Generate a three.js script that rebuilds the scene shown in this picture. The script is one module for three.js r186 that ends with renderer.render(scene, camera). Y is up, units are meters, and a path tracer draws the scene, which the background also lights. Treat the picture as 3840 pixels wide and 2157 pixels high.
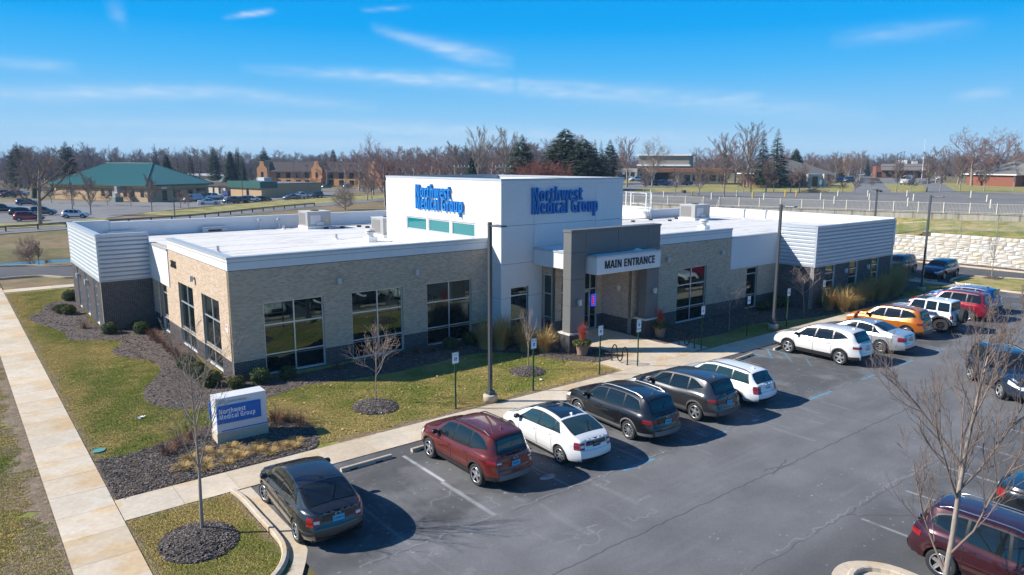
import * as THREE from 'three';
import { mergeGeometries, toCreasedNormals } from 'three/addons/utils/BufferGeometryUtils.js';
import { FontLoader } from 'three/addons/loaders/FontLoader.js';
import { TextGeometry } from 'three/addons/geometries/TextGeometry.js';
import { RoundedBoxGeometry } from 'three/addons/geometries/RoundedBoxGeometry.js';

// ---------------------------------------------------------------- camera, sky, sun, exposure
const scene = new THREE.Scene();
const CAM = { x: -9.542, y: 9.735, z: 32.023, yaw: -0.672301, pitch: -0.171490, roll: 0.002466, f: 2679.7, W: 3840, H: 2157 };
const camera = new THREE.PerspectiveCamera(43.847, 1024 / 575, 0.1, 6000);
camera.rotation.order = 'YXZ';
camera.position.set(CAM.x, CAM.y, CAM.z);
camera.rotation.set(CAM.pitch, CAM.yaw, CAM.roll);
camera.updateMatrixWorld(true);
const renderer = new THREE.WebGLRenderer({ antialias: true });
renderer.setSize(1024, 575);
renderer.toneMapping = THREE.LinearToneMapping;
renderer.toneMappingExposure = 1.5;
renderer.shadowMap.enabled = true;
const RGB0 = (r, g, b) => new THREE.Color().setRGB(r, g, b);
const SUN = new THREE.Vector3(-1.3, 1.16, -1.0).normalize();
const sun = new THREE.DirectionalLight(new THREE.Color(1.0, 0.955, 0.88), 5.0);
sun.position.copy(SUN).multiplyScalar(150).add(new THREE.Vector3(18, 0, 0));
sun.target.position.set(18, 0, 0);
sun.castShadow = true;
sun.shadow.mapSize.set(4096, 4096);
Object.assign(sun.shadow.camera, { left: -90, right: 90, top: 90, bottom: -90, near: 1, far: 400 });
scene.add(sun, sun.target);

let seed = 12345;
function rnd() { seed = (seed * 1664525 + 1013904223) >>> 0; return seed / 4294967296; }
function rr(a, b) { return a + (b - a) * rnd(); }
function reseed(n) { seed = (n * 2654435761) >>> 0; rnd(); rnd(); }
const clamp = (x, a = 0, b = 1) => Math.min(b, Math.max(a, x));
const lerp = (a, b, t) => a + (b - a) * t;
const sstep = (a, b, x) => { const t = clamp((x - a) / (b - a)); return t * t * (3 - 2 * t); };
// tileable value noise
const NT = 64, NTAB = []; reseed(7);
for (let i = 0; i < NT * NT; i++) NTAB.push(rnd());
function vnoise(x, y, px = NT, py = NT) {
  const xi = Math.floor(x), yi = Math.floor(y), fx = x - xi, fy = y - yi;
  const sx = fx * fx * (3 - 2 * fx), sy = fy * fy * (3 - 2 * fy);
  const g = (a, b) => NTAB[((((b % py) + py) % py) % NT) * NT + ((((a % px) + px) % px) % NT)];
  return lerp(lerp(g(xi, yi), g(xi + 1, yi), sx), lerp(g(xi, yi + 1), g(xi + 1, yi + 1), sx), sy);
}
function fbm(u, v, base, oct, by = base) { let a = 0, w = 0, amp = 1; for (let o = 0; o < oct; o++) { const k = 1 << o; a += amp * vnoise(u * base * k + o * 17, v * by * k + o * 31, base * k, by * k); w += amp; amp *= 0.55; } return a / w; }

const V = (x, y, z) => new THREE.Vector3(x, y, z);
// a photo pixel (3840 x 2157) gives a direction; the height of the ground it touches gives the distance
const camBasis = (() => { const e = camera.matrixWorld.elements; return { r: V(e[0], e[1], e[2]), u: V(e[4], e[5], e[6]), f: V(-e[8], -e[9], -e[10]) }; })();
function rayDir(u, v) { return camBasis.f.clone().addScaledVector(camBasis.r, (u - CAM.W / 2) / CAM.f).addScaledVector(camBasis.u, -(v - CAM.H / 2) / CAM.f); }
// one sky for the camera and for the light: clear air with thin high streaks of cloud
{
  const w = 2048, h = 1024, d = new Float32Array(w * h * 4), K = .69;
  const stops = [[0, .43, .65, .86], [1.5, .38, .635, .885], [4, .24, .565, .90], [7, .085, .47, .92], [10, .008, .38, .90], [13, .002, .34, .87], [20, .012, .255, .70], [32, .025, .18, .52], [50, .02, .115, .36], [90, .018, .085, .28]];
  const cloud = new Float32Array(w * h), sky2 = p => { const q = rayDir(...p), l = Math.hypot(q.x, q.z); return [Math.atan2(q.z, q.x) * 180 / Math.PI, Math.atan2(q.y, l) * 180 / Math.PI]; };
  const streak = (pts, wid, amp) => { // polyline in degrees: azimuth, height
    for (let s = 0; s < pts.length - 1; s++) { const a = pts[s], b = pts[s + 1], n = Math.ceil(Math.abs(b[0] - a[0]) / .18) + 1; for (let k = 0; k < n; k++) { const t = k / n, g = (s + t) / (pts.length - 1), az = lerp(a[0], b[0], t), el = lerp(a[1], b[1], t), ww = lerp(wid[0], wid[1], g), end = Math.sin(Math.PI * clamp(.06 + g * .9)); const i = ((Math.floor((az + 180) / 360 * w) % w) + w) % w; for (let j = Math.max(0, Math.floor(((el - 3.2 * ww) / 180 + .5) * h)); j <= Math.min(h - 1, ((el + 3.2 * ww) / 180 + .5) * h); j++) { const e = ((j + .5) / h - .5) * 180, f = Math.exp(-Math.pow((e - el) / ww, 2)), fib = .45 + 1.1 * vnoise(az * .5 + e * .6, e * 7.5 + az * .3) * (.35 + 1.3 * vnoise(az * 1.1 + e, e * 16 + az * .6)); cloud[j * w + i] = Math.max(cloud[j * w + i], 1.15 * amp * f * end * fib); } } }
  };
  const px = (pts, wid, amp) => streak(pts.map(sky2), wid, amp);
  px([[-200, 352], [300, 350], [800, 345], [1420, 405]], [.55, .4], .24); px([[900, 255], [1300, 280], [1690, 303], [2375, 356], [3300, 435]], [.3, .8], .26); px([[1390, 100], [1580, 158], [1740, 200], [1930, 238]], [.25, .75], .34); px([[844, 66], [940, 52], [1034, 40]], [.09, .13], .55); px([[1360, 40], [1550, 24]], [.08, .1], .2); px([[2680, 372], [2870, 360]], [.25, .3], .3); px([[3120, 150], [3400, 120], [3700, 95]], [.5, .5], .14); px([[3560, 370], [3800, 340]], [.3, .4], .2); px([[-100, 225], [300, 255]], [.4, .4], .14); px([[-200, 450], [1370, 475], [2200, 515], [3000, 520]], [.5, .6], .16); px([[400, 30], [480, 70]], [.5, .7], .13); px([[1600, 270], [1800, 288]], [.35, .35], .2); px([[0, 520], [1500, 540], [3840, 545]], [.5, .5], .12);
  reseed(17); for (let k = 0; k < 90; k++) { const a = rr(-180, 180), e = rr(2, 60), l = rr(8, 40), up = rr(-3, 1); const va = Math.atan2(camBasis.f.z, camBasis.f.x) * 180 / Math.PI, dd = Math.abs(((a + l / 2 - va + 540) % 360) - 180); if (dd < 62 && e < 16) continue; streak([[a, e], [a + l / 2, e + up * .4], [a + l, e + up]], [rr(.2, .7), rr(.3, .9)], rr(.08, .3)); }
  for (let j = 0; j < h; j++) {
    const el = ((j + .5) / h - .5) * 180;
    for (let i = 0; i < w; i++) {
      const k = (j * w + i) * 4; let c;
      if (el <= 0) c = [.24, .22, .19];
      else {
        let q = 1; while (q < stops.length - 1 && stops[q][0] < el) q++;
        const a = stops[q - 1], b = stops[q], t = clamp((el - a[0]) / (b[0] - a[0]));
        c = [lerp(a[1], b[1], t), lerp(a[2], b[2], t), lerp(a[3], b[3], t)];
        const m = clamp(.5 * cloud[j * w + i] + .25 * cloud[j * w + (i + 1) % w] + .25 * cloud[j * w + (i + w - 1) % w], 0, .6);
        c = [lerp(c[0], .86, m), lerp(c[1], .92, m), lerp(c[2], .98, m)];
      }
      d[k] = c[0] * K; d[k + 1] = c[1] * K; d[k + 2] = c[2] * K; d[k + 3] = 1;
    }
  }
  const t = new THREE.DataTexture(d, w, h, THREE.RGBAFormat, THREE.FloatType);
  t.mapping = THREE.EquirectangularReflectionMapping; t.magFilter = THREE.LinearFilter; t.minFilter = THREE.LinearFilter; t.wrapS = THREE.RepeatWrapping; t.needsUpdate = true;
  scene.background = t; scene.environment = t;
  scene.fog = new THREE.FogExp2(RGB0(.45, .66, .92), .00025);
}

// ---------------------------------------------------------------- helpers
function at(u, v, y = 0) { const d = rayDir(u, v); return d.clone().multiplyScalar((y - CAM.y) / d.y).add(camera.position); }
function atDepth(u, dep, y) { const d = rayDir(u, CAM.H / 2); const h = V(d.x, 0, d.z); const k = h.dot(V(camBasis.f.x, 0, camBasis.f.z).normalize()); return V(CAM.x, y, CAM.z).addScaledVector(h, dep / k); }
function heightAt(p, v) { const d = rayDir(0, v), q = V(p.x, 0, p.z).sub(V(CAM.x, 0, CAM.z)); const fh = V(camBasis.f.x, 0, camBasis.f.z).normalize(); const dep = q.dot(fh); const c = CAM.H / 2 - v, tp = Math.tan(CAM.pitch); const a = c / CAM.f; return CAM.y + dep * (Math.tan(CAM.pitch + Math.atan(a))); }

const used = {};
function numbered(name) { const n = used[name] = (used[name] ?? -1) + 1; return n ? name + '_' + String(n).padStart(3, '0') : name; }
function sh(o) { o.castShadow = true; o.receiveShadow = true; return o; }
function thing(name, label, category, pos, turn = 0, group) {
  const o = new THREE.Group(); o.name = numbered(name); scene.add(o);
  if (pos) o.position.set(pos.x ?? pos[0], pos.y ?? pos[1], pos.z ?? pos[2]);
  o.rotation.y = turn; o.userData = { label, category }; if (group) o.userData.group = group;
  return o;
}
function part(parent, name, geo, mat) {
  const m = sh(new THREE.Mesh(Array.isArray(geo) ? merge(geo) : geo, mat)); m.name = name; parent.add(m); return m;
}
function struct(name, geo, mat) { const m = part(scene, numbered(name), geo, mat); m.userData.kind = 'structure'; return m; }
function sub(parent, name) { const g = new THREE.Group(); g.name = name; parent.add(g); return g; }
function merge(list) {
  const L = list.map(g => { g = g.index ? g.toNonIndexed() : g; for (const k of Object.keys(g.attributes)) if (!['position', 'normal', 'uv'].includes(k)) g.deleteAttribute(k); if (!g.attributes.uv) g.setAttribute('uv', new THREE.BufferAttribute(new Float32Array(g.attributes.position.count * 2), 2)); if (!g.attributes.normal) g.computeVertexNormals(); return g; });
  return L.length === 1 ? L[0] : mergeGeometries(L);
}
// uv in metres from the position, by the direction of each face
function boxUV(g) {
  const h = g.index ? g.toNonIndexed() : g; h.computeVertexNormals();
  const p = h.attributes.position, n = h.attributes.normal, uv = new Float32Array(p.count * 2);
  for (let i = 0; i < p.count; i++) {
    const ax = Math.abs(n.getX(i)), ay = Math.abs(n.getY(i)), az = Math.abs(n.getZ(i));
    const a = ay >= ax && ay >= az ? [p.getX(i), p.getZ(i)] : ax >= az ? [p.getZ(i), p.getY(i)] : [p.getX(i), p.getY(i)];
    uv[2 * i] = a[0]; uv[2 * i + 1] = a[1];
  }
  h.setAttribute('uv', new THREE.BufferAttribute(uv, 2)); return h;
}
function box(x0, x1, y0, y1, z0, z1) { const g = new THREE.BoxGeometry(Math.abs(x1 - x0), Math.abs(y1 - y0), Math.abs(z1 - z0)); g.translate((x0 + x1) / 2, (y0 + y1) / 2, (z0 + z1) / 2); return boxUV(g); }
function cyl(x, y0, y1, z, r0, r1 = r0, n = 12) { const g = new THREE.CylinderGeometry(r1, r0, y1 - y0, n); g.translate(x, (y0 + y1) / 2, z); return g; }
function bar(a, b, r0, r1 = r0, n = 6) { const d = b.clone().sub(a), g = new THREE.CylinderGeometry(r1, r0, d.length(), n); g.applyQuaternion(new THREE.Quaternion().setFromUnitVectors(V(0, 1, 0), d.clone().normalize())); const c = a.clone().add(b).multiplyScalar(.5); g.translate(c.x, c.y, c.z); return g; }
function tube(pts, r, seg = 24, n = 8) { return new THREE.TubeGeometry(new THREE.CatmullRomCurve3(pts), seg, r, n); }
// flat polygon in plan, [x, z] corners, uv in metres
function plan(pts, y, holes = []) {
  const s = new THREE.Shape(pts.map(p => new THREE.Vector2(p[0], -p[1])));
  for (const h of holes) s.holes.push(new THREE.Path(h.map(p => new THREE.Vector2(p[0], -p[1]))));
  const g = new THREE.ShapeGeometry(s); g.rotateX(-Math.PI / 2); g.translate(0, y, 0); return boxUV(g);
}
function slab(pts, y0, y1) { const s = new THREE.Shape(pts.map(p => new THREE.Vector2(p[0], -p[1]))); const g = new THREE.ExtrudeGeometry(s, { depth: y1 - y0, bevelEnabled: false }); g.rotateX(-Math.PI / 2); g.translate(0, y0, 0); return boxUV(g); }
function smooth(pts, n = 6) { const c = new THREE.CatmullRomCurve3(pts.map(p => V(p[0], 0, p[1])), true); return c.getPoints(pts.length * n).slice(0, -1).map(p => [p.x, p.z]); }
function inside(pts, x, z) { let c = false; for (let i = 0, j = pts.length - 1; i < pts.length; j = i++) { const a = pts[i], b = pts[j]; if ((a[1] > z) !== (b[1] > z) && x < (b[0] - a[0]) * (z - a[1]) / (b[1] - a[1]) + a[0]) c = !c; } return c; }

const toS = c => c <= 0.0031308 ? c * 12.92 : 1.055 * Math.pow(c, 1 / 2.4) - .055;
function tex(w, h, fn, size, data) {
  const d = new Uint8Array(w * h * 4);
  for (let j = 0; j < h; j++) for (let i = 0; i < w; i++) { const c = fn((i + .5) / w, (j + .5) / h), k = (j * w + i) * 4; for (let q = 0; q < 3; q++) d[k + q] = Math.round(255 * clamp(data ? c[q] : toS(c[q]))); d[k + 3] = 255; }
  const t = new THREE.DataTexture(d, w, h); t.magFilter = THREE.LinearFilter; t.minFilter = THREE.LinearFilter; t.wrapS = t.wrapT = THREE.RepeatWrapping; if (!data) t.colorSpace = THREE.SRGBColorSpace;
  if (size) t.repeat.set(1 / size, 1 / (Array.isArray(size) ? size[1] : size)); if (Array.isArray(size)) t.repeat.set(1 / size[0], 1 / size[1]);
  t.needsUpdate = true; return t;
}
const RGB = (r, g, b) => new THREE.Color().setRGB(r, g, b);
function mat(c, rough = .8, o = {}) { return new THREE.MeshStandardMaterial({ color: Array.isArray(c) ? RGB(...c) : c, roughness: rough, ...o }); }
function phys(c, rough, o = {}) { return new THREE.MeshPhysicalMaterial({ color: Array.isArray(c) ? RGB(...c) : c, roughness: rough, ...o }); }
const mixc = (a, b, t) => [lerp(a[0], b[0], t), lerp(a[1], b[1], t), lerp(a[2], b[2], t)];
const scl = (a, k) => [a[0] * k, a[1] * k, a[2] * k];
const font = { bold: await new FontLoader().loadAsync('fonts/droid/droid_sans_bold.typeface.json'), reg: await new FontLoader().loadAsync('fonts/droid/droid_sans_regular.typeface.json') };
// text as one mesh per letter, fitted into width w and capital height h; letters lie in the xy plane, baseline at 0
function letters(parent, text, f, w, h, depth, m, thin = 1, name = 'letter') {
  const s = 100 * h / 72, list = []; let x = 0;
  const sc = s / f.data.resolution;
  for (const ch of text) { const g = f.data.glyphs[ch] ?? f.data.glyphs[' ']; if (ch !== ' ') list.push([ch, x]); x += g.ha * sc; }
  const k = w / x;
  for (const [ch, px] of list) { const g = new TextGeometry(ch, { font: f, size: s, depth, curveSegments: 4, bevelEnabled: false }); g.computeBoundingBox(); const mx = (g.boundingBox.min.x + g.boundingBox.max.x) / 2; g.translate(-mx, 0, 0); g.scale(thin, 1, 1); g.translate(mx + px, 0, 0); g.scale(k, 1, 1); part(parent, name, g, m); }
}
function canvasTex(w, h, draw, o = {}) {
  const c = document.createElement('canvas'); c.width = w; c.height = h; const x = c.getContext('2d'); draw(x, w, h);
  const t = new THREE.CanvasTexture(c); t.colorSpace = THREE.SRGBColorSpace; t.magFilter = THREE.LinearFilter; t.minFilter = THREE.LinearFilter; Object.assign(t, o); return t;
}
// ---------------------------------------------------------------- materials
const T = {};
T.grain = tex(256, 256, (u, v) => { const a = .5 + (fbm(u, v, 32, 3) - .5) * .8; return [a, a, a]; }, 1.2, true);
T.coarse = tex(256, 256, (u, v) => { const a = fbm(u, v, 10, 5); return [a, a, a]; }, 1.0, true);
const tintTex = (amp, size, base = 6, oct = 5) => tex(256, 256, (u, v) => { const a = 1 - amp + 2 * amp * (fbm(u, v, base, oct) - .1) * .6; return [a, a, a]; }, size);
T.eifs = tex(512, 512, (u, v) => { const a = .93 + .09 * (fbm(u, v, 40, 3) - .5) + .05 * (fbm(u, v, 4, 3) - .5); return [a, a, a * 1.0]; }, 3);
T.concrete = tex(1024, 1024, (u, v) => {
  const a = fbm(u, v, 6, 6), b = fbm(u + .37, v, 4, 4, 9), c = fbm(u, v + .3, 60, 3), s = sstep(.52, .72, b);
  let k = .86 + .26 * (a - .5) + .22 * (c - .5);
  const rust = mixc([.64, .55, .43], [.63, .45, .25], clamp(s * .7)); const pale = sstep(.6, .75, fbm(u + .7, v + .2, 9, 5));
  return scl(mixc(rust, [.70, .645, .56], pale * .5), k);
}, 6);
T.grass = tex(1024, 1024, (u, v) => {
  const a = fbm(u, v, 5, 5), b = fbm(u + .3, v + .1, 40, 4), c = fbm(u + .1, v + .6, 12, 4);
  const dry = sstep(.38, .66, a * .6 + c * .4);
  return scl(mixc([.17, .185, .035], [.36, .275, .10], dry), .76 + .48 * b);
}, 9);
T.field = tex(1024, 1024, (u, v) => {
  const a = fbm(u, v, 6, 6), b = fbm(u + .4, v, 60, 3);
  return scl(mixc([.13, .115, .035], [.20, .135, .065], sstep(.35, .65, a)), .6 + .8 * b);
}, 40);
T.mulch = tex(512, 512, (u, v) => { const a = fbm(u, v, 64, 2), b = fbm(u, v + .4, 8, 4); const k = Math.pow(a, 2.2) * 2.3; return scl(mixc([.075, .055, .045], [.13, .10, .085], b), .35 + k); }, 2.2);
T.soil = tex(512, 512, (u, v) => { const a = fbm(u, v, 48, 3), b = fbm(u, v + .4, 7, 5); return scl(mixc([.13, .095, .06], [.24, .18, .12], b), .5 + a); }, 3);
T.asphaltFar = tex(512, 512, (u, v) => { const a = fbm(u, v, 5, 5), b = fbm(u, v, 60, 2); const k = .8 + .5 * (a - .5) + .3 * (b - .5); return scl([.21, .205, .20], k); }, 24);
T.roofing = tex(1024, 1024, (u, v) => { const a = fbm(u, v, 5, 5), b = fbm(u, v, 10, 5, 60), c = fbm(u + .5, v, 90, 2); const dirt = sstep(.52, .74, b) * sstep(.38, .6, a); return scl(mixc([.72, .695, .66], [.46, .41, .35], dirt * .8), .93 + .12 * (c - .5)); }, 16);
T.stone = tex(512, 512, (u, v) => { const a = fbm(u, v, 6, 5), b = fbm(u + .2, v + .6, 24, 4); const st = sstep(.55, .75, fbm(u + .6, v, 4, 4)); return scl(mixc([.67, .65, .61], [.56, .46, .31], st * .5), .74 + .44 * b + .2 * (a - .5)); }, 2.5);
T.oldConcrete = tex(512, 512, (u, v) => { const st = fbm(u, v, 48, 4, 3), a = fbm(u, v, 12, 4); const dark = sstep(.5, .75, st); return scl(mixc([.46, .42, .35], [.20, .165, .13], dark * .8), .75 + .5 * a); }, 8);
T.bark = tex(256, 256, (u, v) => { const a = fbm(u, v, 24, 3, 6); return scl([.30, .25, .21], .5 + a); }, .8);
T.metal = tex(256, 256, (u, v) => { const a = .95 + .1 * (fbm(u, v, 5, 4) - .5); return [a, a, a]; }, 2);
const M = {
  eifs: mat([.76, .755, .745], .9, { map: T.eifs, bumpMap: T.grain, bumpScale: .004 }),
  fascia: mat([.72, .725, .73], .55, { map: T.metal }), coping: mat([.50, .53, .56], .42, { metalness: .25, map: T.metal }),
  siding: mat([.54, .58, .63], .38, { metalness: .3, map: T.metal }), groove: mat([.10, .105, .11], .8),
  grey: mat([.155, .155, .150], .5, { map: T.metal }), greyDark: mat([.04, .04, .042], .8),
  mortarTan: mat([.48, .39, .27], .95), mortarDark: mat([.58, .55, .50], .95), backing: mat([.3, .3, .3], .9),
  alu: mat([.62, .65, .68], .36, { metalness: .55 }), cap: mat([.66, .62, .54], .85, { map: T.eifs }),
  roof: mat([1, 1, 1], .75, { map: T.roofing }), white: mat([.82, .82, .81], .6), steel: mat([.55, .56, .57], .35, { metalness: .8 }), galv: mat([.45, .47, .48], .45, { metalness: .6 }),
  glass: phys([.005, .010, .012], .02, { ior: 1.8, specularIntensity: 1, specularColor: RGB(.72, 1, 1) }), glassTeal: phys([.004, .17, .185], .03, { ior: 1.7 }), glassFar: phys([.015, .018, .022], .08, { ior: 1.6 }),
  letter: mat([.002, .175, .50], .4), letterDark: mat([.012, .012, .013], .5), black: mat([.012, .012, .013], .6), rubber: mat([.018, .018, .019], .85), bronze: mat([.085, .09, .10], .42, { metalness: .3 }), greenPost: mat([.012, .06, .03], .5),
  hvac: mat([.36, .355, .36], .55, { metalness: .2 }), hvacLight: mat([.55, .55, .55], .6), coil: mat([.20, .19, .18], .7),
  concrete: mat([1, 1, 1], .92, { map: T.concrete, bumpMap: T.grain, bumpScale: .003 }), curb: mat([.92, .90, .88], .92, { map: T.concrete, bumpMap: T.coarse, bumpScale: .004 }),
  grass: mat([1, 1, 1], 1, { map: T.grass }), field: mat([1, 1, 1], 1, { map: T.field }), mulch: mat([1, 1, 1], 1, { map: T.mulch, bumpMap: T.coarse, bumpScale: .03 }), soil: mat([1, 1, 1], 1, { map: T.soil, bumpMap: T.coarse, bumpScale: .03 }),
  asphaltFar: mat([1, 1, 1], .9, { map: T.asphaltFar }), oldAsphalt: mat([.98, .95, .93], .95, { map: T.asphaltFar }), roadDark: mat([.46, .47, .49], .9, { map: T.asphaltFar }),
  stone: [mat([1, 1, 1], .95, { map: T.stone, bumpMap: T.coarse, bumpScale: .03 }), mat([1.0, .985, .96], .95, { map: T.stone, bumpMap: T.coarse, bumpScale: .03 }), mat([.88, .88, .88], .95, { map: T.stone, bumpMap: T.coarse, bumpScale: .03 }), mat([.95, .89, .79], .95, { map: T.stone, bumpMap: T.coarse, bumpScale: .03 })],
  stoneGap: mat([.10, .085, .065], 1), oldConcrete: mat([1, 1, 1], .95, { map: T.oldConcrete }), cream: mat([.62, .58, .47], .6), yellow: mat([.62, .42, .05], .7),
  bark: mat([1, 1, 1], .95, { map: T.bark }), barkPale: mat([.95, .92, .88], .9, { map: T.bark }), twig: mat([.21, .155, .128], .95), twigRed: mat([.20, .075, .055], .95), twigGrey: mat([.27, .22, .185], .95), twigPale: mat([.34, .26, .22], .9), willow: mat([.42, .26, .05], .95), twigPurple: mat([.24, .15, .135], .95),
  box: mat([.055, .085, .02], .9), boxPale: mat([.105, .108, .02], .9), conifer: mat([.030, .052, .024], .95), conifer2: mat([.062, .072, .025], .95), straw: mat([.46, .31, .115], .9), strawDark: mat([.15, .105, .075], .95), dried: mat([.17, .085, .05], .95), redTwig: mat([.36, .05, .03], .75),
  terracotta: mat([.30, .20, .14], .85),
};
M.brickTan = [[.555, .425, .315], [.515, .39, .28], [.595, .465, .355], [.485, .365, .265], [.575, .45, .34]];
M.brickDark = [[.052, .045, .048], [.070, .060, .062], [.040, .037, .042], [.088, .072, .068], [.060, .055, .062]];

// ---------------------------------------------------------------- terrain and surfaces
const P0 = [79, 6.6], LD = [-.378, -.926], LN = [.926, -.378];    // line of the concrete wall below the upper parking lot
const lineAt = t => [P0[0] + LD[0] * t, P0[1] + LD[1] * t];
const overLine = (x, z) => (x - P0[0]) * LN[0] + (z - P0[1]) * LN[1];
const azim = (x, z) => Math.atan2(x - CAM.x, -(z - CAM.z)) * 180 / Math.PI;
function groundY(x, z) {
  let y = -.06;
  const dx = (x + 1.5) / 9, dz = (z + 61) / 6.5, pond = Math.exp(-(dx * dx + dz * dz) * 1.3); y -= 1.5 * pond;
  const ditch = Math.exp(-Math.pow((z + 78 + .12 * (x)) / 7, 2)) * sstep(-60, -10, x) * (1 - sstep(30, 60, x)); y -= .5 * ditch;
  y += 4.42 * sstep(31, 44, azim(x, z)) * sstep(2, 22, overLine(x, z));
  const far = Math.hypot(x, z); if (far > 150) y += (fbm(x / 3000 + .5, z / 3000 + .5, 16, 3) - .5) * 3.0 * sstep(250, 700, far);
  return y;
}
{
  const coords = (lo, hi, fineLo, fineHi, st) => { const a = []; for (let x = fineLo; x <= fineHi; x += st) a.push(x); let s = st, x = fineHi; while (x < hi) { s *= 1.22; x += s; a.push(x); } s = st; x = fineLo; while (x > lo) { s *= 1.22; x -= s; a.unshift(x); } return a; };
  const X = coords(-1500, 2500, -60, 120, 3), Z = coords(-2500, 900, -110, 60, 3), pos = [], uv = [], idx = [];
  for (const z of Z) for (const x of X) { pos.push(x, groundY(x, z), z); uv.push(x, z); }
  for (let j = 0; j < Z.length - 1; j++) for (let i = 0; i < X.length - 1; i++) { const a = j * X.length + i, b = a + 1, c = a + X.length, d = c + 1; idx.push(a, c, b, b, c, d); }
  const g = new THREE.BufferGeometry(); g.setAttribute('position', new THREE.Float32BufferAttribute(pos, 3)); g.setAttribute('uv', new THREE.Float32BufferAttribute(uv, 2)); g.setIndex(idx); g.computeVertexNormals();
  struct('ground', g, M.field);
}
// lawn of the site, with the strip beyond the public path
struct('lawn', [plan([[-6.49, -33.4], [-2.4, -33.4], [-2.4, 0], [54.6, 0], [54.6, 9.58], [-6.49, 9.58]], 0), plan([[-6.49, 11.1], [-3.72, 11.1], [-3.72, 20], [-6.49, 20]], .0)], M.grass);
struct('verge', plan([[-16, -60], [-7.98, -60], [-7.98, 24], [-16, 24]], 0), M.grass);
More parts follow.
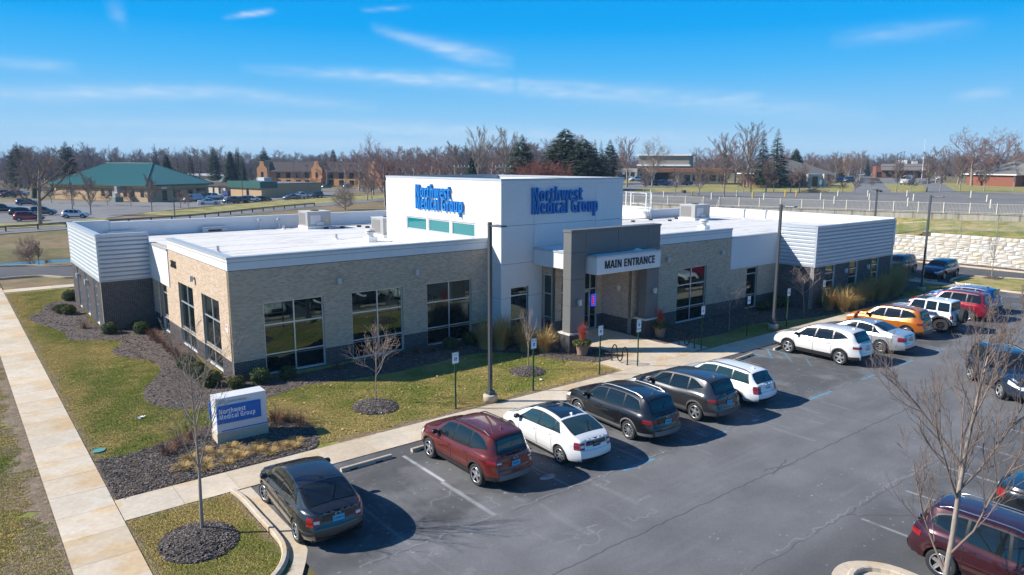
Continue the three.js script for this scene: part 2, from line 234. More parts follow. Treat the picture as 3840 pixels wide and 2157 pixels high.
// parking lot: asphalt with its own stains, worn paint and sealed cracks
{
  const X0 = -4, X1 = 64, Z0 = 11, Z1 = 29, w = 2048, h = 1024, px = x => (x - X0) / (X1 - X0) * w, pz = z => (z - Z0) / (Z1 - Z0) * h, sx = w / (X1 - X0), sz = h / (Z1 - Z0);
  const cv = document.createElement('canvas'); cv.width = w; cv.height = h; const c = cv.getContext('2d');
  c.fillStyle = '#000'; c.fillRect(0, 0, w, h);
  // red channel: white paint and salt; blue channel: blue paint; green channel: crack sealant
  c.lineCap = 'round'; c.lineJoin = 'round';
  const line = (pts, wid, col, a = 1) => { c.globalAlpha = a; c.strokeStyle = col; c.lineWidth = wid; c.beginPath(); pts.forEach((p, i) => i ? c.lineTo(px(p[0]), pz(p[1])) : c.moveTo(px(p[0]), pz(p[1]))); c.stroke(); };
  const strip = (x0, x1, z0, z1, col, a) => { c.globalAlpha = a; c.fillStyle = col; c.fillRect(px(x0), pz(z0), (x1 - x0) * sx, (z1 - z0) * sz); };
  strip(1.74, 1.86, 11.9, 14.4, '#f00', 1); strip(1.66, 1.80, 14.4, 17.1, '#f00', .5); strip(-1.02, -.92, 11.8, 17, '#f00', .16);
  for (const x of [4.6, 7.9, 11.3, 14.6, 17.9, 26.6, 30.4, 34.2, 38.6, 42.4, 46.6]) strip(x, x + .1, 11.7, 17.2, '#f00', .22);
  for (const [a, b, q] of [[6.8, 8.3, 1], [11.7, 12.4, .7], [18.2, 20.0, .95], [22.7, 24.1, .8], [26.6, 28.1, .85], [30.7, 32.1, .7]]) strip(a, b, 17.22, 17.36, '#00f', q);
  c.globalAlpha = 1;
  for (const [a, b] of [[[22.78, 11.45], [22.85, 12.75]], [[24.25, 11.5], [22.85, 12.65]], [[24.3, 11.5], [24.2, 12.6]], [[24.15, 12.6], [22.95, 13.7]], [[24.1, 13.8], [23.0, 14.7]]]) line([a, b], 4, '#00f', a[1] > 12 ? .55 : 1);
  for (const [a, b] of [[[15.2, 13], [17.6, 14.4]], [[8.3, 12.3], [8.5, 16]]]) line([a, b], 3, '#00f', .18);
  for (const x of [8.6, 12.2, 18.9, 22.6, 26.5]) for (let k = 0; k < 4; k++) line([[x, 13 + k], [x + 1.2, 14 + k]], 4, '#00f', .10);
  // white stalls of the far row
  for (const x of [9.6, 12.4, 15.2, 18.0, 20.8, 23.6, 26.4, 29.2, 32]) strip(x, x + .1, 23.6, 28.8, '#f00', .45);
  reseed(31);
  // sealed cracks
  const wob = (x0, z0, x1, z1, n, k) => { const p = []; for (let i = 0; i <= n; i++) p.push([lerp(x0, x1, i / n) + (rnd() - .5) * k, lerp(z0, z1, i / n) + (rnd() - .5) * k]); return p; };
  line(wob(-2, 20.32, 62, 20.42, 300, .07), 2.2, '#0f0', .9); line(wob(10.3, 20.1, 11.6, 20.45, 20, .1), 2, '#0f0', .8); line(wob(10.3, 20.45, 11.7, 20.1, 20, .08), 2, '#0f0', .8);
  line(wob(-2.5, 17.18, 62, 17.2, 260, .06), 1.8, '#0f0', .75); line(wob(5, 23.2, 62, 23.4, 240, .12), 1.8, '#0f0', .7); line(wob(9.5, 23.2, 12.1, 25.5, 16, .15), 1.8, '#0f0', .8);
  for (const x of [17, 33, 47]) line(wob(x, 11.3, x + 1, 29, 90, .1), 1.4, '#0f0', .4);
  // dried salt: the white rims of puddles along the seams and where cars drip
  line(wob(-2.5, 17.14, 62, 17.16, 500, .10), 1.6, '#f00', .33); line(wob(6, 23.1, 62, 23.3, 300, .2), 1.6, '#f00', .25);
  const rim = (x, z, r, n, a) => { const p = []; const e = rr(.35, .9), ph = rr(0, 6.28); for (let i = 0; i <= 40; i++) { const t = ph + i / 40 * n; const q = r * (1 + .35 * (vnoise(i * .16 + x * 7, z * 5) - .5) * 2); p.push([x + Math.cos(t) * q, z + Math.sin(t) * q * e]); } line(p, rr(1, 2.6), '#f00', a); };
  for (let k = 0; k < 130; k++) rim(rr(-2, 56), rr(12, 18.9), rr(.15, .8), rr(1, 3), rr(.04, .14));
  for (let k = 0; k < 24; k++) rim(rr(-1, 9), rr(15.5, 19.3), rr(.3, 1.3), rr(.6, 1.6), rr(.10, .26));
  for (let k = 0; k < 60; k++) rim(rr(36, 60), rr(12, 20), rr(.3, 1.6), rr(1, 2.5), rr(.06, .24));
  for (let k = 0; k < 50; k++) rim(rr(8, 40), rr(22.5, 28.5), rr(.2, 1), rr(1, 3), rr(.04, .16));
  // tyre smears along the stalls and drips under parked engines
  for (let k = 0; k < 260; k++) { const x = rr(-2, 52), z = rr(12.5, 18.5), l = rr(.4, 1.8), a = rr(-.12, .12); line(wob(x, z, x + a, z + l, 5, .05), rr(1.5, 7), '#f00', rr(.03, .11)); }
  for (let k = 0; k < 120; k++) { const x = rr(-1, 60), z = rr(18.5, 23), l = rr(1, 5); line(wob(x, z, x + l, z + rr(-.2, .2), 6, .06), rr(2, 9), '#f00', rr(.015, .05)); }
  for (const x of [-2.2, .4, 3.3, 6.4, 9.9, 13.2, 16.1, 19.4, 21.6, 25.3, 29.1]) for (let k = 0; k < 6; k++) { c.globalAlpha = rr(.15, .5); c.fillStyle = '#0f0'; c.beginPath(); c.ellipse(px(x + rr(-.5, .5)), pz(rr(12.4, 14.4)), rr(1.5, 6), rr(2, 9), 0, 0, 7); c.fill(); }
  for (let k = 0; k < 2600; k++) { c.globalAlpha = rr(.15, .8); c.fillStyle = '#f00'; const z = rnd() < .6 ? rr(11.5, 17.6) : rr(21.5, 28.8); c.fillRect(px(rr(-3, 60)), pz(z), rr(1, 2.4), rr(1, 3)); }
  c.globalAlpha = .9; c.fillStyle = '#f00'; c.beginPath(); c.ellipse(px(4.55), pz(16.15), 9, 9, .4, 0, 7); c.fill(); c.globalAlpha = .6; c.beginPath(); c.ellipse(px(14.2), pz(17.3), 7, 5, 0, 0, 7); c.fill();
  const id = c.getImageData(0, 0, w, h).data, out = new Uint8Array(w * h * 4);
  for (let j = 0; j < h; j++) for (let i = 0; i < w; i++) {
    const k = (j * w + i) * 4, u = i / w, v = j / h, z = Z0 + (Z1 - Z0) * v, x = X0 + (X1 - X0) * u;
    const a = fbm(u * 1.9, v * .5, 30, 5), s = fbm(u * 1.9 + .3, v * .5 + .7, 14, 4, 40), g = NTAB[(i * 7 + j * 131) % (NT * NT)], g2 = vnoise(i * .9, j * .9);
    const stall = (1 - sstep(16.6, 17.6, z + (a - .5) * .8)) * (1 - sstep(56, 58, x)) + .75 * sstep(23.0, 24.0, z + (a - .5) * .8);
    let base = lerp(.168, .098, clamp(stall)) * (.82 + .4 * (a - .3)) * (.9 + .35 * (s - .45)) * (.84 + .2 * g + .12 * g2);
    base += .055 * clamp(stall) * sstep(.5, .72, fbm(u * 1.9 + .1, v * .5 + .2, 22, 5)) ;
    let col = [base * 1.0, base * 1.0, base * 1.02];
    const wear = clamp(.35 + 1.6 * (fbm(u * 2, v * .6, 60, 4) - .2)), wp = id[k] / 255 * wear, bp = id[k + 2] / 255 * clamp(wear + .1), gp = id[k + 1] / 255;
    col = mixc(col, [.045, .045, .045], gp * .8); col = mixc(col, [.50, .51, .52], clamp(wp * .85)); col = mixc(col, [.085, .30, .43], clamp(bp * .68));
    const kk = ((h - 1 - j) * w + i) * 4; for (let q = 0; q < 3; q++) out[kk + q] = 255 * toS(col[q]); out[kk + 3] = 255;
  }
  const t = new THREE.DataTexture(out, w, h); t.colorSpace = THREE.SRGBColorSpace; t.magFilter = THREE.LinearFilter; t.wrapS = t.wrapT = THREE.ClampToEdgeWrapping; t.needsUpdate = true;
  const lot = plan([[-3.1, 11.1], [54.6, 11.1], [54.6, 22], [64, 22], [64, 29], [-3.4, 29], [-3.4, 16]], .004);
  const p = lot.attributes.position, uv = lot.attributes.uv; for (let i = 0; i < p.count; i++) uv.setXY(i, (p.getX(i) - X0) / (X1 - X0), 1 - (p.getZ(i) - Z0) / (Z1 - Z0));
  M.lot = mat([1, 1, 1], .88, { map: t, bumpMap: T.grain, bumpScale: .004 });
  struct('parking_lot', lot, M.lot);
  // rest of the lot: behind the frame and round the east end of the building
  struct('asphalt_drive', [plan([[-3.4, 29.0], [64, 29.0], [64, 60], [-3.4, 60]], .004), plan([[55.4, -20], [67.2, -20], [67.2, 30], [64.004, 30], [64.004, 18], [62.7, 12], [60.9, 8.2], [56.6, 8.3], [55.4, 8.6]], .006)], M.roadDark);
}
// ---------------------------------------------------------------- paths, kerbs and planting beds
function slabs(name, rects, y1 = .03) {
  const g = new THREE.Group(); g.name = numbered(name); g.userData.kind = 'structure'; scene.add(g);
  const mats = slabs.m ??= [1, .955, 1.03, .985, .93].map((k, i) => { const m = M.concrete.clone(); m.color = RGB(k, k * (1 - .012 * i), k * (1 - .03 * i)); return m; });
  rects.forEach(([x0, x1, z0, z1], i) => {
    const j = .007, w = x1 - x0 - 2 * j, d = z1 - z0 - 2 * j, b = new THREE.BoxGeometry(w, .12, d); b.translate((x0 + x1) / 2, y1 - .06 + .002 * Math.sin(i * 7.3), (z0 + z1) / 2);
    part(g, 'slab', boxUV(b), mats[(i * 7 + (i >> 2)) % 5]);
  });
  return g;
}
{
  const a = []; for (let z = -36; z < 24; z += 1.53) a.push([-7.98, -6.495, z, z + 1.53]); slabs('public_sidewalk', a);
  const b = []; for (let x = -6.48; x < 54.2; x += 1.57) b.push([x, x + 1.57, 9.58, 11.1]); slabs('front_sidewalk', b);
  slabs('entrance_plaza', [[17.2, 18.98, 2.46, 4.3], [18.98, 20.75, 2.46, 4.3], [17.2, 18.98, 4.3, 6.1], [18.98, 20.75, 4.3, 6.1], [17.2, 18.98, 6.1, 7.85], [18.98, 20.75, 6.1, 7.85], [17.2, 18.98, 7.85, 9.58], [18.98, 20.75, 7.85, 9.58], [15.2, 17.2, 7.85, 9.58], [20.75, 22.0, 7.55, 9.4]]);
  const c = []; for (let z = 3; z < 9.5; z += 1.55) c.push([54.1, 55.4, z, Math.min(z + 1.55, 9.58)]); c.push([54.35, 55.6, 9.58, 11.1]); slabs('side_walkway', c);
  const d = []; for (let x = -6.48; x < 3; x += 1.57) d.push([x, x + 1.57, -35.0, -33.5]); slabs('rear_walkway', d);
  const gap = struct('path_bed', [plan([[-7.99, -60], [-6.48, -60], [-6.48, 24], [-7.99, 24]], .006), plan([[-6.48, 9.58], [54.6, 9.58], [54.6, 11.1], [-6.48, 11.1]], .0062), plan([[15.2, 2.4], [22, 2.4], [22, 9.58], [15.2, 9.58]], .0064)], M.soil);
}
// raised kerb with a gutter pan round an island
function kerb(name, pts, wid = .16, top = .13) {
  const c = new THREE.CatmullRomCurve3(pts.map(p => V(p[0], 0, p[1]))), L = c.getLength(), n = Math.max(2, Math.round(L / 1.2)), g = new THREE.Group(); g.name = numbered(name); g.userData.kind = 'structure'; scene.add(g);
  for (let k = 0; k < n; k++) {
    const pos = [], idx = [], m = 5;
    for (let i = 0; i <= m; i++) {
      const t = (k + (i / m) * .995) / n, p = c.getPointAt(Math.min(1, t)), d = c.getTangentAt(Math.min(1, t)), q = V(d.z, 0, -d.x);
      for (const [o, y] of [[-wid / 2, -.05], [-wid / 2, top - .02], [-wid / 2 + .025, top], [wid / 2 - .04, top], [wid / 2, top - .035], [wid / 2 + .02, -.05]]) { const r = p.clone().addScaledVector(q, o); pos.push(r.x, y, r.z); }
    }
    for (let i = 0; i < m; i++) for (let j = 0; j < 5; j++) { const a = i * 6 + j; idx.push(a, a + 6, a + 1, a + 1, a + 6, a + 7); }
    const G = new THREE.BufferGeometry(); G.setAttribute('position', new THREE.Float32BufferAttribute(pos, 3)); G.setIndex(idx); const gg = boxUV(toCreasedNormals(G, .5)); const mm = M.curb.clone(); mm.side = THREE.DoubleSide; part(g, 'kerb_stone', gg, mm);
  }
  return g;
}
kerb('island_kerb', [[-3.58, 11.12], [-3.5, 11.8], [-3.5, 13.1], [-3.5, 14.3], [-3.56, 15.1], [-3.78, 15.75], [-4.2, 16.3], [-4.9, 16.75], [-5.8, 16.95]]);
struct('gutter', plan([[-3.42, 11.11], [-3.05, 11.11], [-3.05, 15.2], [-3.12, 15.6], [-3.35, 16.05], [-3.7, 16.65], [-4.4, 17.25], [-5.6, 17.5], [-5.8, 17.0], [-4.9, 16.82], [-4.15, 16.36], [-3.72, 15.8], [-3.5, 15.15], [-3.42, 14.3]], .009), M.curb);
kerb('corner_island_kerb', [[5.0, 27.4], [5.7, 25.5], [6.5, 24.85], [7.1, 24.85], [7.45, 25.25], [7.55, 26.4], [7.55, 29]]);
struct('corner_gutter', plan(smooth([[4.6, 27.3], [5.4, 25.2], [6.4, 24.45], [7.2, 24.45], [7.85, 25.1], [7.95, 26.4], [7.95, 29], [4.6, 29.2]], 4), .0085), M.curb);
kerb('grass_island_kerb', [[54.72, 20], [54.72, 12.6], [55.2, 11.2], [55.9, 9.2], [56.7, 8.42], [60.7, 8.25], [61.6, 9.6], [62.7, 12.2], [63.4, 15], [64, 19]]);
struct('east_island', plan([[54.75, 20], [54.75, 12.6], [55.2, 11.2], [56.7, 8.45], [60.7, 8.3], [61.6, 9.6], [62.7, 12.2], [63.4, 15], [64, 20]], .05), M.grass);
kerb('wall_kerb', [[67.3, 22], [67.35, 12], [67.35, 4], [67.4, -8], [67.4, -20]], .2, .14);
// beds
const bedMain = smooth([[-2.9, -27.5], [-4.4, -26.4], [-5.09, -23.85], [-5.95, -21.61], [-5.5, -19.01], [-5.0, -17.2], [-4.69, -15.16], [-4.75, -13.65], [-4.07, -12.78], [-2.7, -11.89], [-2.7, -10.6], [-3.35, -9.36], [-2.95, -7.43], [-2.19, -6.34], [-2.02, -4.99], [-2.47, -3.31], [-3.5, -1.2], [-3.72, .4], [-3.4, 1.6], [-2.7, 2.5], [-1.6, 2.95], [-.4, 3.1], [.5, 3.0], [1.34, 2.71], [2.41, 2.42], [3.3, 2.62], [5, 3.0], [7, 3.1], [9, 2.9], [11, 2.7], [12.5, 3.3], [13.5, 4.8], [14.0, 6.2], [14.5, 7.0], [15.2, 7.66], [16.3, 7.62], [17.1, 6.9], [17.15, 3], [14.4, .5], [8, .1], [.3, -.1], [.1, -14], [-2.6, -15.4]], 4);
const bedSign = smooth([[-6.42, 6.05], [-5.47, 6.09], [-4.4, 5.75], [-3.6, 5.5], [-2.7, 5.0], [-1.5, 5.15], [-.46, 5.6], [.25, 6.1], [.5, 7.4], [.2, 8.6], [-.3, 9.45], [-2, 9.5], [-4, 9.5], [-6.42, 9.5]], 4);
const bedEast = smooth([[20.9, 4.6], [20.85, 6.9], [22.4, 7.6], [25, 8.0], [27, 7.7], [29, 7.7], [31, 8.2], [33, 8.7], [35, 9.1], [37, 9.35], [40, 9.4], [45, 9.3], [48, 8.5], [50.5, 8.2], [53.4, 7.6], [53.9, 5], [47, 4.5], [36, 4.4], [28, 4.5]], 4);
const ring = (cx, cz, a, b, n = 28, rot = 0) => { const p = []; for (let i = 0; i < n; i++) { const t = i / n * 6.2832, k = 1 + .06 * Math.sin(3 * t + cx) + .04 * Math.sin(5 * t); const x = a * k * Math.cos(t), z = b * k * Math.sin(t); p.push([cx + x * Math.cos(rot) - z * Math.sin(rot), cz + x * Math.sin(rot) + z * Math.cos(rot)]); } return p; };
const rings = [[-5.2, 13.5, .95, 1.1], [3.38, 6.9, .88, 1.02], [11.38, 6.9, .84, .84], [61.2, 10.1, .8, .7], [26.4, 7.7, .1, .1]];
struct('mulch_bed', plan(bedMain, .02), M.mulch); struct('sign_bed', plan(bedSign, .0205), M.mulch); struct('east_bed', plan(bedEast, .021), M.mulch);
function mound(name, cx, cz, a, b, h, m) {
  const g = new THREE.CircleGeometry(1, 40); const pos = [], idx = []; const R = 9, N = 40; pos.push(cx, h, cz);
  for (let r = 1; r <= R; r++) for (let i = 0; i < N; i++) { const t = i / N * 6.2832, q = r / R, k = 1 + .06 * Math.sin(3 * t + cx) + .04 * Math.sin(5 * t); pos.push(cx + a * k * q * Math.cos(t), (h * (1 - q * q) + .02) + (r < R ? (vnoise(cx * 9 + q * 7 * Math.cos(t) + 30, cz + q * 7 * Math.sin(t) + 30) - .5) * .05 : -.03), cz + b * k * q * Math.sin(t)); }
  for (let i = 0; i < N; i++) idx.push(0, 1 + (i + 1) % N, 1 + i);
  for (let r = 0; r < R - 1; r++) for (let i = 0; i < N; i++) { const a0 = 1 + r * N + i, b0 = 1 + r * N + (i + 1) % N; idx.push(a0, b0, a0 + N, b0, b0 + N, a0 + N); }
  const G = new THREE.BufferGeometry(); G.setAttribute('position', new THREE.Float32BufferAttribute(pos, 3)); G.setIndex(idx); G.computeVertexNormals(); const uv = []; for (let i = 0; i < pos.length; i += 3) uv.push(pos[i], pos[i + 2]); G.setAttribute('uv', new THREE.Float32BufferAttribute(uv, 2));
  struct(name, G, m);
}
M.mulchPale = mat([2.1, 1.9, 1.75], 1, { map: T.mulch, bumpMap: T.coarse, bumpScale: .03 });
mound('tree_mulch_ring', -5.2, 13.5, .95, 1.1, .16, M.mulch); mound('tree_mulch_ring', 3.38, 6.9, .88, 1.02, .18, M.mulchPale); mound('tree_mulch_ring', 11.38, 6.9, .84, .84, .18, M.mulchPale); mound('tree_mulch_ring', 61.2, 10.1, .9, .7, .16, M.mulchPale); mound('corner_mulch', 6.45, 27.3, 1.1, 2.3, .12, M.mulch);
// bare earth along the edges of the paths
{
  reseed(77); const list = [];
  const strip = (x0, z0, x1, z1, w) => { const a = [], b = []; const n = Math.ceil(Math.hypot(x1 - x0, z1 - z0) / .3); const dx = (x1 - x0), dz = (z1 - z0), L = Math.hypot(dx, dz), nx = -dz / L, nz = dx / L; for (let i = 0; i <= n; i++) { const t = i / n, k = w * clamp(.1 + 1.5 * fbm(t * L / 40 + x0 * .1, z0 * .07, 40, 3) - .25, .02, 1.2); a.push([x0 + dx * t, z0 + dz * t]); b.unshift([x0 + dx * t + nx * k, z0 + dz * t + nz * k]); } list.push(plan(a.concat(b), .012 + list.length * .0006)); };
  strip(-8.0, 24, -8.0, -36, -1.5); strip(-6.47, -33, -6.47, 6, -.35); strip(14.9, 9.57, .6, 9.57, .5); strip(-6.47, 11.12, -3.7, 11.12, .45); strip(-3.62, 11.2, -3.62, 15.4, .5); strip(-6.47, 11.2, -6.47, 16.5, -.28);
  struct('bare_soil', list, M.soil);
}

// ---------------------------------------------------------------- grass, chips and leaves that nobody could count
function stuff(name, label, geo, m, n, put) {
  const im = new THREE.InstancedMesh(geo, m, n), q = new THREE.Object3D(), col = new THREE.Color(); let k = 0, guard = 0;
  while (k < n && guard++ < n * 30) { q.rotation.set(0, 0, 0); q.scale.set(1, 1, 1); if (!put(q, col)) continue; q.updateMatrix(); im.setMatrixAt(k, q.matrix); im.setColorAt(k, col); k++; }
  im.count = k; im.name = numbered(name); im.userData = { label, category: name.replace(/_/g, ' '), kind: 'stuff' }; sh(im); scene.add(im); return im;
}
{
  reseed(5);
  const tuft = (h, spread, n) => { const pos = []; for (let i = 0; i < n; i++) { const a = rr(0, 6.28), r = rr(0, spread), x = r * Math.cos(a), z = r * Math.sin(a), b = rr(0, 6.28), w = rr(.006, .012), l = h * rr(.5, 1.1), tx = rr(-1.5, 1.5) * l, tz = rr(-1.5, 1.5) * l; pos.push(x - w * Math.cos(b), 0, z - w * Math.sin(b), x + w * Math.cos(b), 0, z + w * Math.sin(b), x + tx, l, z + tz); } const g = new THREE.BufferGeometry(); g.setAttribute('position', new THREE.Float32BufferAttribute(pos, 3)); g.computeVertexNormals(); return g; };
  const blade = new THREE.MeshPhysicalMaterial({ color: 0xffffff, roughness: 1, side: THREE.DoubleSide });
  const bedAt = (x, z) => inside(bedMain, x, z) || inside(bedSign, x, z) || inside(bedEast, x, z) || rings.some(r => Math.hypot((x - r[0]) / r[2], (z - r[1]) / r[3]) < 1);
  const grassCol = (x, z, c) => { const a = fbm(x / 64 + .5, z / 64 + .5, 16, 4), b = rnd(), mow = .5 + .5 * Math.sin((x * .9 + z * .22 + 1.3 * Math.sin(z * .22)) * 3.6); const dry = clamp(sstep(.30, .66, a) * .85 + (b - .5) * .5 + (mow - .5) * (x < -2 ? .34 : .12) + .06 + (vnoise(x * 1.4 + 40, z * 1.4 + 60) - .5) * .7 + .55 * (1 - sstep(.15, 1.3, Math.abs(x + 6.47) + .5 * vnoise(x * 3 + 9, z * 2 + 50))) + (x < -8 ? .18 : 0) + (z > 11 ? .22 : 0) + (x > 0 ? .5 * sstep(8.3, 9.4, z) : 0) + (x < -2 && z < 4 ? .12 : 0)); const k = rr(.75, 1.3); c.setRGB(lerp(.24, .50, dry) * k, lerp(.265, .385, dry) * k, lerp(.045, .135, dry) * k); };
  const lawns = [[[-6.46, -2.2], [-33, -3], .19], [[-6.46, 15], [-3, 9.5], .54], [[-6.46, -3.7], [11.15, 17], .07], [[-10.8, -8.05], [-10, 22], .13], [[20.8, 54], [7.5, 9.5], .07]];
  stuff('grass', 'short winter grass of the lawn in green and straw tones', tuft(.036, .07, 10), blade, 150000, (q, c) => {
    let t = rnd(), L; for (L of lawns) { if (t < L[2]) break; t -= L[2]; }
    const x = rr(...L[0]), z = rr(...L[1]); if (L[1][0] === 11.15 && Math.hypot(Math.max(0, x + 4.6), Math.max(0, z - 15.6)) > .95) return false;
    if (bedAt(x, z) || (x > 0 && z < 0)) return false; if (x < -8 && (x + 8.05) / -.95 < fbm(x / 20 + .3, z / 20 + .5, 20, 4) * 1.6 - .5) return false; if (x > -6.5 && x < 16 && z > 8.8 && z < 9.6 && 9.55 - z < .5 * fbm(x / 20, .4, 20, 3)) return false; q.position.set(x, .003, z); q.rotation.y = rnd() * 6.28; const s = rr(.7, 1.25); q.scale.set(s * 1.3, s * (x < -8 ? .9 : .8), s * 1.3); grassCol(x, z, c); return true;
  });
  const chip = new THREE.BoxGeometry(.075, .016, .03);
  stuff('mulch_chips', 'dark shredded bark mulch chips covering the planting beds', chip, mat([1, 1, 1], .95), 42000, (q, c) => {
    const p = rnd(); let x, z, y = .022;
    if (p < .16) { const r = rings[Math.floor(rnd() * 4)], t = rnd() * 6.28, k = Math.sqrt(rnd()); x = r[0] + r[2] * k * Math.cos(t); z = r[1] + r[3] * k * Math.sin(t); y = .025 + .17 * (1 - k * k); }
    else if (p < .36) { x = rr(-6.4, .5); z = rr(5, 9.5); if (!inside(bedSign, x, z)) return false; } else if (p < .84) { x = rr(-6, 17); z = rr(-27, 7.7); if (!inside(bedMain, x, z) || (x > .05 && z < 0) || (x < .05 && x > -2.7 && z < -14.8)) return false; } else { x = rr(21, 50); z = rr(4.8, 9.4); if (!inside(bedEast, x, z)) return false; }
    q.position.set(x, y + rr(0, .018), z); q.rotation.set(rr(-.4, .4), rnd() * 6.28, rr(-.4, .4)); q.scale.setScalar(rr(.5, 1.35)); const k = Math.pow(rnd(), 2) * 1.0; c.setRGB(lerp(.055, .28, k), lerp(.042, .235, k), lerp(.036, .20, k)); return true;
  });
  const leafG = new THREE.CircleGeometry(.05, 5); leafG.rotateX(-1.35);
  stuff('fallen_leaves', 'dry tan leaves scattered over the front lawn', leafG, mat([1, 1, 1], .9, { side: THREE.DoubleSide }), 420, (q, c) => { const x = rr(-3, 15), z = rr(2.5, 9.4); if (inside(bedMain, x, z) || inside(bedSign, x, z)) return false; q.position.set(x, .06, z); q.rotation.set(rr(-.5, .5), rnd() * 6.28, rr(-.5, .5)); q.scale.setScalar(rr(.5, 1.15)); const k = rr(.6, 1.2); c.setRGB(.42 * k, .27 * k, .12 * k); return true; });
}
// litter and a lid in the grass
{
  const v = thing('valve_box_lid', 'teal plastic valve box lid set in grass beside the public path', 'lid', [-6.2, 0, 5.15]); part(v, 'lid', cyl(0, -.02, .055, 0, .2, .19, 20), mat([.08, .28, .25], .6)); part(v, 'rim', new THREE.TorusGeometry(.2, .015, 5, 22).rotateX(Math.PI / 2).translate(0, .05, 0), mat([.06, .2, .18], .6));
  const w = (n, l, x, z, s) => { const t = thing(n, l, 'litter', [x, .05, z], rr(0, 3)); const g = new THREE.PlaneGeometry(s, s * .5, 6, 4); const p = g.attributes.position; for (let i = 0; i < p.count; i++) p.setZ(i, (vnoise(p.getX(i) * 30 + x + 40, p.getY(i) * 30 + 40) - .3) * .1); g.rotateX(-Math.PI / 2); g.computeVertexNormals(); part(t, 'sheet', g, mat([.8, .8, .8], .7, { side: THREE.DoubleSide })); };
  w('paper_scrap', 'crumpled white paper lying on the lawn by the wavy bed', -4.35, 2.5, .3); w('paper_scrap', 'white paper scrap at the edge of a mulch ring', 3.1, 7.75, .22); w('plastic_bottle', 'clear crushed bottle on the lawn near a sign post', 11.0, 8.35, .2);
}
// ---------------------------------------------------------------- the medical building
const B = thing('medical_building', 'single-storey medical office with white tower, tan and dark brick walls and flat white roof', 'building', [0, 0, 0]);
const frameOf = (o, u) => { const U = V(u[0], 0, u[1]), Y = V(0, 1, 0), N = U.clone().cross(Y); return new THREE.Matrix4().makeBasis(U, Y, N).setPosition(o[0], 0, o[1]); };
const bricks = { tan: [], dark: [] };
function courses(kind, F, u0, u1, v0, v1, openings, phase = 0) {
  const bl = .2033, bh = .0677, n0 = Math.floor(v0 / bh + .5), n1 = Math.floor(v1 / bh + .5);
  for (let c = n0; c < n1; c++) {
    const y0 = c * bh + .005, y1 = (c + 1) * bh - .005, ym = (y0 + y1) / 2;
    const cut = openings.filter(o => ym > o[2] && ym < o[3]);
    for (let k = Math.floor((u0 - phase) / bl) - 1; ; k++) {
      let a = k * bl + phase + (c % 2 ? bl / 2 : 0) + .005, b = a + bl - .01; if (a >= u1) break; a = Math.max(a, u0 + .002); b = Math.min(b, u1 - .002); if (b - a < .03) continue;
      let segs = [[a, b]]; for (const o of cut) segs = segs.flatMap(([p, q]) => q <= o[0] || p >= o[1] ? [[p, q]] : [[p, o[0]], [o[1], q]].filter(s => s[1] - s[0] > .03));
      for (const [p, q] of segs) bricks[kind].push({ F, p, q, y0, y1 });
    }
  }
}
// wall with openings: backing, bricks, and the mortar face between them
function facade(o, u, len, { dark, tan, openings = [], u0 = 0, name = 'wall', phase = 0 }) {
  const F = frameOf(o, u), top = Math.max(dark?.[1] ?? 0, tan?.[1] ?? 0);
  const mk = (v0, v1, m, back) => { const s = new THREE.Shape([[u0, v0], [len, v0], [len, v1], [u0, v1]].map(p => new THREE.Vector2(...p))); for (const w of openings) { const a = Math.max(w[2], v0), b = Math.min(w[3], v1); if (b - a < .01) continue; const e = .0005; s.holes.push(new THREE.Path([[w[0], a + (a > v0 ? 0 : e)], [w[1], a + (a > v0 ? 0 : e)], [w[1], b - (b < v1 ? 0 : e)], [w[0], b - (b < v1 ? 0 : e)]].map(p => new THREE.Vector2(...p)))); } const g = new THREE.ExtrudeGeometry(s, { depth: .24, bevelEnabled: false }); g.translate(0, 0, -.25); g.applyMatrix4(F); part(B, name, boxUV(g), m); };
  if (dark) { mk(dark[0], dark[1], M.mortarDark); courses('dark', F, u0, len, dark[0], dark[1], openings, phase); }
  if (tan) { mk(tan[0], tan[1], M.mortarTan); courses('tan', F, u0, len, tan[0], tan[1], openings, phase); }
  return F;
}
function place(F, list) { return merge(list).applyMatrix4(F); }
// a window in a wall's frame: aluminium frame and one pane per light
function windowIn(F, u0, u1, v0, v1, us, vs, { back = .09, glass = M.glass, fw = .06, parent = B, name = 'window' } = {}) {
  const w = sub(parent, name), xs = [u0, ...us, u1], ys = [v0, ...vs, v1], fr = [];
  fr.push(box(u0, u0 + fw, v0, v1, -back - .07, -back), box(u1 - fw, u1, v0, v1, -back - .07, -back), box(u0 + fw, u1 - fw, v0, v0 + fw * 1.4, -back - .072, -back + .004), box(u0 + fw, u1 - fw, v1 - fw, v1, -back - .072, -back - .001));
  for (const x of us) fr.push(box(x - fw / 2, x + fw / 2, v0 + fw * 1.4, v1 - fw, -back - .068, -back + .002));
  const xe = xs.map((x, i) => i === 0 ? [x + fw] : i === xs.length - 1 ? [x - fw] : [x - fw / 2, x + fw / 2]);
  for (const y of vs) for (let i = 0; i < xs.length - 1; i++) fr.push(box(xe[i][xe[i].length - 1], xe[i + 1][0], y - fw / 2, y + fw / 2, -back - .066, -back + .001));
  part(w, 'frame', place(F, fr), M.alu);
  for (let i = 0; i < xs.length - 1; i++) for (let j = 0; j < ys.length - 1; j++) part(w, 'pane', place(F, [box(xe[i][xe[i].length - 1] - .01, xe[i + 1][0] + .01, ys[j] + (j ? fw / 2 : fw * 1.4) - .01, ys[j + 1] - (j === ys.length - 2 ? fw : fw / 2) + .01, -back - .05, -back - .03)]), glass);
  return w;
}
const HD = .9, HW = 5.06, H1 = 5.66, HM = 2.95, RY = 4.5;
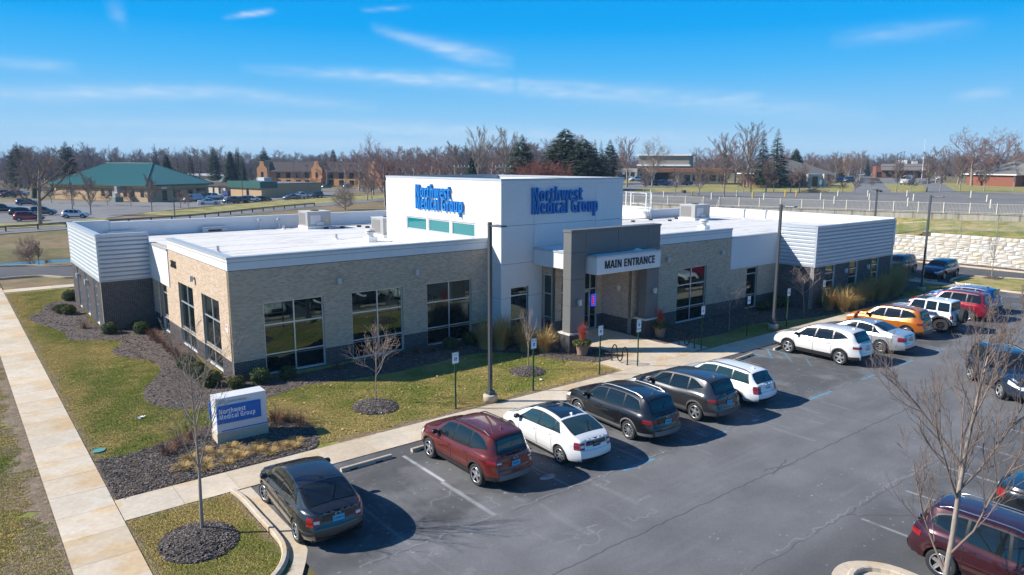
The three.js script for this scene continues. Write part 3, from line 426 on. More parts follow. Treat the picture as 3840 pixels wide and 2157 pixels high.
// --- brick faces
const Wf = [[1.46, 4.37], [5.83, 8.71], [10.18, 13.06]], op = (l, v0, v1) => l.map(a => [a[0], a[1], v0, v1]);
const F1 = facade([0, 0], [1, 0], 14.21, { dark: [0, HD], tan: [HD, HW], openings: op(Wf, .06, 3.47) });
const L1 = facade([0, -14.81], [0, 1], 14.78, { dark: [0, HD], tan: [HD, HW], openings: [[1.94, 3.35, .06, 2.87], ...op([[6.01, 8.83], [10.36, 13.16]], .06, 3.45)] });
const LV1 = facade([-2.77, -14.81], [1, 0], 2.77, { dark: [0, HM] });
const volL = [[2.2, 3.1], [5.4, 6.4], [8.8, 9.8]], volR = [[1.5, 2.82], [4.87, 6.1], [8.2, 9.36]];
const LV2 = facade([-2.77, -26.2], [0, 1], 11.36, { dark: [0, HM], openings: op(volL, .1, 2.9) });
const R1 = facade([21, 4.7], [1, 0], 15, { dark: [0, HD], tan: [HD, HW], openings: [[4.1, 6.95, .06, 3.47], [11.4, 12.65, .06, 2.88]] });
const R0 = facade([21, 2.38], [0, 1], 2.29, { dark: [0, HD], tan: [HD, 4.16] });
const E1 = facade([17.2, 2.38], [1, 0], 3.8, { dark: [0, HD], tan: [HD, 4.16], openings: [[.48, 3.32, 0, 3.5]] });
const E0 = facade([17.2, 1.24], [0, 1], 1.11, { dark: [0, HD], tan: [HD, 4.16], openings: [[.08, .78, .05, 3.5]] });
const RV1 = facade([36, 4.7], [0, 1], 2.73, { dark: [0, HM] });
const RV2 = facade([36, 7.46], [1, 0], 11.3, { dark: [0, HM], openings: op(volR, .1, 2.9) });
const RE = facade([47.3, 4.7], [1, 0], 6.7, { dark: [0, HD], tan: [HD, HM] });
// --- bricks: the nearest of each kind one by one, the rest of the brickwork together
{
  const unit = new THREE.BoxGeometry(1, 1, 1), q = new THREE.Matrix4(), c = new THREE.Color(); reseed(99);
  for (const kind of ['dark', 'tan']) {
    const name = kind + '_brick', cols = M[kind === 'tan' ? 'brickTan' : 'brickDark'], mats = cols.map(k => mat(k, .9));
    for (const b of bricks[kind]) { b.c = V((b.p + b.q) / 2, (b.y0 + b.y1) / 2, -.015).applyMatrix4(b.F); b.d = b.c.distanceTo(camera.position) + (b.c.x < 14 ? 0 : 50); b.m = b.F.clone().multiply(q.makeTranslation((b.p + b.q) / 2, (b.y0 + b.y1) / 2, -.015)).multiply(new THREE.Matrix4().makeScale(b.q - b.p, b.y1 - b.y0, .03)); }
    bricks[kind].sort((a, b) => a.d - b.d);
    for (const b of bricks[kind].slice(0, 300)) { const m = sh(new THREE.Mesh(unit, mats[Math.floor(rnd() * mats.length)])); m.name = name; m.applyMatrix4(b.m); B.add(m); }
    const rest = bricks[kind].slice(300), im = new THREE.InstancedMesh(unit, mat([1, 1, 1], .9), rest.length);
    rest.forEach((b, i) => { im.setMatrixAt(i, b.m); const k = cols[Math.floor(rnd() * cols.length)], s = rr(.92, 1.08); im.setColorAt(i, c.setRGB(k[0] * s, k[1] * s, k[2] * s)); });
    im.name = kind + '_brickwork'; im.userData.kind = 'stuff'; sh(im); B.add(im);
  }
}
// --- windows
for (const [a, b] of Wf) windowIn(F1, a, b, .06, 3.47, [(a + b) / 2], [1.0, 2.4]);
for (const [a, b] of [[6.01, 8.83], [10.36, 13.16]]) windowIn(L1, a, b, .06, 3.45, [(a + b) / 2], [1.0, 2.4]);
windowIn(L1, 1.94, 3.35, .06, 2.87, [], [1.0, 2.35]);
for (const [a, b] of volL) windowIn(LV2, a, b, .1, 2.9, [], [.66, 1.22, 1.78, 2.34]);
for (const [a, b] of volR) windowIn(RV2, a, b, .1, 2.9, [], [.66, 1.22, 1.78, 2.34]);
windowIn(R1, 4.1, 6.95, .06, 3.47, [5.5], [1.0, 2.4]); windowIn(R1, 11.4, 12.65, .06, 2.88, [], [1.0, 2.44]);
windowIn(E0, .08, .78, .05, 3.5, [], [1.02, 2.4], { back: .05 });
{ // entrance storefront with a pair of doors
  const s = windowIn(E1, .48, 3.32, .03, 3.5, [1.0, 1.9, 2.8], [2.46], { name: 'storefront', back: .06 });
  for (const u of [1.03, 1.93]) { const d = sub(B, 'entrance_door'); part(d, 'door_frame', place(E1, [box(u, u + .07, .03, 2.4, -.1, -.035), box(u + .77, u + .84, .03, 2.4, -.1, -.035), box(u + .07, u + .77, .03, .25, -.1, -.036), box(u + .07, u + .77, 2.3, 2.4, -.1, -.036)]), M.alu); part(d, 'handle', place(E1, [box(u + .66, u + .69, .8, 1.5, -.035, .02)]), M.steel); }
  const t = canvasTex(128, 256, (x, w, h) => { x.fillStyle = '#050505'; x.fillRect(0, 0, w, h); x.fillStyle = '#ddd'; x.font = 'bold 26px sans-serif'; for (const [y, n] of [[40, 5], [66, 7], [92, 4], [150, 6], [176, 5]]) for (let i = 0; i < n; i++) x.fillRect(14 + i * 14, y, 10, 12); });
  part(B, 'door_lettering', place(E1, [box(1.12, 1.36, 1.15, 2.15, -.075, -.072)]), mat([.5, .5, .5], .5));
  const n = thing('neon_open_sign', 'small lit neon sign with blue border inside the entrance glass', 'neon sign', [0, 0, 0]);
  const blue = new THREE.MeshStandardMaterial({ color: 0x050510, emissive: RGB(.03, .10, 1), emissiveIntensity: 1.6 }), red = new THREE.MeshStandardMaterial({ color: 0x100505, emissive: RGB(.9, .05, .12), emissiveIntensity: .9 });
  part(n, 'border_tube', place(E1, [box(2.93, 2.95, 1.4, 2.1, -.03, -.015), box(3.19, 3.21, 1.4, 2.1, -.03, -.015), box(2.95, 3.19, 1.4, 1.42, -.03, -.016), box(2.95, 3.19, 2.08, 2.1, -.03, -.016)]), blue);
  part(n, 'letter_tubes', place(E1, [0, 1, 2, 3].map(i => box(3.03, 3.11, 1.48 + i * .145, 1.58 + i * .145, -.03, -.017))), red);
  const l = new THREE.PointLight(RGB(.1, .2, 1), .04, 3); l.position.set(20.27, 1.75, 2.5); l.castShadow = true; scene.add(l);
}
// --- parapets of the wings: fascia band with a reveal, coping on top
function parapet(x0, x1, z0, z1, y0, y1, outer, o = {}) {   // outer: the side(s) that show the fascia
  part(B, 'parapet', box(x0, x1, y0, y1 - .10, z0, z1), o.m ?? M.fascia);
  part(B, 'coping', box(x0 - .03, x1 + .03, y1 - .10, y1, z0 - .03, z1 + .03), M.coping);
}
part(B, 'fascia_reveal', box(.001, 14.2, HW - .03, HW, -.2, .004), M.groove); part(B, 'fascia_reveal', box(-.004, .2, HW - .03, HW, -10.5, -.01), M.groove); part(B, 'fascia_reveal', box(21, 30.44, HW - .03, HW, 4.5, 4.704), M.groove);
parapet(-.02, 14.2, -.35, .02, HW, H1); parapet(-.02, .33, -10.5, -.39, HW, H1); parapet(21.0, 30.45, 4.35, 4.72, HW, H1);
part(B, 'fascia_line', box(-.024, 14.2, 5.41, 5.425, -.2, .024), M.groove); part(B, 'fascia_line', box(-.026, .2, 5.41, 5.425, -10.5, -.2), M.groove); part(B, 'fascia_line', box(21.1, 30.44, 5.41, 5.425, 4.6, 4.724), M.groove);
// white panels beside the metal volumes
{
  const wp = (F, a, b, lo, hi) => { part(B, 'white_panel', place(F, [box(a, b, lo, hi - .1, -.3, .045)]), M.eifs); part(B, 'coping', place(F, [box(a, b, hi - .1, hi, -.34, .075)]), M.coping); };
  wp(L1, .01, 4.24, 2.92, 5.05); wp(R1, 9.42, 14.97, 2.95, 5.08); wp(RE, .02, 6.7, 2.95, 5.08);
}
// metal volumes: horizontal siding panels, one by one
{
  const prof = (len, y0, h, F) => { const s = new THREE.Shape(); [[0, .012], [.045, .045], [.045, h - .05], [0, h - .016]].forEach((p, i) => i ? s.lineTo(p[0], p[1]) : s.moveTo(p[0], p[1])); const g = new THREE.ExtrudeGeometry(s, { depth: len, bevelEnabled: false }); g.rotateY(Math.PI / 2); g.scale(1, 1, -1); const gi = boxUV(g); gi.translate(0, y0, 0); return gi; };
  const sided = (F, len, a = 0) => {
    const n = 10, h = (5.5 - HM) / n;
    part(B, 'siding_backing', place(F, [box(a, len, HM, 5.5, -.2, .0)]), M.groove);
    for (let i = 0; i < n; i++) { const y0 = HM + i * h; const g = new THREE.BufferGeometry(), u0 = a, u1 = len, P = [[.001, y0 + .012], [.05, y0 + .028], [.05, y0 + h - .07], [.001, y0 + h - .008]]; const v = []; const quad = (A, B2, C, D) => v.push(...A, ...B2, ...C, ...A, ...C, ...D);
      for (let k = 0; k < 3; k++) quad([u0, P[k][1], P[k][0]], [u1, P[k][1], P[k][0]], [u1, P[k + 1][1], P[k + 1][0]], [u0, P[k + 1][1], P[k + 1][0]]);
      for (const [u, s] of [[u0, 1], [u1, -1]]) { const q = P.map(p => [u, p[1], p[0]]); if (s > 0) quad(q[0], q[1], q[2], q[3]); else quad(q[3], q[2], q[1], q[0]); }
      g.setAttribute('position', new THREE.Float32BufferAttribute(v, 3)); part(B, 'siding_panel', boxUV(g.applyMatrix4(F)), M.siding); }
    part(B, 'siding_trim', place(F, [box(a, len, 5.5, 5.68, -.28, .07), box(a, len, HM - .05, HM, -.1, .06)]), M.siding);
  };
  sided(LV1, 2.72, .05); sided(LV2, 11.33, 0); sided(RV1, 2.70, 0); sided(RV2, 11.25, .05);
  for (const [F, u] of [[LV1, 0], [RV2, 0], [RV2, 11.25]]) part(B, 'corner_trim', place(F, [box(u - .055, u + .05, HM - .052, 5.682, -.05, .075)]), M.siding);
  part(B, 'corner_trim', box(-.11, -.04, HM, 5.68, -15.0, -14.735), M.siding);
  // inner faces of the volumes' parapets
  part(B, 'parapet_lining', box(-2.48, -2.4, RY, 5.62, -26.1, -15.0), M.fascia); part(B, 'parapet_lining', box(-2.4, -.02, RY, 5.62, -15.09, -15.0), M.fascia); part(B, 'parapet_lining', box(36.3, 47.1, RY, 5.62, 7.1, 7.18), M.fascia); part(B, 'parapet_lining', box(36.22, 36.3, RY, 5.62, 4.72, 7.18), M.fascia); part(B, 'parapet_lining', box(47.1, 47.25, RY, 5.66, 4.76, 7.18), M.fascia);
}
// --- roof and the walls behind
part(B, 'roof', plan([[.1, -.1], [21.1, -.1], [21.1, 4.6], [36.2, 4.6], [36.2, 7.3], [47.2, 7.3], [47.2, 4.6], [53.8, 4.6], [53.8, -14.6], [45, -14.6], [45, -26], [-2.6, -26], [-2.6, -14.95], [.1, -14.95]], RY), M.roof);
for (let k = 1; k < 9; k++) part(B, 'roof_seam', box(.4, k > 3 ? 44.8 : 14.1, RY + .001, RY + .007, -k * 3 - .05, -k * 3 + .05), M.roofSeam ??= mat([.60, .585, .56], .8)); for (let k = 0; k < 6; k++) part(B, 'roof_seam', box(23.9, 53.4, RY + .001, RY + .007, 3 - k * 3 - .05, 3 - k * 3 + .05), M.roofSeam);
{
  const rear = (x0, x1, z0, z1, h) => { part(B, 'rear_wall', box(x0, x1, 0, h - .08, z0, z1), M.eifs); part(B, 'coping', box(x0 - .02, x1 + .02, h - .08, h, z0 - .02, z1 + .02), M.fascia); };
  rear(-2.75, -.3, -26.2, -25.85, 5.68); rear(-.28, 45.0, -26.2, -25.85, 5.55); rear(45.02, 45.37, -26.2, -14.75, 5.55); rear(45.4, 54, -15.1, -14.75, 5.3); rear(53.66, 54, -14.7, 4.66, 5.3);
}
// --- tower of white wall panels with open joints
const TW = { x0: 14.21, x1: 23.8, z0: -11.48, z1: 1.23, h: 8.9 };
{
  part(B, 'tower_core', box(TW.x0 + .14, TW.x1 - .14, RY - .3, TW.h - .4, TW.z0 + .14, TW.z1 - .14), M.groove);
  part(B, 'tower_core', box(TW.x0 + .03, 17.19, 0, RY - .3, -.2, TW.z1 - .18), M.groove);
  const Ft = frameOf([TW.x0, TW.z1], [1, 0]), Lt = frameOf([TW.x0, TW.z0], [0, 1]);
  const panel = (F, pts, t = .045) => { const s = new THREE.Shape(pts.map(p => new THREE.Vector2(...p))); const g = new THREE.ExtrudeGeometry(s, { depth: t - .008, bevelEnabled: true, bevelThickness: .008, bevelSize: .006, bevelOffset: -.006, bevelSegments: 1 }); g.translate(0, 0, -t); g.applyMatrix4(F); part(B, 'wall_panel', boxUV(g), M.eifs); };
  const j = .009, R = (a, b, c, d) => [[a + j, c + j], [b - j, c + j], [b - j, d - j], [a + j, d - j]];
  const us = [0, 2.33, 7.22, 9.59], ys = [0, 2.33, 4.25, 6.37, 8.63];
  for (let i = 0; i < 3; i++) for (let k = 1; k < 4; k++) { if (k === 1) continue; panel(Ft, R(us[i], us[i + 1], ys[k], ys[k + 1])); }
  panel(Ft, [[j, .0], [.69, .0], [.69, 2.33 - j], [j, 2.33 - j]]); panel(Ft, [[1.97, 0], [2.98, 0], [2.98, 2.33 - j], [1.97, 2.33 - j]]);
  panel(Ft, [[j, 2.33 + j], [.69, 2.33 + j], [.69, 2.91], [1.97, 2.91], [1.97, 2.33 + j], [2.98, 2.33 + j], [2.98, 4.25 - j], [j, 4.25 - j]]);
  windowIn(Ft, .69, 1.97, .1, 2.91, [], [1.05, 2.42], { back: .09 });
  const ls = [0, 2.56, 10.23, 12.71];
  for (let i = 0; i < 3; i++) { panel(Lt, R(ls[i], ls[i + 1], 6.37, 8.63)); }
  panel(Lt, R(0, 2.56, RY, 6.37)); panel(Lt, R(10.23, 12.71, 4.25, 6.37)); panel(Lt, R(2.56, 10.23, RY, 5.53)); panel(Lt, R(11.48, 12.71, 2.33, 4.25)); panel(Lt, R(11.48, 12.71, 0, 2.33)); panel(Lt, R(2.56, 10.23, 6.345, 6.37));
  for (const [a, b] of [[2.58, 5.02], [5.24, 7.64], [7.86, 10.23]]) windowIn(Lt, a, b, 5.53, 6.345, [], [], { back: .03, glass: M.glassTeal, fw: .07, name: 'clerestory_window' });
  for (const u of [5.02, 7.64]) panel(Lt, [[u, 5.53], [u + .22, 5.53], [u + .22, 6.345], [u, 6.345]]);
  part(B, 'tower_ledge', box(TW.x0 - .05, TW.x0 - .002, 5.07, 5.11, TW.z0, -.36), M.fascia);
  part(B, 'rear_wall', box(TW.x0, TW.x1, RY, 8.6, TW.z0 - .1, TW.z0 - .002), M.eifs); part(B, 'rear_wall', box(TW.x1 - .06, TW.x1 - .001, RY, 8.62, TW.z0, TW.z1 - .05), M.eifs);
  part(B, 'tower_fascia', [box(TW.x0 - .02, TW.x0 + .3, 8.63, 8.82, TW.z0, TW.z1 + .02), box(TW.x1 - .3, TW.x1 + .02, 8.63, 8.82, TW.z0, TW.z1 + .02), box(TW.x0 + .3, TW.x1 - .3, 8.63, 8.821, TW.z1 - .3, TW.z1 + .021), box(TW.x0 + .3, TW.x1 - .3, 8.2, 8.82, TW.z0, TW.z0 + .3)], M.fascia);
  part(B, 'coping', [box(TW.x0 - .05, TW.x0 + .33, 8.82, 8.93, TW.z0 - .03, TW.z1 + .05), box(TW.x1 - .33, TW.x1 + .05, 8.82, 8.93, TW.z0 - .03, TW.z1 + .05), box(TW.x0 + .33, TW.x1 - .33, 8.82, 8.93, TW.z1 - .33, TW.z1 + .05), box(TW.x0 + .33, TW.x1 - .33, 8.82, 8.93, TW.z0 - .03, TW.z0 + .33)], M.coping);
  part(B, 'tower_roof', box(TW.x0 + .3, TW.x1 - .3, 8.2, 8.3, TW.z0 + .3, TW.z1 - .3), M.roof);
}
// --- entrance canopy, portal and piers
{
  part(B, 'canopy', box(16.5, 21.5, 4.12, 4.96, 1.26, 6.3), M.fascia); part(B, 'coping', box(16.47, 21.53, 4.96, 5.06, 1.26, 6.33), M.coping); part(B, 'canopy_roof', box(16.7, 21.3, 5.06, 5.068, 1.3, 6.15), M.white);
  part(B, 'soffit', box(16.56, 21.44, 4.08, 4.12, 1.3, 6.24), M.white);
  const pnl = (x0, x1, y0, y1, z0, z1) => { const j = .008, g = new RoundedBoxGeometry(x1 - x0 - 2 * j, y1 - y0 - 2 * j, z1 - z0, 1, .006); g.translate((x0 + x1) / 2, (y0 + y1) / 2, (z0 + z1) / 2); part(B, 'portal_panel', boxUV(g), M.grey); };
  const ys = [1.07, 2.47, 3.86, 5.24, 6.31];
  for (const [a, b] of [[15.29, 16.34], [21.15, 22.2]]) { part(B, 'portal_core', box(a + .03, b - .03, 1.06, 6.25, 5.09, 5.62), M.greyDark); for (let i = 0; i < 4; i++) pnl(a, b, ys[i], ys[i + 1], 5.06, 5.65); }
  part(B, 'portal_core', box(16.3, 21.2, 5.1, 6.25, 5.1, 5.62), M.greyDark); pnl(16.34, 18.75, 5.09, 6.31, 5.06, 5.649); pnl(18.75, 21.15, 5.09, 6.31, 5.06, 5.649);
  part(B, 'coping', box(15.26, 22.23, 6.31, 6.42, 5.03, 5.68), M.grey);
  for (const [a, b] of [[15.21, 16.42], [21.07, 22.28]]) {
    part(B, 'pier_cap', box(a - .04, b + .04, .97, 1.06, 4.86, 5.76), M.cap);
    const F0 = frameOf([a, 5.72], [1, 0]), F2 = frameOf([a, 4.9], [0, 1]), c = (F, len) => { const g = new THREE.InstancedMesh(new THREE.BoxGeometry(1, 1, 1), mat([.058, .05, .052], .9), 0); };
    part(B, 'pier_core', box(a + .012, b - .012, 0, .97, 4.912, 5.708), M.mortarDark);
    for (const [F, len] of [[F0, 1.21], [F2, .79]]) for (let r = 0; r < 14; r++) for (let k = -1; k < 7; k++) { const s = Math.max(.003, k * .2033 + (r % 2 ? .1 : 0) + .005), e = Math.min(len - .003, k * .2033 + (r % 2 ? .1 : 0) + .198); if (e - s < .03) continue; const m = sh(new THREE.Mesh(courses.unit ??= new THREE.BoxGeometry(1, 1, 1), (courses.mats ??= M.brickDark.map(q => mat(q, .9)))[(r * 5 + k * 3 + 10) % 5])); m.name = 'pier_brick'; m.applyMatrix4(F.clone().multiply(new THREE.Matrix4().makeTranslation((s + e) / 2, r * .0677 + .034, -.012)).multiply(new THREE.Matrix4().makeScale(e - s, .0577, .024))); B.add(m); }
  }
  part(B, 'roof_saddle', (() => { const g = new THREE.BufferGeometry(); const a = [19.3, 5.07, 5.1], b = [20.3, 5.07, 6.0], c = [21.3, 5.07, 5.1], d = [20.2, 5.36, 5.1]; g.setAttribute('position', new THREE.Float32BufferAttribute([...a, ...b, ...d, ...b, ...c, ...d, ...a, ...d, ...c], 3)); return boxUV(g); })(), mat([.85, .85, .84], .6, { side: THREE.DoubleSide }));
}
// --- wall lights, pipe, small plates: things that hang on the wall
function wallLight(p, turn, label) { const t = thing('wall_light', label, 'wall light', p, turn, 'wall lights of the medical building'); part(t, 'housing', new RoundedBoxGeometry(.17, .30, .15, 1, .015).translate(0, 0, .16), M.hvacLight); part(t, 'mounting_arm', box(-.05, .05, -.06, .06, 0, .09), M.alu); part(t, 'lens', box(-.07, .07, -.158, -.149, .1, .22), M.alu); }
const wl = 'small white box light on tan brick ';
wallLight([5.16, 4.13, .0], 0, wl + 'between first and second big windows of shaded front'); wallLight([9.5, 4.14, .0], 0, wl + 'beside the white tower'); wallLight([23.95, 4.14, 4.7], 0, wl + 'just past the grey portal'); wallLight([29.35, 4.17, 4.7], 0, wl + 'next to the blank white panel');
wallLight([0, 4.05, -5.5], -Math.PI / 2, wl + 'on the sunlit side wall above two windows');
for (const [z, l] of [[-22.7, 'at the far end of the siding-clad wing'], [-19.3, 'near the corner of the siding-clad wing']]) wallLight([-2.77, 2.35, z], -Math.PI / 2, 'white box light on dark brick ' + l);
for (const [x, l] of [[40.1, 'under shaded metal siding between windows, toward the white panel'], [43.4, 'under shaded metal siding between windows, toward the stone wall']]) wallLight([x, 2.35, 7.46], 0, 'white box light on dark brick ' + l);
wallLight([15.82, 2.66, 5.65], 0, 'white box light on the grey portal pillar above the red twigs pot'); wallLight([21.72, 2.66, 5.65], 0, 'white box light on the portal pillar beside the wing');
{
  const s = thing('oval_sconce', 'oval frosted wall lamp on brick inside the entrance porch', 'wall lamp', [20.98, 2.6, 3.7], -Math.PI / 2); part(s, 'shade', new THREE.SphereGeometry(.12, 14, 10).scale(1, 1.5, .6), mat([.75, .72, .62], .4)); part(s, 'backplate', box(-.06, .06, -.12, .12, -.03, 0), M.alu);
  const d = thing('downpipe', 'cream painted drain pipe at the recess beside a narrow window', 'pipe', [0, 0, 0]); part(d, 'pipe', tube([V(-.06, 2.85, -12.95), V(-.06, 1.2, -12.99), V(-.06, .95, -13.0), V(-.1, .85, -12.95)], .04, 20, 8), mat([.62, .5, .33], .6)); part(d, 'bracket', box(-.12, 0, 1.9, 1.94, -13.06, -12.9), M.alu);
  const f = thing('fire_connection_plate', 'white plate with red letters on tan brick by the corner', 'sign', [-.001, 2.37, -.62], -Math.PI / 2); part(f, 'plate', box(-.16, .16, -.17, .17, .0, .012), M.white);
  const fl = sub(f, 'lettering'); const red = mat([.6, .02, .02], .6); const lg = new THREE.Group(); letters(fl, 'FDC', font.bold, .26, .11, .004, red); fl.position.set(-.13, .0, .012); part(f, 'arrow', box(-.1, .1, -.11, -.09, .012, .016), red);
  const g2 = thing('fire_notice_plate', 'pale plate on the tan end wall near the blue parked cars', 'sign', [53.2, 2.4, 4.71]); part(g2, 'plate', box(-.25, .25, -.3, .3, 0, .02), M.white); part(g2, 'marks', box(-.15, .15, -.2, .2, .02, .024), mat([.6, .3, .3], .7));
  // wall lettering
  const nn = thing('house_number', 'dark street number 2505 on sunlit tan brick', 'lettering', [-.004, 4.14, -9.97], -Math.PI / 2); letters(nn, '2505', font.bold, 1.07, .27, .05, M.letterDark);
  const me = thing('entrance_lettering', 'black capital letters reading main entrance on the canopy front', 'lettering', [17.04, 4.37, 6.302]); letters(me, 'MAIN ENTRANCE', font.bold, 3.97, .30, .03, M.letterDark);
  const s1 = thing('wall_lettering', 'large blue two-line letters on the shaded front of the tower', 'lettering', [16.24, 0, 1.232]); const a = sub(s1, 'upper_line'), b = sub(s1, 'lower_line'); letters(a, 'Northwest', font.bold, 3.98, .56, .16, M.letter, .92); letters(b, 'Medical Group', font.bold, 5.28, .58, .16, M.letter, .92); a.position.y = 7.65; b.position.y = 6.93;
  const s2 = thing('wall_lettering', 'large blue two-line letters on the sunlit side of the tower', 'lettering', [14.208, 0, -7.6], -Math.PI / 2); const c = sub(s2, 'upper_line'), e = sub(s2, 'lower_line'); letters(c, 'Northwest', font.bold, 4.05, .57, .16, M.letter, .92); letters(e, 'Medical Group', font.bold, 5.35, .6, .16, M.letter, .92); c.position.y = 7.66; e.position.y = 6.92;
}
// --- things on the roof
function hvac(label, x0, x1, z0, z1, y0, h) {
  const t = thing('rooftop_unit', label, 'hvac unit', [(x0 + x1) / 2, RY, (z0 + z1) / 2]); const a = (x1 - x0) / 2, b = (z1 - z0) / 2;
  part(t, 'curb', box(-a - .05, a + .05, 0, .22, -b - .05, b + .05), M.white); part(t, 'casing', boxUV(new RoundedBoxGeometry(2 * a, h, 2 * b, 1, .02).translate(0, .22 + h / 2, 0)), M.hvac);
  part(t, 'coil', box(-a - .012, -a + .01, .35, .1 + h, -b + .12, b * .5), M.coil); part(t, 'top_lid', box(-a - .03, a + .03, .22 + h, .26 + h, -b - .03, b + .03), M.hvacLight);
  part(t, 'access_panel', box(-a * .75, a * .1, .4, h * .95, b, b + .012), M.hvacLight); part(t, 'access_panel', box(a * .25, a * .85, .4, h * .95, b, b + .012), M.hvac); part(t, 'fan_guard', cyl(0, .26 + h, .32 + h, 0, .35, .33, 18), M.black);
  part(t, 'warning_label', box(a * .6, a * .75, .5, .75, b + .012, b + .016), mat([.65, .5, .05], .6)); part(t, 'vent_cowl', box(-a * .3, a * .3, .3, .55, b + .012, b + .14), M.hvacLight);
  return t;
}
hvac('grey rooftop air handler in front of the long rear parapet', 13.35, 15.35, -24.9, -23.1, RY, 1.15); hvac('grey rooftop unit half hidden behind the tower', 14.9, 16.6, -15.2, -13.4, RY, 1.15); hvac('grey rooftop unit beside the end parapet with yellow label', 46.0, 48.3, -11.9, -10.1, RY, 1.2);
function roofPipe(x, z, h, label, cap = true) { const t = thing('vent_pipe', label, 'vent pipe', [x, RY, z], 0, 'vent pipes on the flat roof'); part(t, 'pipe', cyl(0, 0, h, 0, .09, .08, 10), M.galv); part(t, 'flashing', cyl(0, 0, .08, 0, .2, .1, 12), M.white); if (cap) part(t, 'cap', cyl(0, h - .02, h + .1, 0, .16, .13, 12), M.galv); }
roofPipe(10.3, -25.4, .75, 'thin capped vent pipe standing against the rear parapet'); roofPipe(11.85, -25.4, .72, 'thin capped vent pipe standing against the rear parapet'); roofPipe(11.83, -24.3, .3, 'short white stub pipe before the rear parapet', false); roofPipe(11.86, -14.6, .38, 'small white cone vent amid the open roof', false); roofPipe(3.1, -12, .38, 'small white cone vent near the sunlit roof edge', false);
roofPipe(51.9, -8.7, .8, 'thin capped vent pipe standing by the end parapet'); roofPipe(52.3, -6.6, .8, 'thin capped vent pipe standing by the end parapet');
function bigVent(x, z, label) { const t = thing('exhaust_vent', label, 'roof vent', [x, RY, z]); part(t, 'base', box(-.35, .35, 0, .35, -.35, .35), M.white); part(t, 'drum', cyl(0, .35, .62, 0, .22, .22, 16), M.hvacLight); part(t, 'hood', [cyl(0, .62, .7, 0, .36, .36, 18), cyl(0, .76, .88, 0, .36, .28, 18)], M.hvacLight); }
bigVent(13.0, -11.7, 'white drum exhaust vent on a stained roof patch'); bigVent(38.5, -3.5, 'silver low exhaust vent over the front brick wing');
for (const [x, z] of [[14.75, -22.7], [16.1, -22.6], [17.6, -22.6], [17.8, -21.5], [40.1, -12.5], [42.9, -12.8], [43.6, -11.1], [46.2, -12.4]]) { const t = thing('pipe_support', 'small black rubber block carrying a gas line on the roof', 'pipe support', [x, RY, z], 0, 'gas line supports on the roof'); part(t, 'block', box(-.16, .16, 0, .14, -.1, .1), M.black); part(t, 'strap', box(-.03, .03, .14, .18, -.09, .09), M.steel); }
tagMesh(part(scene, 'gas_line', merge([bar(V(14.7, RY + .17, -22.7), V(19.2, RY + .17, -22.6), .02), bar(V(38.9, RY + .17, -13.6), V(46.2, RY + .17, -12.3), .02)]), mat([.12, .06, .04], .6)), 'thin brown gas line running over black blocks on the roof', 'pipe');
function tagMesh(o, label, category, group) { o.name = numbered(o.name); o.userData = { label, category }; if (group) o.userData.group = group; return o; }
{
  for (const [x, z, l] of [[6.8, -25.5, 'low scupper box with white cage at the left roof parapet'], [.4, -25.5, 'low scupper box in the corner behind metal siding']]) { const t = thing('roof_drain_box', l, 'drain box', [x, RY, z]); part(t, 'pan', box(-.9, .9, 0, .25, -.2, .2), M.hvacLight); part(t, 'opening', box(-.5, .5, .06, .2, .2, .21), M.black); part(t, 'cage', box(-.9, .9, .25, .42, -.02, .02), M.galv); }
  const l = thing('roof_ladder', 'white steel roof ladder with safety cage at the parapet step', 'ladder', [43.9, RY, -14.3]); const W2 = mat([.8, .8, .78], .5);
  for (const [x, z, h] of [[0, 0, 2.5], [.75, 0, 2.5], [-1.1, -1.6, 2.6], [-.3, -1.7, 2.6]]) part(l, 'post', box(x - .035, x + .035, x < -.2 ? .9 : 0, h, z - .035, z + .035), W2);
  part(l, 'rail', [box(-1.1, -.3, 2.54, 2.6, -1.7, -1.64), bar(V(0, 2.46, 0), V(-.3, 2.5, -1.65), .03), bar(V(.75, 2.46, 0), V(-1.1, 2.5, -1.6), .03), bar(V(0, 1.4, 0), V(-.3, 1.45, -1.65), .03), box(0, .75, 1.35, 1.41, -.03, .03)], W2); for (let k = 0; k < 6; k++) part(l, 'rung', box(0, .75, .3 + k * .3, .33 + k * .3, -.02, .02), W2); part(l, 'platform', box(-1.1, .7, .95, 1.0, -1.7, -.1), W2);
}
// ---------------------------------------------------------------- vehicles
function curve(pts) { // monotone cubic through [x, y]
  const n = pts.length, d = [], m = []; for (let i = 0; i < n - 1; i++) d.push((pts[i + 1][1] - pts[i][1]) / (pts[i + 1][0] - pts[i][0]));
  m[0] = d[0]; m[n - 1] = d[n - 2]; for (let i = 1; i < n - 1; i++) m[i] = d[i - 1] * d[i] <= 0 ? 0 : 2 * d[i - 1] * d[i] / (d[i - 1] + d[i]);
  return x => { if (x <= pts[0][0]) return pts[0][1]; if (x >= pts[n - 1][0]) return pts[n - 1][1]; let i = 0; while (x > pts[i + 1][0]) i++; const h = pts[i + 1][0] - pts[i][0], t = (x - pts[i][0]) / h, t2 = t * t, t3 = t2 * t; return (2 * t3 - 3 * t2 + 1) * pts[i][1] + (t3 - 2 * t2 + t) * h * m[i] + (-2 * t3 + 3 * t2) * pts[i + 1][1] + (t3 - t2) * h * m[i + 1]; };
}
const DR = [[.2, .16], [.34, .03], [.5, 0], [.62, .02], [.72, .07], [1.0, .12], [1.2, .2]], DF = [[.2, .18], [.35, .04], [.5, 0], [.65, .03], [.8, .10], [1.0, .2], [1.2, .3]];
const SEC = curve([[0, .90], [.12, .945], [.36, .99], [.52, 1.0], [.7, .99], [.84, .97], [.95, .945], [1, .915]]);
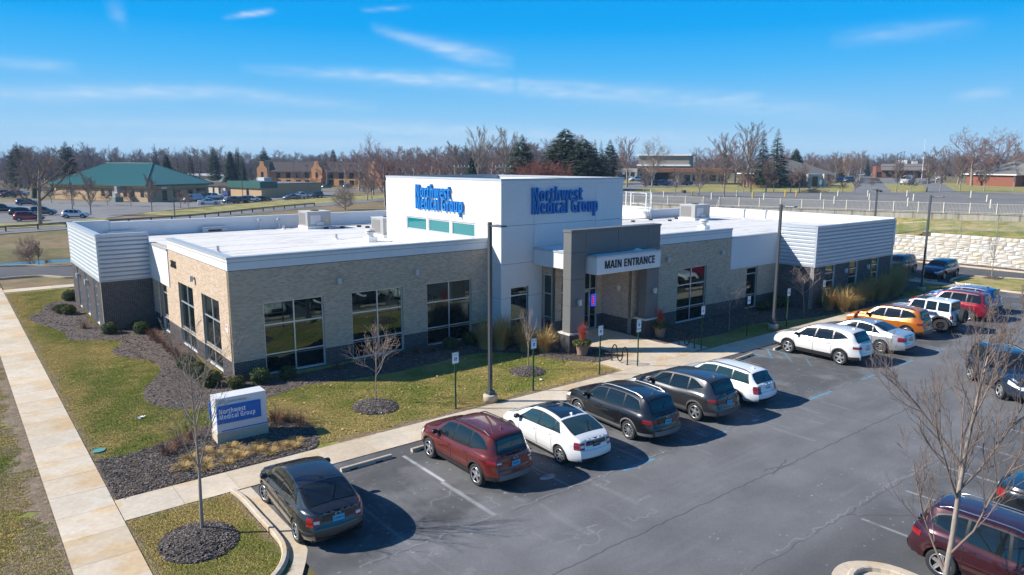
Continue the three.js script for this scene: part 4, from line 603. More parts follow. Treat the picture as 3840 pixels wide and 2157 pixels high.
// s runs from the rear bumper (0) to the front (L)
const CARS = {
  suv: { L: 4.46, W: 1.83, R: .348, ax: [.86, 3.55], sill: .30, rise: 0, top: [[0, 1.08], [.05, 1.14], [.16, 1.40], [.27, 1.57], [.42, 1.625], [1.2, 1.67], [1.9, 1.67], [2.4, 1.63], [2.68, 1.555], [3.32, 1.19], [3.46, 1.14], [4.0, 1.07], [4.30, .99], [4.46, .87]], belt: [[0, 1.03], [.9, 1.06], [2.2, .99], [3.3, 1.00], [4.0, .95], [4.46, .78]], wind: [2.68, 3.34], rear: [.04, .26], panes: [[.42, .62, 1.26, 1.26], [1.33, 1.33, 2.16, 2.10], [2.23, 2.17, 3.26, 2.66]], doors: [1.28, 2.2, 3.2], rails: true, clad: .17, tail: [.02, .30, .70, .88], spokes: 5, taper: .34 },
  crossover: { L: 4.58, W: 1.86, R: .35, ax: [.90, 3.62], sill: .31, top: [[0, 1.10], [.07, 1.16], [.26, 1.44], [.44, 1.58], [.7, 1.64], [1.5, 1.675], [2.0, 1.65], [2.5, 1.60], [2.8, 1.52], [3.45, 1.16], [3.6, 1.11], [4.15, 1.02], [4.42, .92], [4.60, .80]], belt: [[0, 1.06], [.9, 1.10], [2.2, 1.02], [3.4, 1.02], [4.1, .94], [4.6, .76]], wind: [2.8, 3.46], rear: [.05, .42], panes: [[.60, .86, 1.32, 1.32], [1.39, 1.39, 2.24, 2.18], [2.31, 2.25, 3.36, 2.76]], doors: [1.34, 2.28, 3.3], clad: .2, tail: [.02, .26, .72, .88], spokes: 5, rails: false, taper: .42 },
  liftback: { L: 4.48, W: 1.75, R: .315, ax: [.86, 3.56], sill: .24, top: [[0, .985], [.08, 1.03], [.3, 1.115], [.7, 1.26], [1.1, 1.385], [1.6, 1.47], [2.1, 1.495], [2.5, 1.46], [2.85, 1.37], [3.55, 1.03], [3.7, .97], [4.15, .87], [4.36, .78], [4.48, .68]], belt: [[0, .95], [.8, 1.0], [2.0, .94], [3.0, .91], [3.7, .85], [4.2, .76], [4.48, .62]], wind: [2.72, 3.56], rear: [.28, 1.12], panes: [[.92, 1.12, 1.24, 1.24], [1.30, 1.30, 2.06, 1.98], [2.13, 2.05, 3.36, 2.62]], doors: [1.27, 2.1, 3.1], clad: 0, tail: [.0, .18, .60, .94], spokes: 8, rails: false, hatchGlass: true },
  wagon: { L: 4.86, W: 1.86, R: .345, ax: [1.05, 3.80], sill: .29, top: [[0, 1.04], [.06, 1.10], [.22, 1.36], [.40, 1.56], [.6, 1.615], [1.6, 1.66], [2.2, 1.64], [2.7, 1.575], [3.0, 1.49], [3.62, 1.13], [3.76, 1.08], [4.4, 1.0], [4.66, .92], [4.86, .80]], belt: [[0, 1.02], [1, 1.06], [2.4, 1.0], [3.6, .99], [4.3, .92], [4.86, .74]], wind: [2.98, 3.62], rear: [.05, .38], panes: [[.50, .76, 1.40, 1.40], [1.47, 1.47, 2.36, 2.30], [2.43, 2.37, 3.54, 2.94]], doors: [1.44, 2.4, 3.4], rails: true, clad: .16, tail: [.02, .34, .66, .84], spokes: 10, taper: .2 },
  estate: { L: 4.5, W: 1.70, R: .30, ax: [.96, 3.58], sill: .24, top: [[0, .96], [.07, 1.0], [.22, 1.2], [.36, 1.37], [.55, 1.415], [1.5, 1.46], [2.1, 1.455], [2.55, 1.40], [2.8, 1.33], [3.42, .98], [3.56, .94], [4.1, .85], [4.36, .76], [4.5, .66]], belt: [[0, .93], [1, .95], [2.4, .90], [3.4, .88], [4.0, .80], [4.5, .6]], wind: [2.8, 3.42], rear: [.06, .36], panes: [[.40, .52, 1.22, 1.22], [1.28, 1.28, 2.06, 2.0], [2.12, 2.06, 3.34, 2.74]], doors: [1.25, 2.09, 3.2], rails: true, clad: 0, tail: [.0, .16, .5, .95], spokes: 6 },
  sedan: { L: 5.1, W: 1.85, R: .34, ax: [1.14, 3.98], sill: .25, top: [[0, 1.0], [.06, 1.06], [.3, 1.10], [.72, 1.125], [.98, 1.17], [1.5, 1.365], [1.9, 1.455], [2.4, 1.495], [2.85, 1.455], [3.2, 1.36], [3.9, 1.05], [4.06, 1.0], [4.6, .91], [4.9, .82], [5.1, .70]], belt: [[0, .97], [.9, 1.01], [2.2, .96], [3.4, .95], [4.2, .88], [5.1, .64]], wind: [3.06, 3.88], rear: [1.0, 1.72], panes: [[1.22, 1.66, 1.62, 1.66], [1.68, 1.72, 2.52, 2.46], [2.59, 2.53, 3.72, 3.02]], doors: [1.62, 2.55, 3.5], clad: 0, tail: [.0, .3, .66, .97], spokes: 9, rails: false },
  boxy: { L: 4.78, W: 1.96, R: .37, ax: [1.02, 3.72], sill: .33, top: [[0, 1.12], [.06, 1.17], [.2, 1.46], [.32, 1.66], [.5, 1.725], [1.5, 1.78], [2.3, 1.765], [2.66, 1.69], [3.22, 1.27], [3.36, 1.19], [4.1, 1.13], [4.5, 1.06], [4.78, .92]], belt: [[0, 1.09], [1, 1.12], [2.4, 1.10], [3.3, 1.10], [4.2, 1.03], [4.78, .84]], wind: [2.64, 3.24], rear: [.05, .31], panes: [[.36, .50, 1.22, 1.22], [1.30, 1.30, 2.14, 2.08], [2.22, 2.16, 3.14, 2.58]], doors: [1.26, 2.18, 3.12], rails: true, clad: 0, tail: [.0, .16, .6, .95], spokes: 5 },
  jeep: { L: 4.25, W: 1.80, R: .43, ax: [.66, 3.62], sill: .46, top: [[0, 1.22], [.03, 1.3], [.07, 1.66], [.14, 1.83], [.3, 1.86], [1.4, 1.88], [2.2, 1.86], [2.36, 1.80], [2.62, 1.36], [2.7, 1.27], [3.3, 1.21], [3.9, 1.16], [4.12, 1.11], [4.25, 1.0]], belt: [[0, 1.2], [1, 1.2], [2.5, 1.19], [3.2, 1.14], [3.9, 1.08], [4.25, .98]], wind: [2.35, 2.64], rear: [.03, .11], panes: [[.14, .2, .92, .92], [1.02, 1.02, 1.58, 1.56], [1.68, 1.66, 2.52, 2.3]], doors: [.97, 1.63, 2.6], rails: false, clad: .3, tail: [.0, .1, .5, .8], spokes: 6, square: 1, tyreW: .30 },
  pickup: { L: 5.8, W: 2.0, R: .39, ax: [1.2, 4.85], sill: .42, top: [[0, 1.12], [.05, 1.16], [1.7, 1.16], [1.78, 1.3], [1.95, 1.75], [2.2, 1.86], [3.2, 1.88], [3.5, 1.8], [4.1, 1.32], [4.3, 1.26], [5.2, 1.2], [5.6, 1.1], [5.8, 1.0]], belt: [[0, 1.1], [2, 1.2], [3.6, 1.18], [4.6, 1.14], [5.8, .92]], wind: [3.48, 4.14], rear: [1.78, 2.0], panes: [[2.1, 2.15, 2.9, 2.9], [2.98, 2.96, 4.0, 3.44]], doors: [2.05, 2.94, 3.95], rails: false, clad: .06, tail: [0, .12, .5, .95], spokes: 6 },
  van: { L: 5.6, W: 2.0, R: .36, ax: [1.1, 4.5], sill: .36, top: [[0, 1.2], [.05, 1.4], [.15, 1.95], [.4, 2.1], [3.6, 2.12], [4.0, 2.0], [4.75, 1.32], [4.9, 1.24], [5.35, 1.1], [5.6, .9]], belt: [[0, 1.18], [3, 1.2], [4.7, 1.18], [5.6, .8]], wind: [3.98, 4.76], rear: [.05, .14], panes: [[3.3, 3.3, 4.6, 3.95]], doors: [2.2, 3.25, 4.5], rails: false, clad: .05, tail: [0, .1, .4, .9], spokes: 6 },
};
const carCache = {};
function carShape(type) {
  if (carCache[type]) return carCache[type];
  const c = CARS[type], L = c.L, top = curve(c.top), belt = curve(c.belt), dr = curve(DR), df = curve(DF), Ra = c.R + .065, P = {};
  const cornerR = c.square ? .18 : .70, cornerF = c.square ? .2 : 1.0, endK = c.square ? .93 : .70;
  const wid = s => { let k = 1; if (s < cornerR) k = 1 - (1 - (c.square ? .95 : .74)) * Math.pow(1 - s / cornerR, 2.4); if (s > L - cornerF) k = Math.min(k, 1 - (1 - endK) * Math.pow((s - L + cornerF) / cornerF, 2.4)); return c.W / 2 * k; };
  const sill = s => { let y = c.sill + .05 * sstep(L - .7, L, s) + .05 * (1 - sstep(0, .6, s)); for (const a of c.ax) { const d = Math.abs(s - a); if (d < Ra) y = Math.max(y, c.R + Math.sqrt(Ra * Ra - d * d)); } return y; };
  const shift = (s, y) => s + dr(y) * Math.pow(clamp(1 - s / .9), 1.6) - df(y) * Math.pow(clamp(1 - (L - s) / 1.0), 1.6);
  const bump = (s, t) => .012 * sstep(.72, .8, t) * (1 - sstep(.84, .9, t));
  const side = (s, t, off = 0) => { const y0 = sill(s), y1 = Math.min(belt(s), top(s) - .005), y = lerp(y0, y1, t), full = clamp((y - c.sill) / (y1 - c.sill)); return [shift(s, y), y, wid(s) * SEC(full) + bump(s, full) + off]; };
  const tumble = c.square ? .14 : c.tumble ?? .31;
  const roofE = s => { const yb = Math.min(belt(s), top(s) - .005), yt = Math.max(top(s) - .045 * sstep(0, .25, top(s) - yb) - .004, yb + .002); const zb = wid(s) * SEC(1) - .012; return { yb, yt, zb, zt: zb - tumble * (yt - yb) - .05 * sstep(0, .2, yt - yb) }; };
  const green = (s, g, off = 0) => { const e = roofE(s), bow = .02 * Math.sin(Math.PI * g) * sstep(.1, .3, e.yt - e.yb); return [shift(s, lerp(e.yb, e.yt, g)), lerp(e.yb, e.yt, g) + off * .3, lerp(e.zb, e.zt, g) + bow + off]; };
  const roof = (s, v, off = 0) => { const e = roofE(s), z = e.zt * v, a = Math.abs(v), y = lerp(top(s), e.yt, Math.pow(a, 3.2)); return [shift(s, y), y + off, z]; };
  // stations
  const S = new Set(); for (let i = 0; i <= 64; i++) S.add(+(L * i / 64).toFixed(4)); for (const a of c.ax) for (const k of [-1, 1]) { S.add(+(a + k * Ra * .999).toFixed(4)); S.add(+(a + k * Ra * .93).toFixed(4)); S.add(+(a + k * Ra * .8).toFixed(4)); } [.02, .05, .1, L - .02, L - .05].forEach(s => S.add(s));
  const st = [...S].sort((a, b) => a - b), tv = [0, .08, .2, .36, .52, .66, .76, .82, .88, .95, 1], gv = [.12, .4, .7, .92, 1], rv = [.96, .86, .6, .3, 0, -.3, -.6, -.86, -.96];
  const ringOf = s => { const a = []; const lo = side(s, 0); a.push([lo[0], lo[1], lo[2] - .09]); for (const t of tv) a.push(side(s, t)); for (const g of gv) a.push(green(s, g)); const r = a.slice(); for (const v of rv) r.push(roof(s, v)); for (let i = a.length - 1; i >= 0; i--) r.push([a[i][0], a[i][1], -a[i][2]]); return r; };
  const pos = [], idx = []; let N = 0; for (const s of st) { const r = ringOf(s); N = r.length; r.forEach(p => pos.push(p[0], p[1], p[2])); }
  for (let i = 0; i < st.length - 1; i++) for (let j = 0; j < N - 1; j++) { const a = i * N + j, b = a + 1, d = a + N, e = d + 1; idx.push(a, d, b, b, d, e); }
  // ends
  for (const [row, sg] of [[0, -1], [st.length - 1, 1]]) {
    const h = (N - rv.length) / 2, base = pos.length / 3, K = 7; // columns across
    const R = j => pos.slice((row * N + j) * 3, (row * N + j) * 3 + 3);
    for (let j = 0; j < h; j++) { const p = R(j); for (let k = 0; k < K; k++) { const v = 1 - 2 * k / (K - 1); pos.push(p[0] + sg * .09 * (1 - v * v) * (c.square ? .2 : 1), p[1], p[2] * v); } }
    for (let j = 0; j < h - 1; j++) for (let k = 0; k < K - 1; k++) { const a = base + j * K + k, b = a + 1, d = a + K, e = d + 1; if (sg < 0) idx.push(a, d, b, b, d, e); else idx.push(a, b, d, b, e, d); }
    // close the top row to the roof edge
    const roofRow = [...rv.keys()].map(k => row * N + h + k), last = base + (h - 1) * K; for (let k = 0; k < K - 1; k++) { const q = roofRow[Math.min(roofRow.length - 1, Math.round((k + .5) / (K - 1) * (roofRow.length - 1)))]; if (sg < 0) idx.push(last + k, q, last + k + 1); else idx.push(last + k, last + k + 1, q); }
  }
  const g = new THREE.BufferGeometry(); g.setAttribute('position', new THREE.Float32BufferAttribute(pos, 3)); g.setIndex(idx); P.body = toCreasedNormals(g, .62);
  const patch = (f, a0, a1, b0, b1, na, nb, flip = false) => { const p = [], ix = []; for (let i = 0; i <= na; i++) for (let j = 0; j <= nb; j++) { const q = f(lerp(a0, a1, i / na), lerp(b0, b1, j / nb)); p.push(...q); } for (let i = 0; i < na; i++) for (let j = 0; j < nb; j++) { const a = i * (nb + 1) + j, b = a + 1, d = a + nb + 1, e = d + 1; if (flip) ix.push(a, b, d, b, e, d); else ix.push(a, d, b, b, d, e); } const G = new THREE.BufferGeometry(); G.setAttribute('position', new THREE.Float32BufferAttribute(p, 3)); G.setIndex(ix); G.computeVertexNormals(); return G; };
  const mirror = G => { const m = G.clone(); m.scale(1, 1, -1); const i = m.index; if (i) { const a = i.array; for (let k = 0; k < a.length; k += 3) { const t = a[k]; a[k] = a[k + 1]; a[k + 1] = t; } } else { for (const n of ['position', 'uv']) { const A = m.attributes[n]; if (!A) continue; const w = A.itemSize, b = A.array; for (let k = 0; k < A.count; k += 3) for (let q = 0; q < w; q++) { const t = b[k * w + q]; b[k * w + q] = b[(k + 1) * w + q]; b[(k + 1) * w + q] = t; } } } m.computeVertexNormals(); return m; };
  P.mirror = mirror;
  const quadPatch = (q, off, g0, g1, tap = 0) => patch((a, b) => { const s = lerp(lerp(q[0], q[2], a), lerp(q[1], q[3], a), b); return green(s, lerp(g0 + tap * (1 - a), g1 - tap * .5 * (1 - a) * (1 - a), b), off); }, 0, 1, 0, 1, 8, 4, false);
  const tp = c.taper ?? 0; P.sideGlass = c.panes.map((q, i) => quadPatch(q, .010, .10, .90, i ? 0 : tp));
  const f = c.panes[0], l = c.panes[c.panes.length - 1]; P.glassTrim = merge([quadPatch([f[0] - .05, f[1] - .05, f[2] + .04, f[3] + .04], .005, .04, .95, tp), quadPatch([f[2] + .04, f[3] + .04, l[2] + .05, l[3] + .05], .005, .04, .95)]);
  const roofPatch = (s0, s1, v, off) => patch((a, b) => { const s = lerp(s0, s1, a), p = roof(s, lerp(v, -v, b), 0), n = [(roof(s + .01, 0)[1] - roof(s - .01, 0)[1]) / .02]; const k = off / Math.hypot(1, n[0]); return [p[0] - n[0] * k, p[1] + k, p[2]]; }, 0, 1, 0, 1, 8, 8, false);
  P.windscreen = roofPatch(c.wind[0] + .03, c.wind[1] - .05, .93, .008); P.windscreenTrim = roofPatch(c.wind[0] - .03, c.wind[1] + .02, .97, .004);
  P.rearGlass = roofPatch(c.rear[0] + .02, c.rear[1] - .04, .86, .010); P.rearTrim = roofPatch(c.rear[0], c.rear[1], .93, .005);
  if (type === 'liftback') P.roofPanel = roofPatch(1.22, 2.62, .82, .006);
  if (type === 'jeep') P.frontRoof = roofPatch(1.66, 2.3, .97, .008);
  if (c.clad) { const lo = []; lo.push(patch((s, t) => side(s, t, .012), .03, L - .03, 0, c.clad, 90, 2, false)); P.clad = lo[0]; }
  const seams = c.doors.map(s => patch((a, t) => side(a, t, .004), s, s + .014, .1, 1, 1, 6, false)); seams.push(patch((s, t) => side(s, t, .004), c.doors[0] + .02, c.doors[c.doors.length - 1], .13, .145, 30, 1)); P.seams = merge(seams);
  // the flat ends: rear and front, as a function of height and place across
  const endPt = (sg, y, v, off) => { const s = sg < 0 ? 0 : L, y0 = sill(s), y1 = Math.min(belt(s), top(s) - .005), t = clamp((y - y0) / (y1 - y0)), q = side(s, t), z = q[2] * v; return [q[0] + sg * (.09 * (1 - v * v) * (c.square ? .2 : 1) + off), y, z]; };
  P.endPt = endPt;
  const endPatch = (sg, y0, y1, v0, v1, off) => patch((a, b) => endPt(sg, lerp(y0, y1, a), lerp(v0, v1, b), off), 0, 1, 0, 1, 4, 6, sg > 0);
  const yb0 = belt(0), ybF = belt(L), [ts0, ts1, tt0, tt1] = c.tail;
  const yOf = (s, t) => side(s, t)[1];
  P.tail = merge([patch((s, t) => side(s, t, .010), 0, ts1, tt0, tt1, 6, 4), endPatch(-1, yOf(0, tt0), yOf(0, tt1), 1, c.square ? .8 : .74, .010)]);
  P.tailGlow = endPatch(-1, lerp(yOf(0, tt0), yOf(0, tt1), .3), lerp(yOf(0, tt0), yOf(0, tt1), .65), .98, c.square ? .84 : .76, .014);
  P.head = merge([patch((s, t) => side(s, t, .010), L - (c.square ? .05 : .5), L, .72, .95, 6, 3), endPatch(1, yOf(L, .68), yOf(L, .97), 1, .62, .012)]);
  P.grille = endPatch(1, lerp(.3, ybF, .5), lerp(.3, ybF, .92), .58, -.58, .012); P.lowerGrille = endPatch(1, .36, .36 + .12, .62, -.62, .010);
  P.lowRear = endPatch(-1, sill(0) + .01, sill(0) + (c.clad ? .20 : .11), .97, -.97, .012); P.hatchSeam = merge([endPatch(-1, .66, .668, .86, -.86, .004), ...[.86, -.86].map(v => endPatch(-1, .66, yb0 - .02, v, v - .012, .004))]);
  P.plateAt = endPt(-1, type === 'sedan' ? .80 : .82, 0, .016); P.emblemAt = endPt(-1, .97, 0, .012);
  if (c.hatchGlass) P.lowGlass = endPatch(-1, .80, .94, .66, -.66, .012);
  P.handles = merge(c.doors.slice(0, 2).map(s => { const q = side(s + .18, .86, .02); return new RoundedBoxGeometry(.2, .03, .035, 1, .012).translate(q[0], q[1], q[2]); }));
  P.mirrorPod = (() => { const s = l[2] - .18, e = green(s, .12); const a = new RoundedBoxGeometry(.17, .14, .2, 2, .05).translate(e[0] - .02, e[1] + .07, e[2] + .15); const b = new THREE.BoxGeometry(.06, .03, .1).translate(e[0], e[1] + .03, e[2] + .04); return merge([a, b]); })();
  if (c.rails) { const p = []; for (let k = 0; k <= 8; k++) { const q = roof(lerp(c.panes[0][1] - .05, l[3] - .1, k / 8), .9); p.push(V(q[0], q[1] + (k % 8 ? .055 : .0), q[2])); } P.rail = tube(p, .018, 24, 6); }
  P.fin = (() => { const q = roof(Math.max(c.rear[1] + .2, .8), 0); const s = new THREE.Shape([[-.09, 0], [.09, 0], [-.02, .07], [-.08, .07]].map(a => new THREE.Vector2(...a))); return new THREE.ExtrudeGeometry(s, { depth: .03, bevelEnabled: false }).translate(q[0], q[1] - .01, -.015); })();
  P.wiper = (() => { const q = roof(c.rear[0] + .06, 0, .02), r = roof(lerp(c.rear[0], c.rear[1], .6), .35, .025); return bar(V(...q), V(...r), .012, .008, 5); })();
  P.under = merge([box(.25, L - .25, c.sill - .08, c.sill + .35, -(c.W / 2 - .30), c.W / 2 - .30), box(c.ax[0] + Ra + .03, c.ax[1] - Ra - .03, c.sill - .06, c.sill + .2, -(c.W / 2 - .09), c.W / 2 - .09), box(.12, c.ax[0] - Ra, c.sill + .02, c.sill + .3, -(c.W / 2 - .2), c.W / 2 - .2), box(c.ax[1] + Ra, L - .2, c.sill + .02, c.sill + .3, -(c.W / 2 - .24), c.W / 2 - .24)]);
  // wheel
  const R = c.R, w = c.tyreW ?? .215, rim = R * (type === 'jeep' ? .56 : .70);
  P.tyre = new THREE.LatheGeometry([[rim, -w / 2 + .01], [R * .9, -w / 2], [R * .97, -w / 2 + .02], [R, -w / 2 + .05], [R, w / 2 - .05], [R * .97, w / 2 - .02], [R * .9, w / 2], [rim, w / 2 - .01]].map(p => new THREE.Vector2(...p)), 30).rotateX(Math.PI / 2);
  const spokes = [new THREE.TorusGeometry(rim - .012, .016, 6, 30).translate(0, 0, w / 2 - .02), new THREE.CylinderGeometry(.055, .06, .03, 12).rotateX(Math.PI / 2).translate(0, 0, w / 2 - .035)];
  for (let k = 0; k < c.spokes; k++) { const wd = c.spokes > 7 ? .028 : .05; const s = new THREE.BoxGeometry(wd, rim - .05, .03).translate(0, (rim - .05) / 2 + .04, w / 2 - .045); const s2 = c.spokes <= 6 ? new THREE.BoxGeometry(.025, rim - .05, .03).translate(wd * .9, (rim - .05) / 2 + .04, w / 2 - .05) : null; for (const q of [s, s2]) if (q) { q.rotateZ(k / c.spokes * 6.2832); spokes.push(q); } }
  P.rim = merge(spokes); P.rimDish = merge([new THREE.CylinderGeometry(rim, rim, .05, 26, 1).rotateX(Math.PI / 2).translate(0, 0, -.02), new THREE.TorusGeometry(R * .28, .02, 5, 16).translate(0, 0, .03)]);
  P.wheelZ = c.W / 2 - w / 2 - .015;
  return carCache[type] = P;
}
const CM = {
  glass: phys([.010, .014, .016], .04, { ior: 1.7 }), glassTeal: phys([.02, .045, .05], .04, { ior: 1.7 }), trim: mat([.012, .012, .013], .35), chrome: mat([.72, .73, .74], .16, { metalness: 1 }), clad: mat([.028, .028, .029], .75), cladGrey: mat([.16, .165, .17], .6), red: phys([.26, .004, .007], .12, { clearcoat: 1 }), clear: phys([.72, .74, .75], .12, { clearcoat: 1 }), rim: mat([.58, .59, .60], .28, { metalness: .75 }), rimDark: mat([.03, .03, .032], .4, { metalness: .5 }), dish: mat([.03, .03, .03], .6), seam: mat([.01, .01, .01], .8), under: mat([.01, .01, .01], .9), amber: mat([.6, .2, .02], .3), hood: mat([.03, .03, .03], .5), solar: phys([.01, .012, .016], .06, { clearcoat: 1 }),
};
const plateTex = {};
function plateMat(kind) {
  return plateTex[kind] ??= mat([1, 1, 1], .5, { map: canvasTex(128, 64, (x, w, h) => { x.fillStyle = kind === 'dark' ? '#20242a' : kind === 'white' ? '#d8dcde' : '#3fb0d8'; x.fillRect(0, 0, w, h); x.fillStyle = kind === 'dark' ? '#7a8288' : '#10305a'; if (kind === 'named') { x.font = 'bold 34px sans-serif'; x.textAlign = 'center'; x.fillText('228BCL', w / 2, 44); } else for (let i = 0; i < 6; i++) x.fillRect(16 + i * 17, 20, 11, 26); }) });
}
const paintCache = {};
function paint(c, o = {}) { const k = c.join() + JSON.stringify(o); return paintCache[k] ??= phys(c, o.r ?? .24, { metalness: o.m ?? .25, clearcoat: 1, clearcoatRoughness: .04 }); }
function car(type, label, color, x, z, turn, o = {}) {
  // turn 0: nose to -z; the car's origin is the ground point under its middle
  const P = carShape(type), c = CARS[type], y = o.y ?? 0, name = o.name ?? { suv: 'suv', crossover: 'crossover', liftback: 'hatchback_car', wagon: 'station_wagon', estate: 'station_wagon', sedan: 'sedan_car', boxy: 'large_suv', jeep: 'off_road_vehicle', pickup: 'pickup_truck', van: 'van' }[type];
  const t = thing(name, label, o.category ?? { pickup: 'pickup truck', van: 'van' }[type] ?? 'car', [x, y, z], turn + Math.PI / 2, o.group), far = o.far, pm = paint(color, o.paint), off = -c.L / 2, sc = o.scale;
  const add = (par, n, g, m) => { const q = part(par, n, g, m); q.position.x = off; return q; };
  if (sc) t.scale.setScalar(sc);
  add(t, 'body', P.body, pm); add(t, 'underbody', P.under, CM.under);
  const gl = o.glass ?? CM.glass, both = (n, g, m, par = t) => { const k = g.uuid; P['m' + k] ??= P.mirror(g); return [add(par, n, g, m), add(par, n, P['m' + k], m)]; };
  if (!far && type !== 'jeep') both('window_trim', P.glassTrim, o.trim ?? CM.trim);
  P.sideGlass.forEach(g => both('side_window', g, gl));
  if (!far) { add(t, 'windscreen_trim', P.windscreenTrim, CM.trim); add(t, 'rear_window_trim', P.rearTrim, CM.trim); }
  add(t, 'windscreen', P.windscreen, gl); add(t, 'rear_window', P.rearGlass, gl);
  if (P.clad && o.clad !== false) both('cladding', P.clad, o.cladMat ?? CM.clad);
  both('tail_light', P.tail, CM.red); both('headlight', P.head, CM.clear);
  add(t, 'grille', P.grille, CM.trim);
  if (!far) {
    both('tail_lens', P.tailGlow, o.clearTail ? CM.clear : CM.red); both('door_seam', P.seams, CM.seam); add(t, 'lower_grille', P.lowerGrille, CM.trim); add(t, 'rear_valance', P.lowRear, P.clad ? o.valance ?? CM.clad : CM.trim); add(t, 'hatch_seam', P.hatchSeam, CM.seam); both('door_handle', P.handles, o.chromeHandles ? CM.chrome : pm);
    add(t, 'antenna_fin', P.fin, pm); if (type !== 'sedan' && type !== 'jeep') add(t, 'rear_wiper', P.wiper, CM.trim);
    if (P.lowGlass) add(t, 'hatch_window', P.lowGlass, gl);
    const pl = part(t, 'licence_plate', new THREE.BoxGeometry(.012, .155, .31), plateMat(o.plate ?? 'blue')); pl.position.set(P.plateAt[0] + off + .002, P.plateAt[1], 0);
    { const g = pl.geometry, uv = g.attributes.uv; pl.rotation.y = 0; }
    if (type !== 'jeep') { const em = part(t, 'emblem', new THREE.TorusGeometry(.055, .010, 6, 18).rotateY(Math.PI / 2).scale(1, .7, 1.25), CM.chrome); em.position.set(P.emblemAt[0] + off, Math.min(.98, curveTop(c) - .06), 0); }
  }
  if (o.roofPanel) add(t, 'roof_panel', P.roofPanel, CM.solar);
  both('mirror', P.mirrorPod, o.mirrors ?? (far ? pm : CM.trim));
  if (P.rail && o.rails !== false) both('roof_rail', P.rail, o.rails ?? CM.trim);
  for (const a of c.ax) for (const s of [-1, 1]) {
    const w = sub(t, 'wheel'); w.position.set(a + off, c.R, s * P.wheelZ); w.rotation.y = s < 0 ? Math.PI : 0; if (a > 2 && o.steer) w.rotation.y += o.steer;
    part(w, 'tyre', P.tyre, CM.trimTyre ??= mat([.022, .022, .023], .85)); part(w, 'rim', P.rim, o.rim ?? CM.rim); part(w, 'brake_disc', P.rimDish, CM.dish);
  }
  if (type === 'jeep') {
    const sp = sub(t, 'spare_wheel'); sp.position.set(off - .17, 1.03, .05); sp.rotation.y = -Math.PI / 2; part(sp, 'tyre', P.tyre, CM.trimTyre); part(sp, 'rim', P.rim, CM.rimDark);
    const arm = part(t, 'spare_bracket', new THREE.BoxGeometry(.12, .3, .3), CM.trim); arm.position.set(off - .04, 1.0, .05);
    add(t, 'front_roof_panel', P.frontRoof, CM.hood);
    for (const a of c.ax) for (const s of [-1, 1]) { const n = 14, ps = [], ix = [], ro = c.R + .17, ri = c.R + .07; for (let k = 0; k <= n; k++) { const th = Math.PI * (.06 + .88 * k / n); for (const [r, zz] of [[ri, c.W / 2 - .04], [ro, c.W / 2 - .04], [ro - .02, c.W / 2 + .11], [ri, c.W / 2 + .11]]) ps.push(a + off + r * Math.cos(th) * 1.1, c.R + Math.min(r * Math.sin(th), c.R + .1) * 1.0, s * zz); } for (let k = 0; k < n; k++) for (let j = 0; j < 4; j++) { const A = k * 4 + j, B2 = k * 4 + (j + 1) % 4; ix.push(A, B2, A + 4, B2, B2 + 4, A + 4); } const G = new THREE.BufferGeometry(); G.setAttribute('position', new THREE.Float32BufferAttribute(ps, 3)); G.setIndex(ix); part(t, 'fender_flare', toCreasedNormals(G, .6), CM.flare ??= mat([.02, .02, .021], .7, { side: THREE.DoubleSide })); }
    const bmp = part(t, 'rear_bumper', boxUV(new RoundedBoxGeometry(.2, .2, 1.6, 1, .03)), CM.clad); bmp.position.set(off - .04, .62, 0); const bf = part(t, 'front_bumper', boxUV(new RoundedBoxGeometry(.25, .2, 1.7, 1, .03)), CM.clad); bf.position.set(-off + .05, .66, 0);
  }
  return t;
}
const curveTop = c => c.top[0][1];
// ---------------------------------------------------------------- plants
class Sticks { // tapered limbs, a few faces each
  constructor() { this.p = []; this.n = []; this.uv = []; }
  limb(a, b, ra, rb, k) {
    const d = b.clone().sub(a), L = d.length(); if (L < 1e-4) return; d.divideScalar(L); const x = Math.abs(d.y) < .9 ? V(0, 1, 0).cross(d).normalize() : V(1, 0, 0).cross(d).normalize(), y = d.clone().cross(x);
    for (let i = 0; i < k; i++) { const t0 = i / k * 6.28319, t1 = (i + 1) / k * 6.28319, n0 = x.clone().multiplyScalar(Math.cos(t0)).addScaledVector(y, Math.sin(t0)), n1 = x.clone().multiplyScalar(Math.cos(t1)).addScaledVector(y, Math.sin(t1)); const A = a.clone().addScaledVector(n0, ra), Bq = a.clone().addScaledVector(n1, ra), C = b.clone().addScaledVector(n1, rb), D = b.clone().addScaledVector(n0, rb); for (const [q, n, u, v] of [[A, n0, i / k, 0], [Bq, n1, (i + 1) / k, 0], [C, n1, (i + 1) / k, L], [A, n0, i / k, 0], [C, n1, (i + 1) / k, L], [D, n0, i / k, L]]) { this.p.push(q.x, q.y, q.z); this.n.push(n.x, n.y, n.z); this.uv.push(u * .5, v + a.y); } }
  }
  tri(a, b, c) { const n = b.clone().sub(a).cross(c.clone().sub(a)).normalize(); for (const q of [a, b, c]) { this.p.push(q.x, q.y, q.z); this.n.push(n.x, n.y, n.z); this.uv.push(0, 0); } }
  geo() { const g = new THREE.BufferGeometry(); g.setAttribute('position', new THREE.Float32BufferAttribute(this.p, 3)); g.setAttribute('normal', new THREE.Float32BufferAttribute(this.n, 3)); g.setAttribute('uv', new THREE.Float32BufferAttribute(this.uv, 2)); return g; }
}
function bend(d, k) { return d.clone().add(V(rr(-k, k), rr(-k, k), rr(-k, k))).normalize(); }
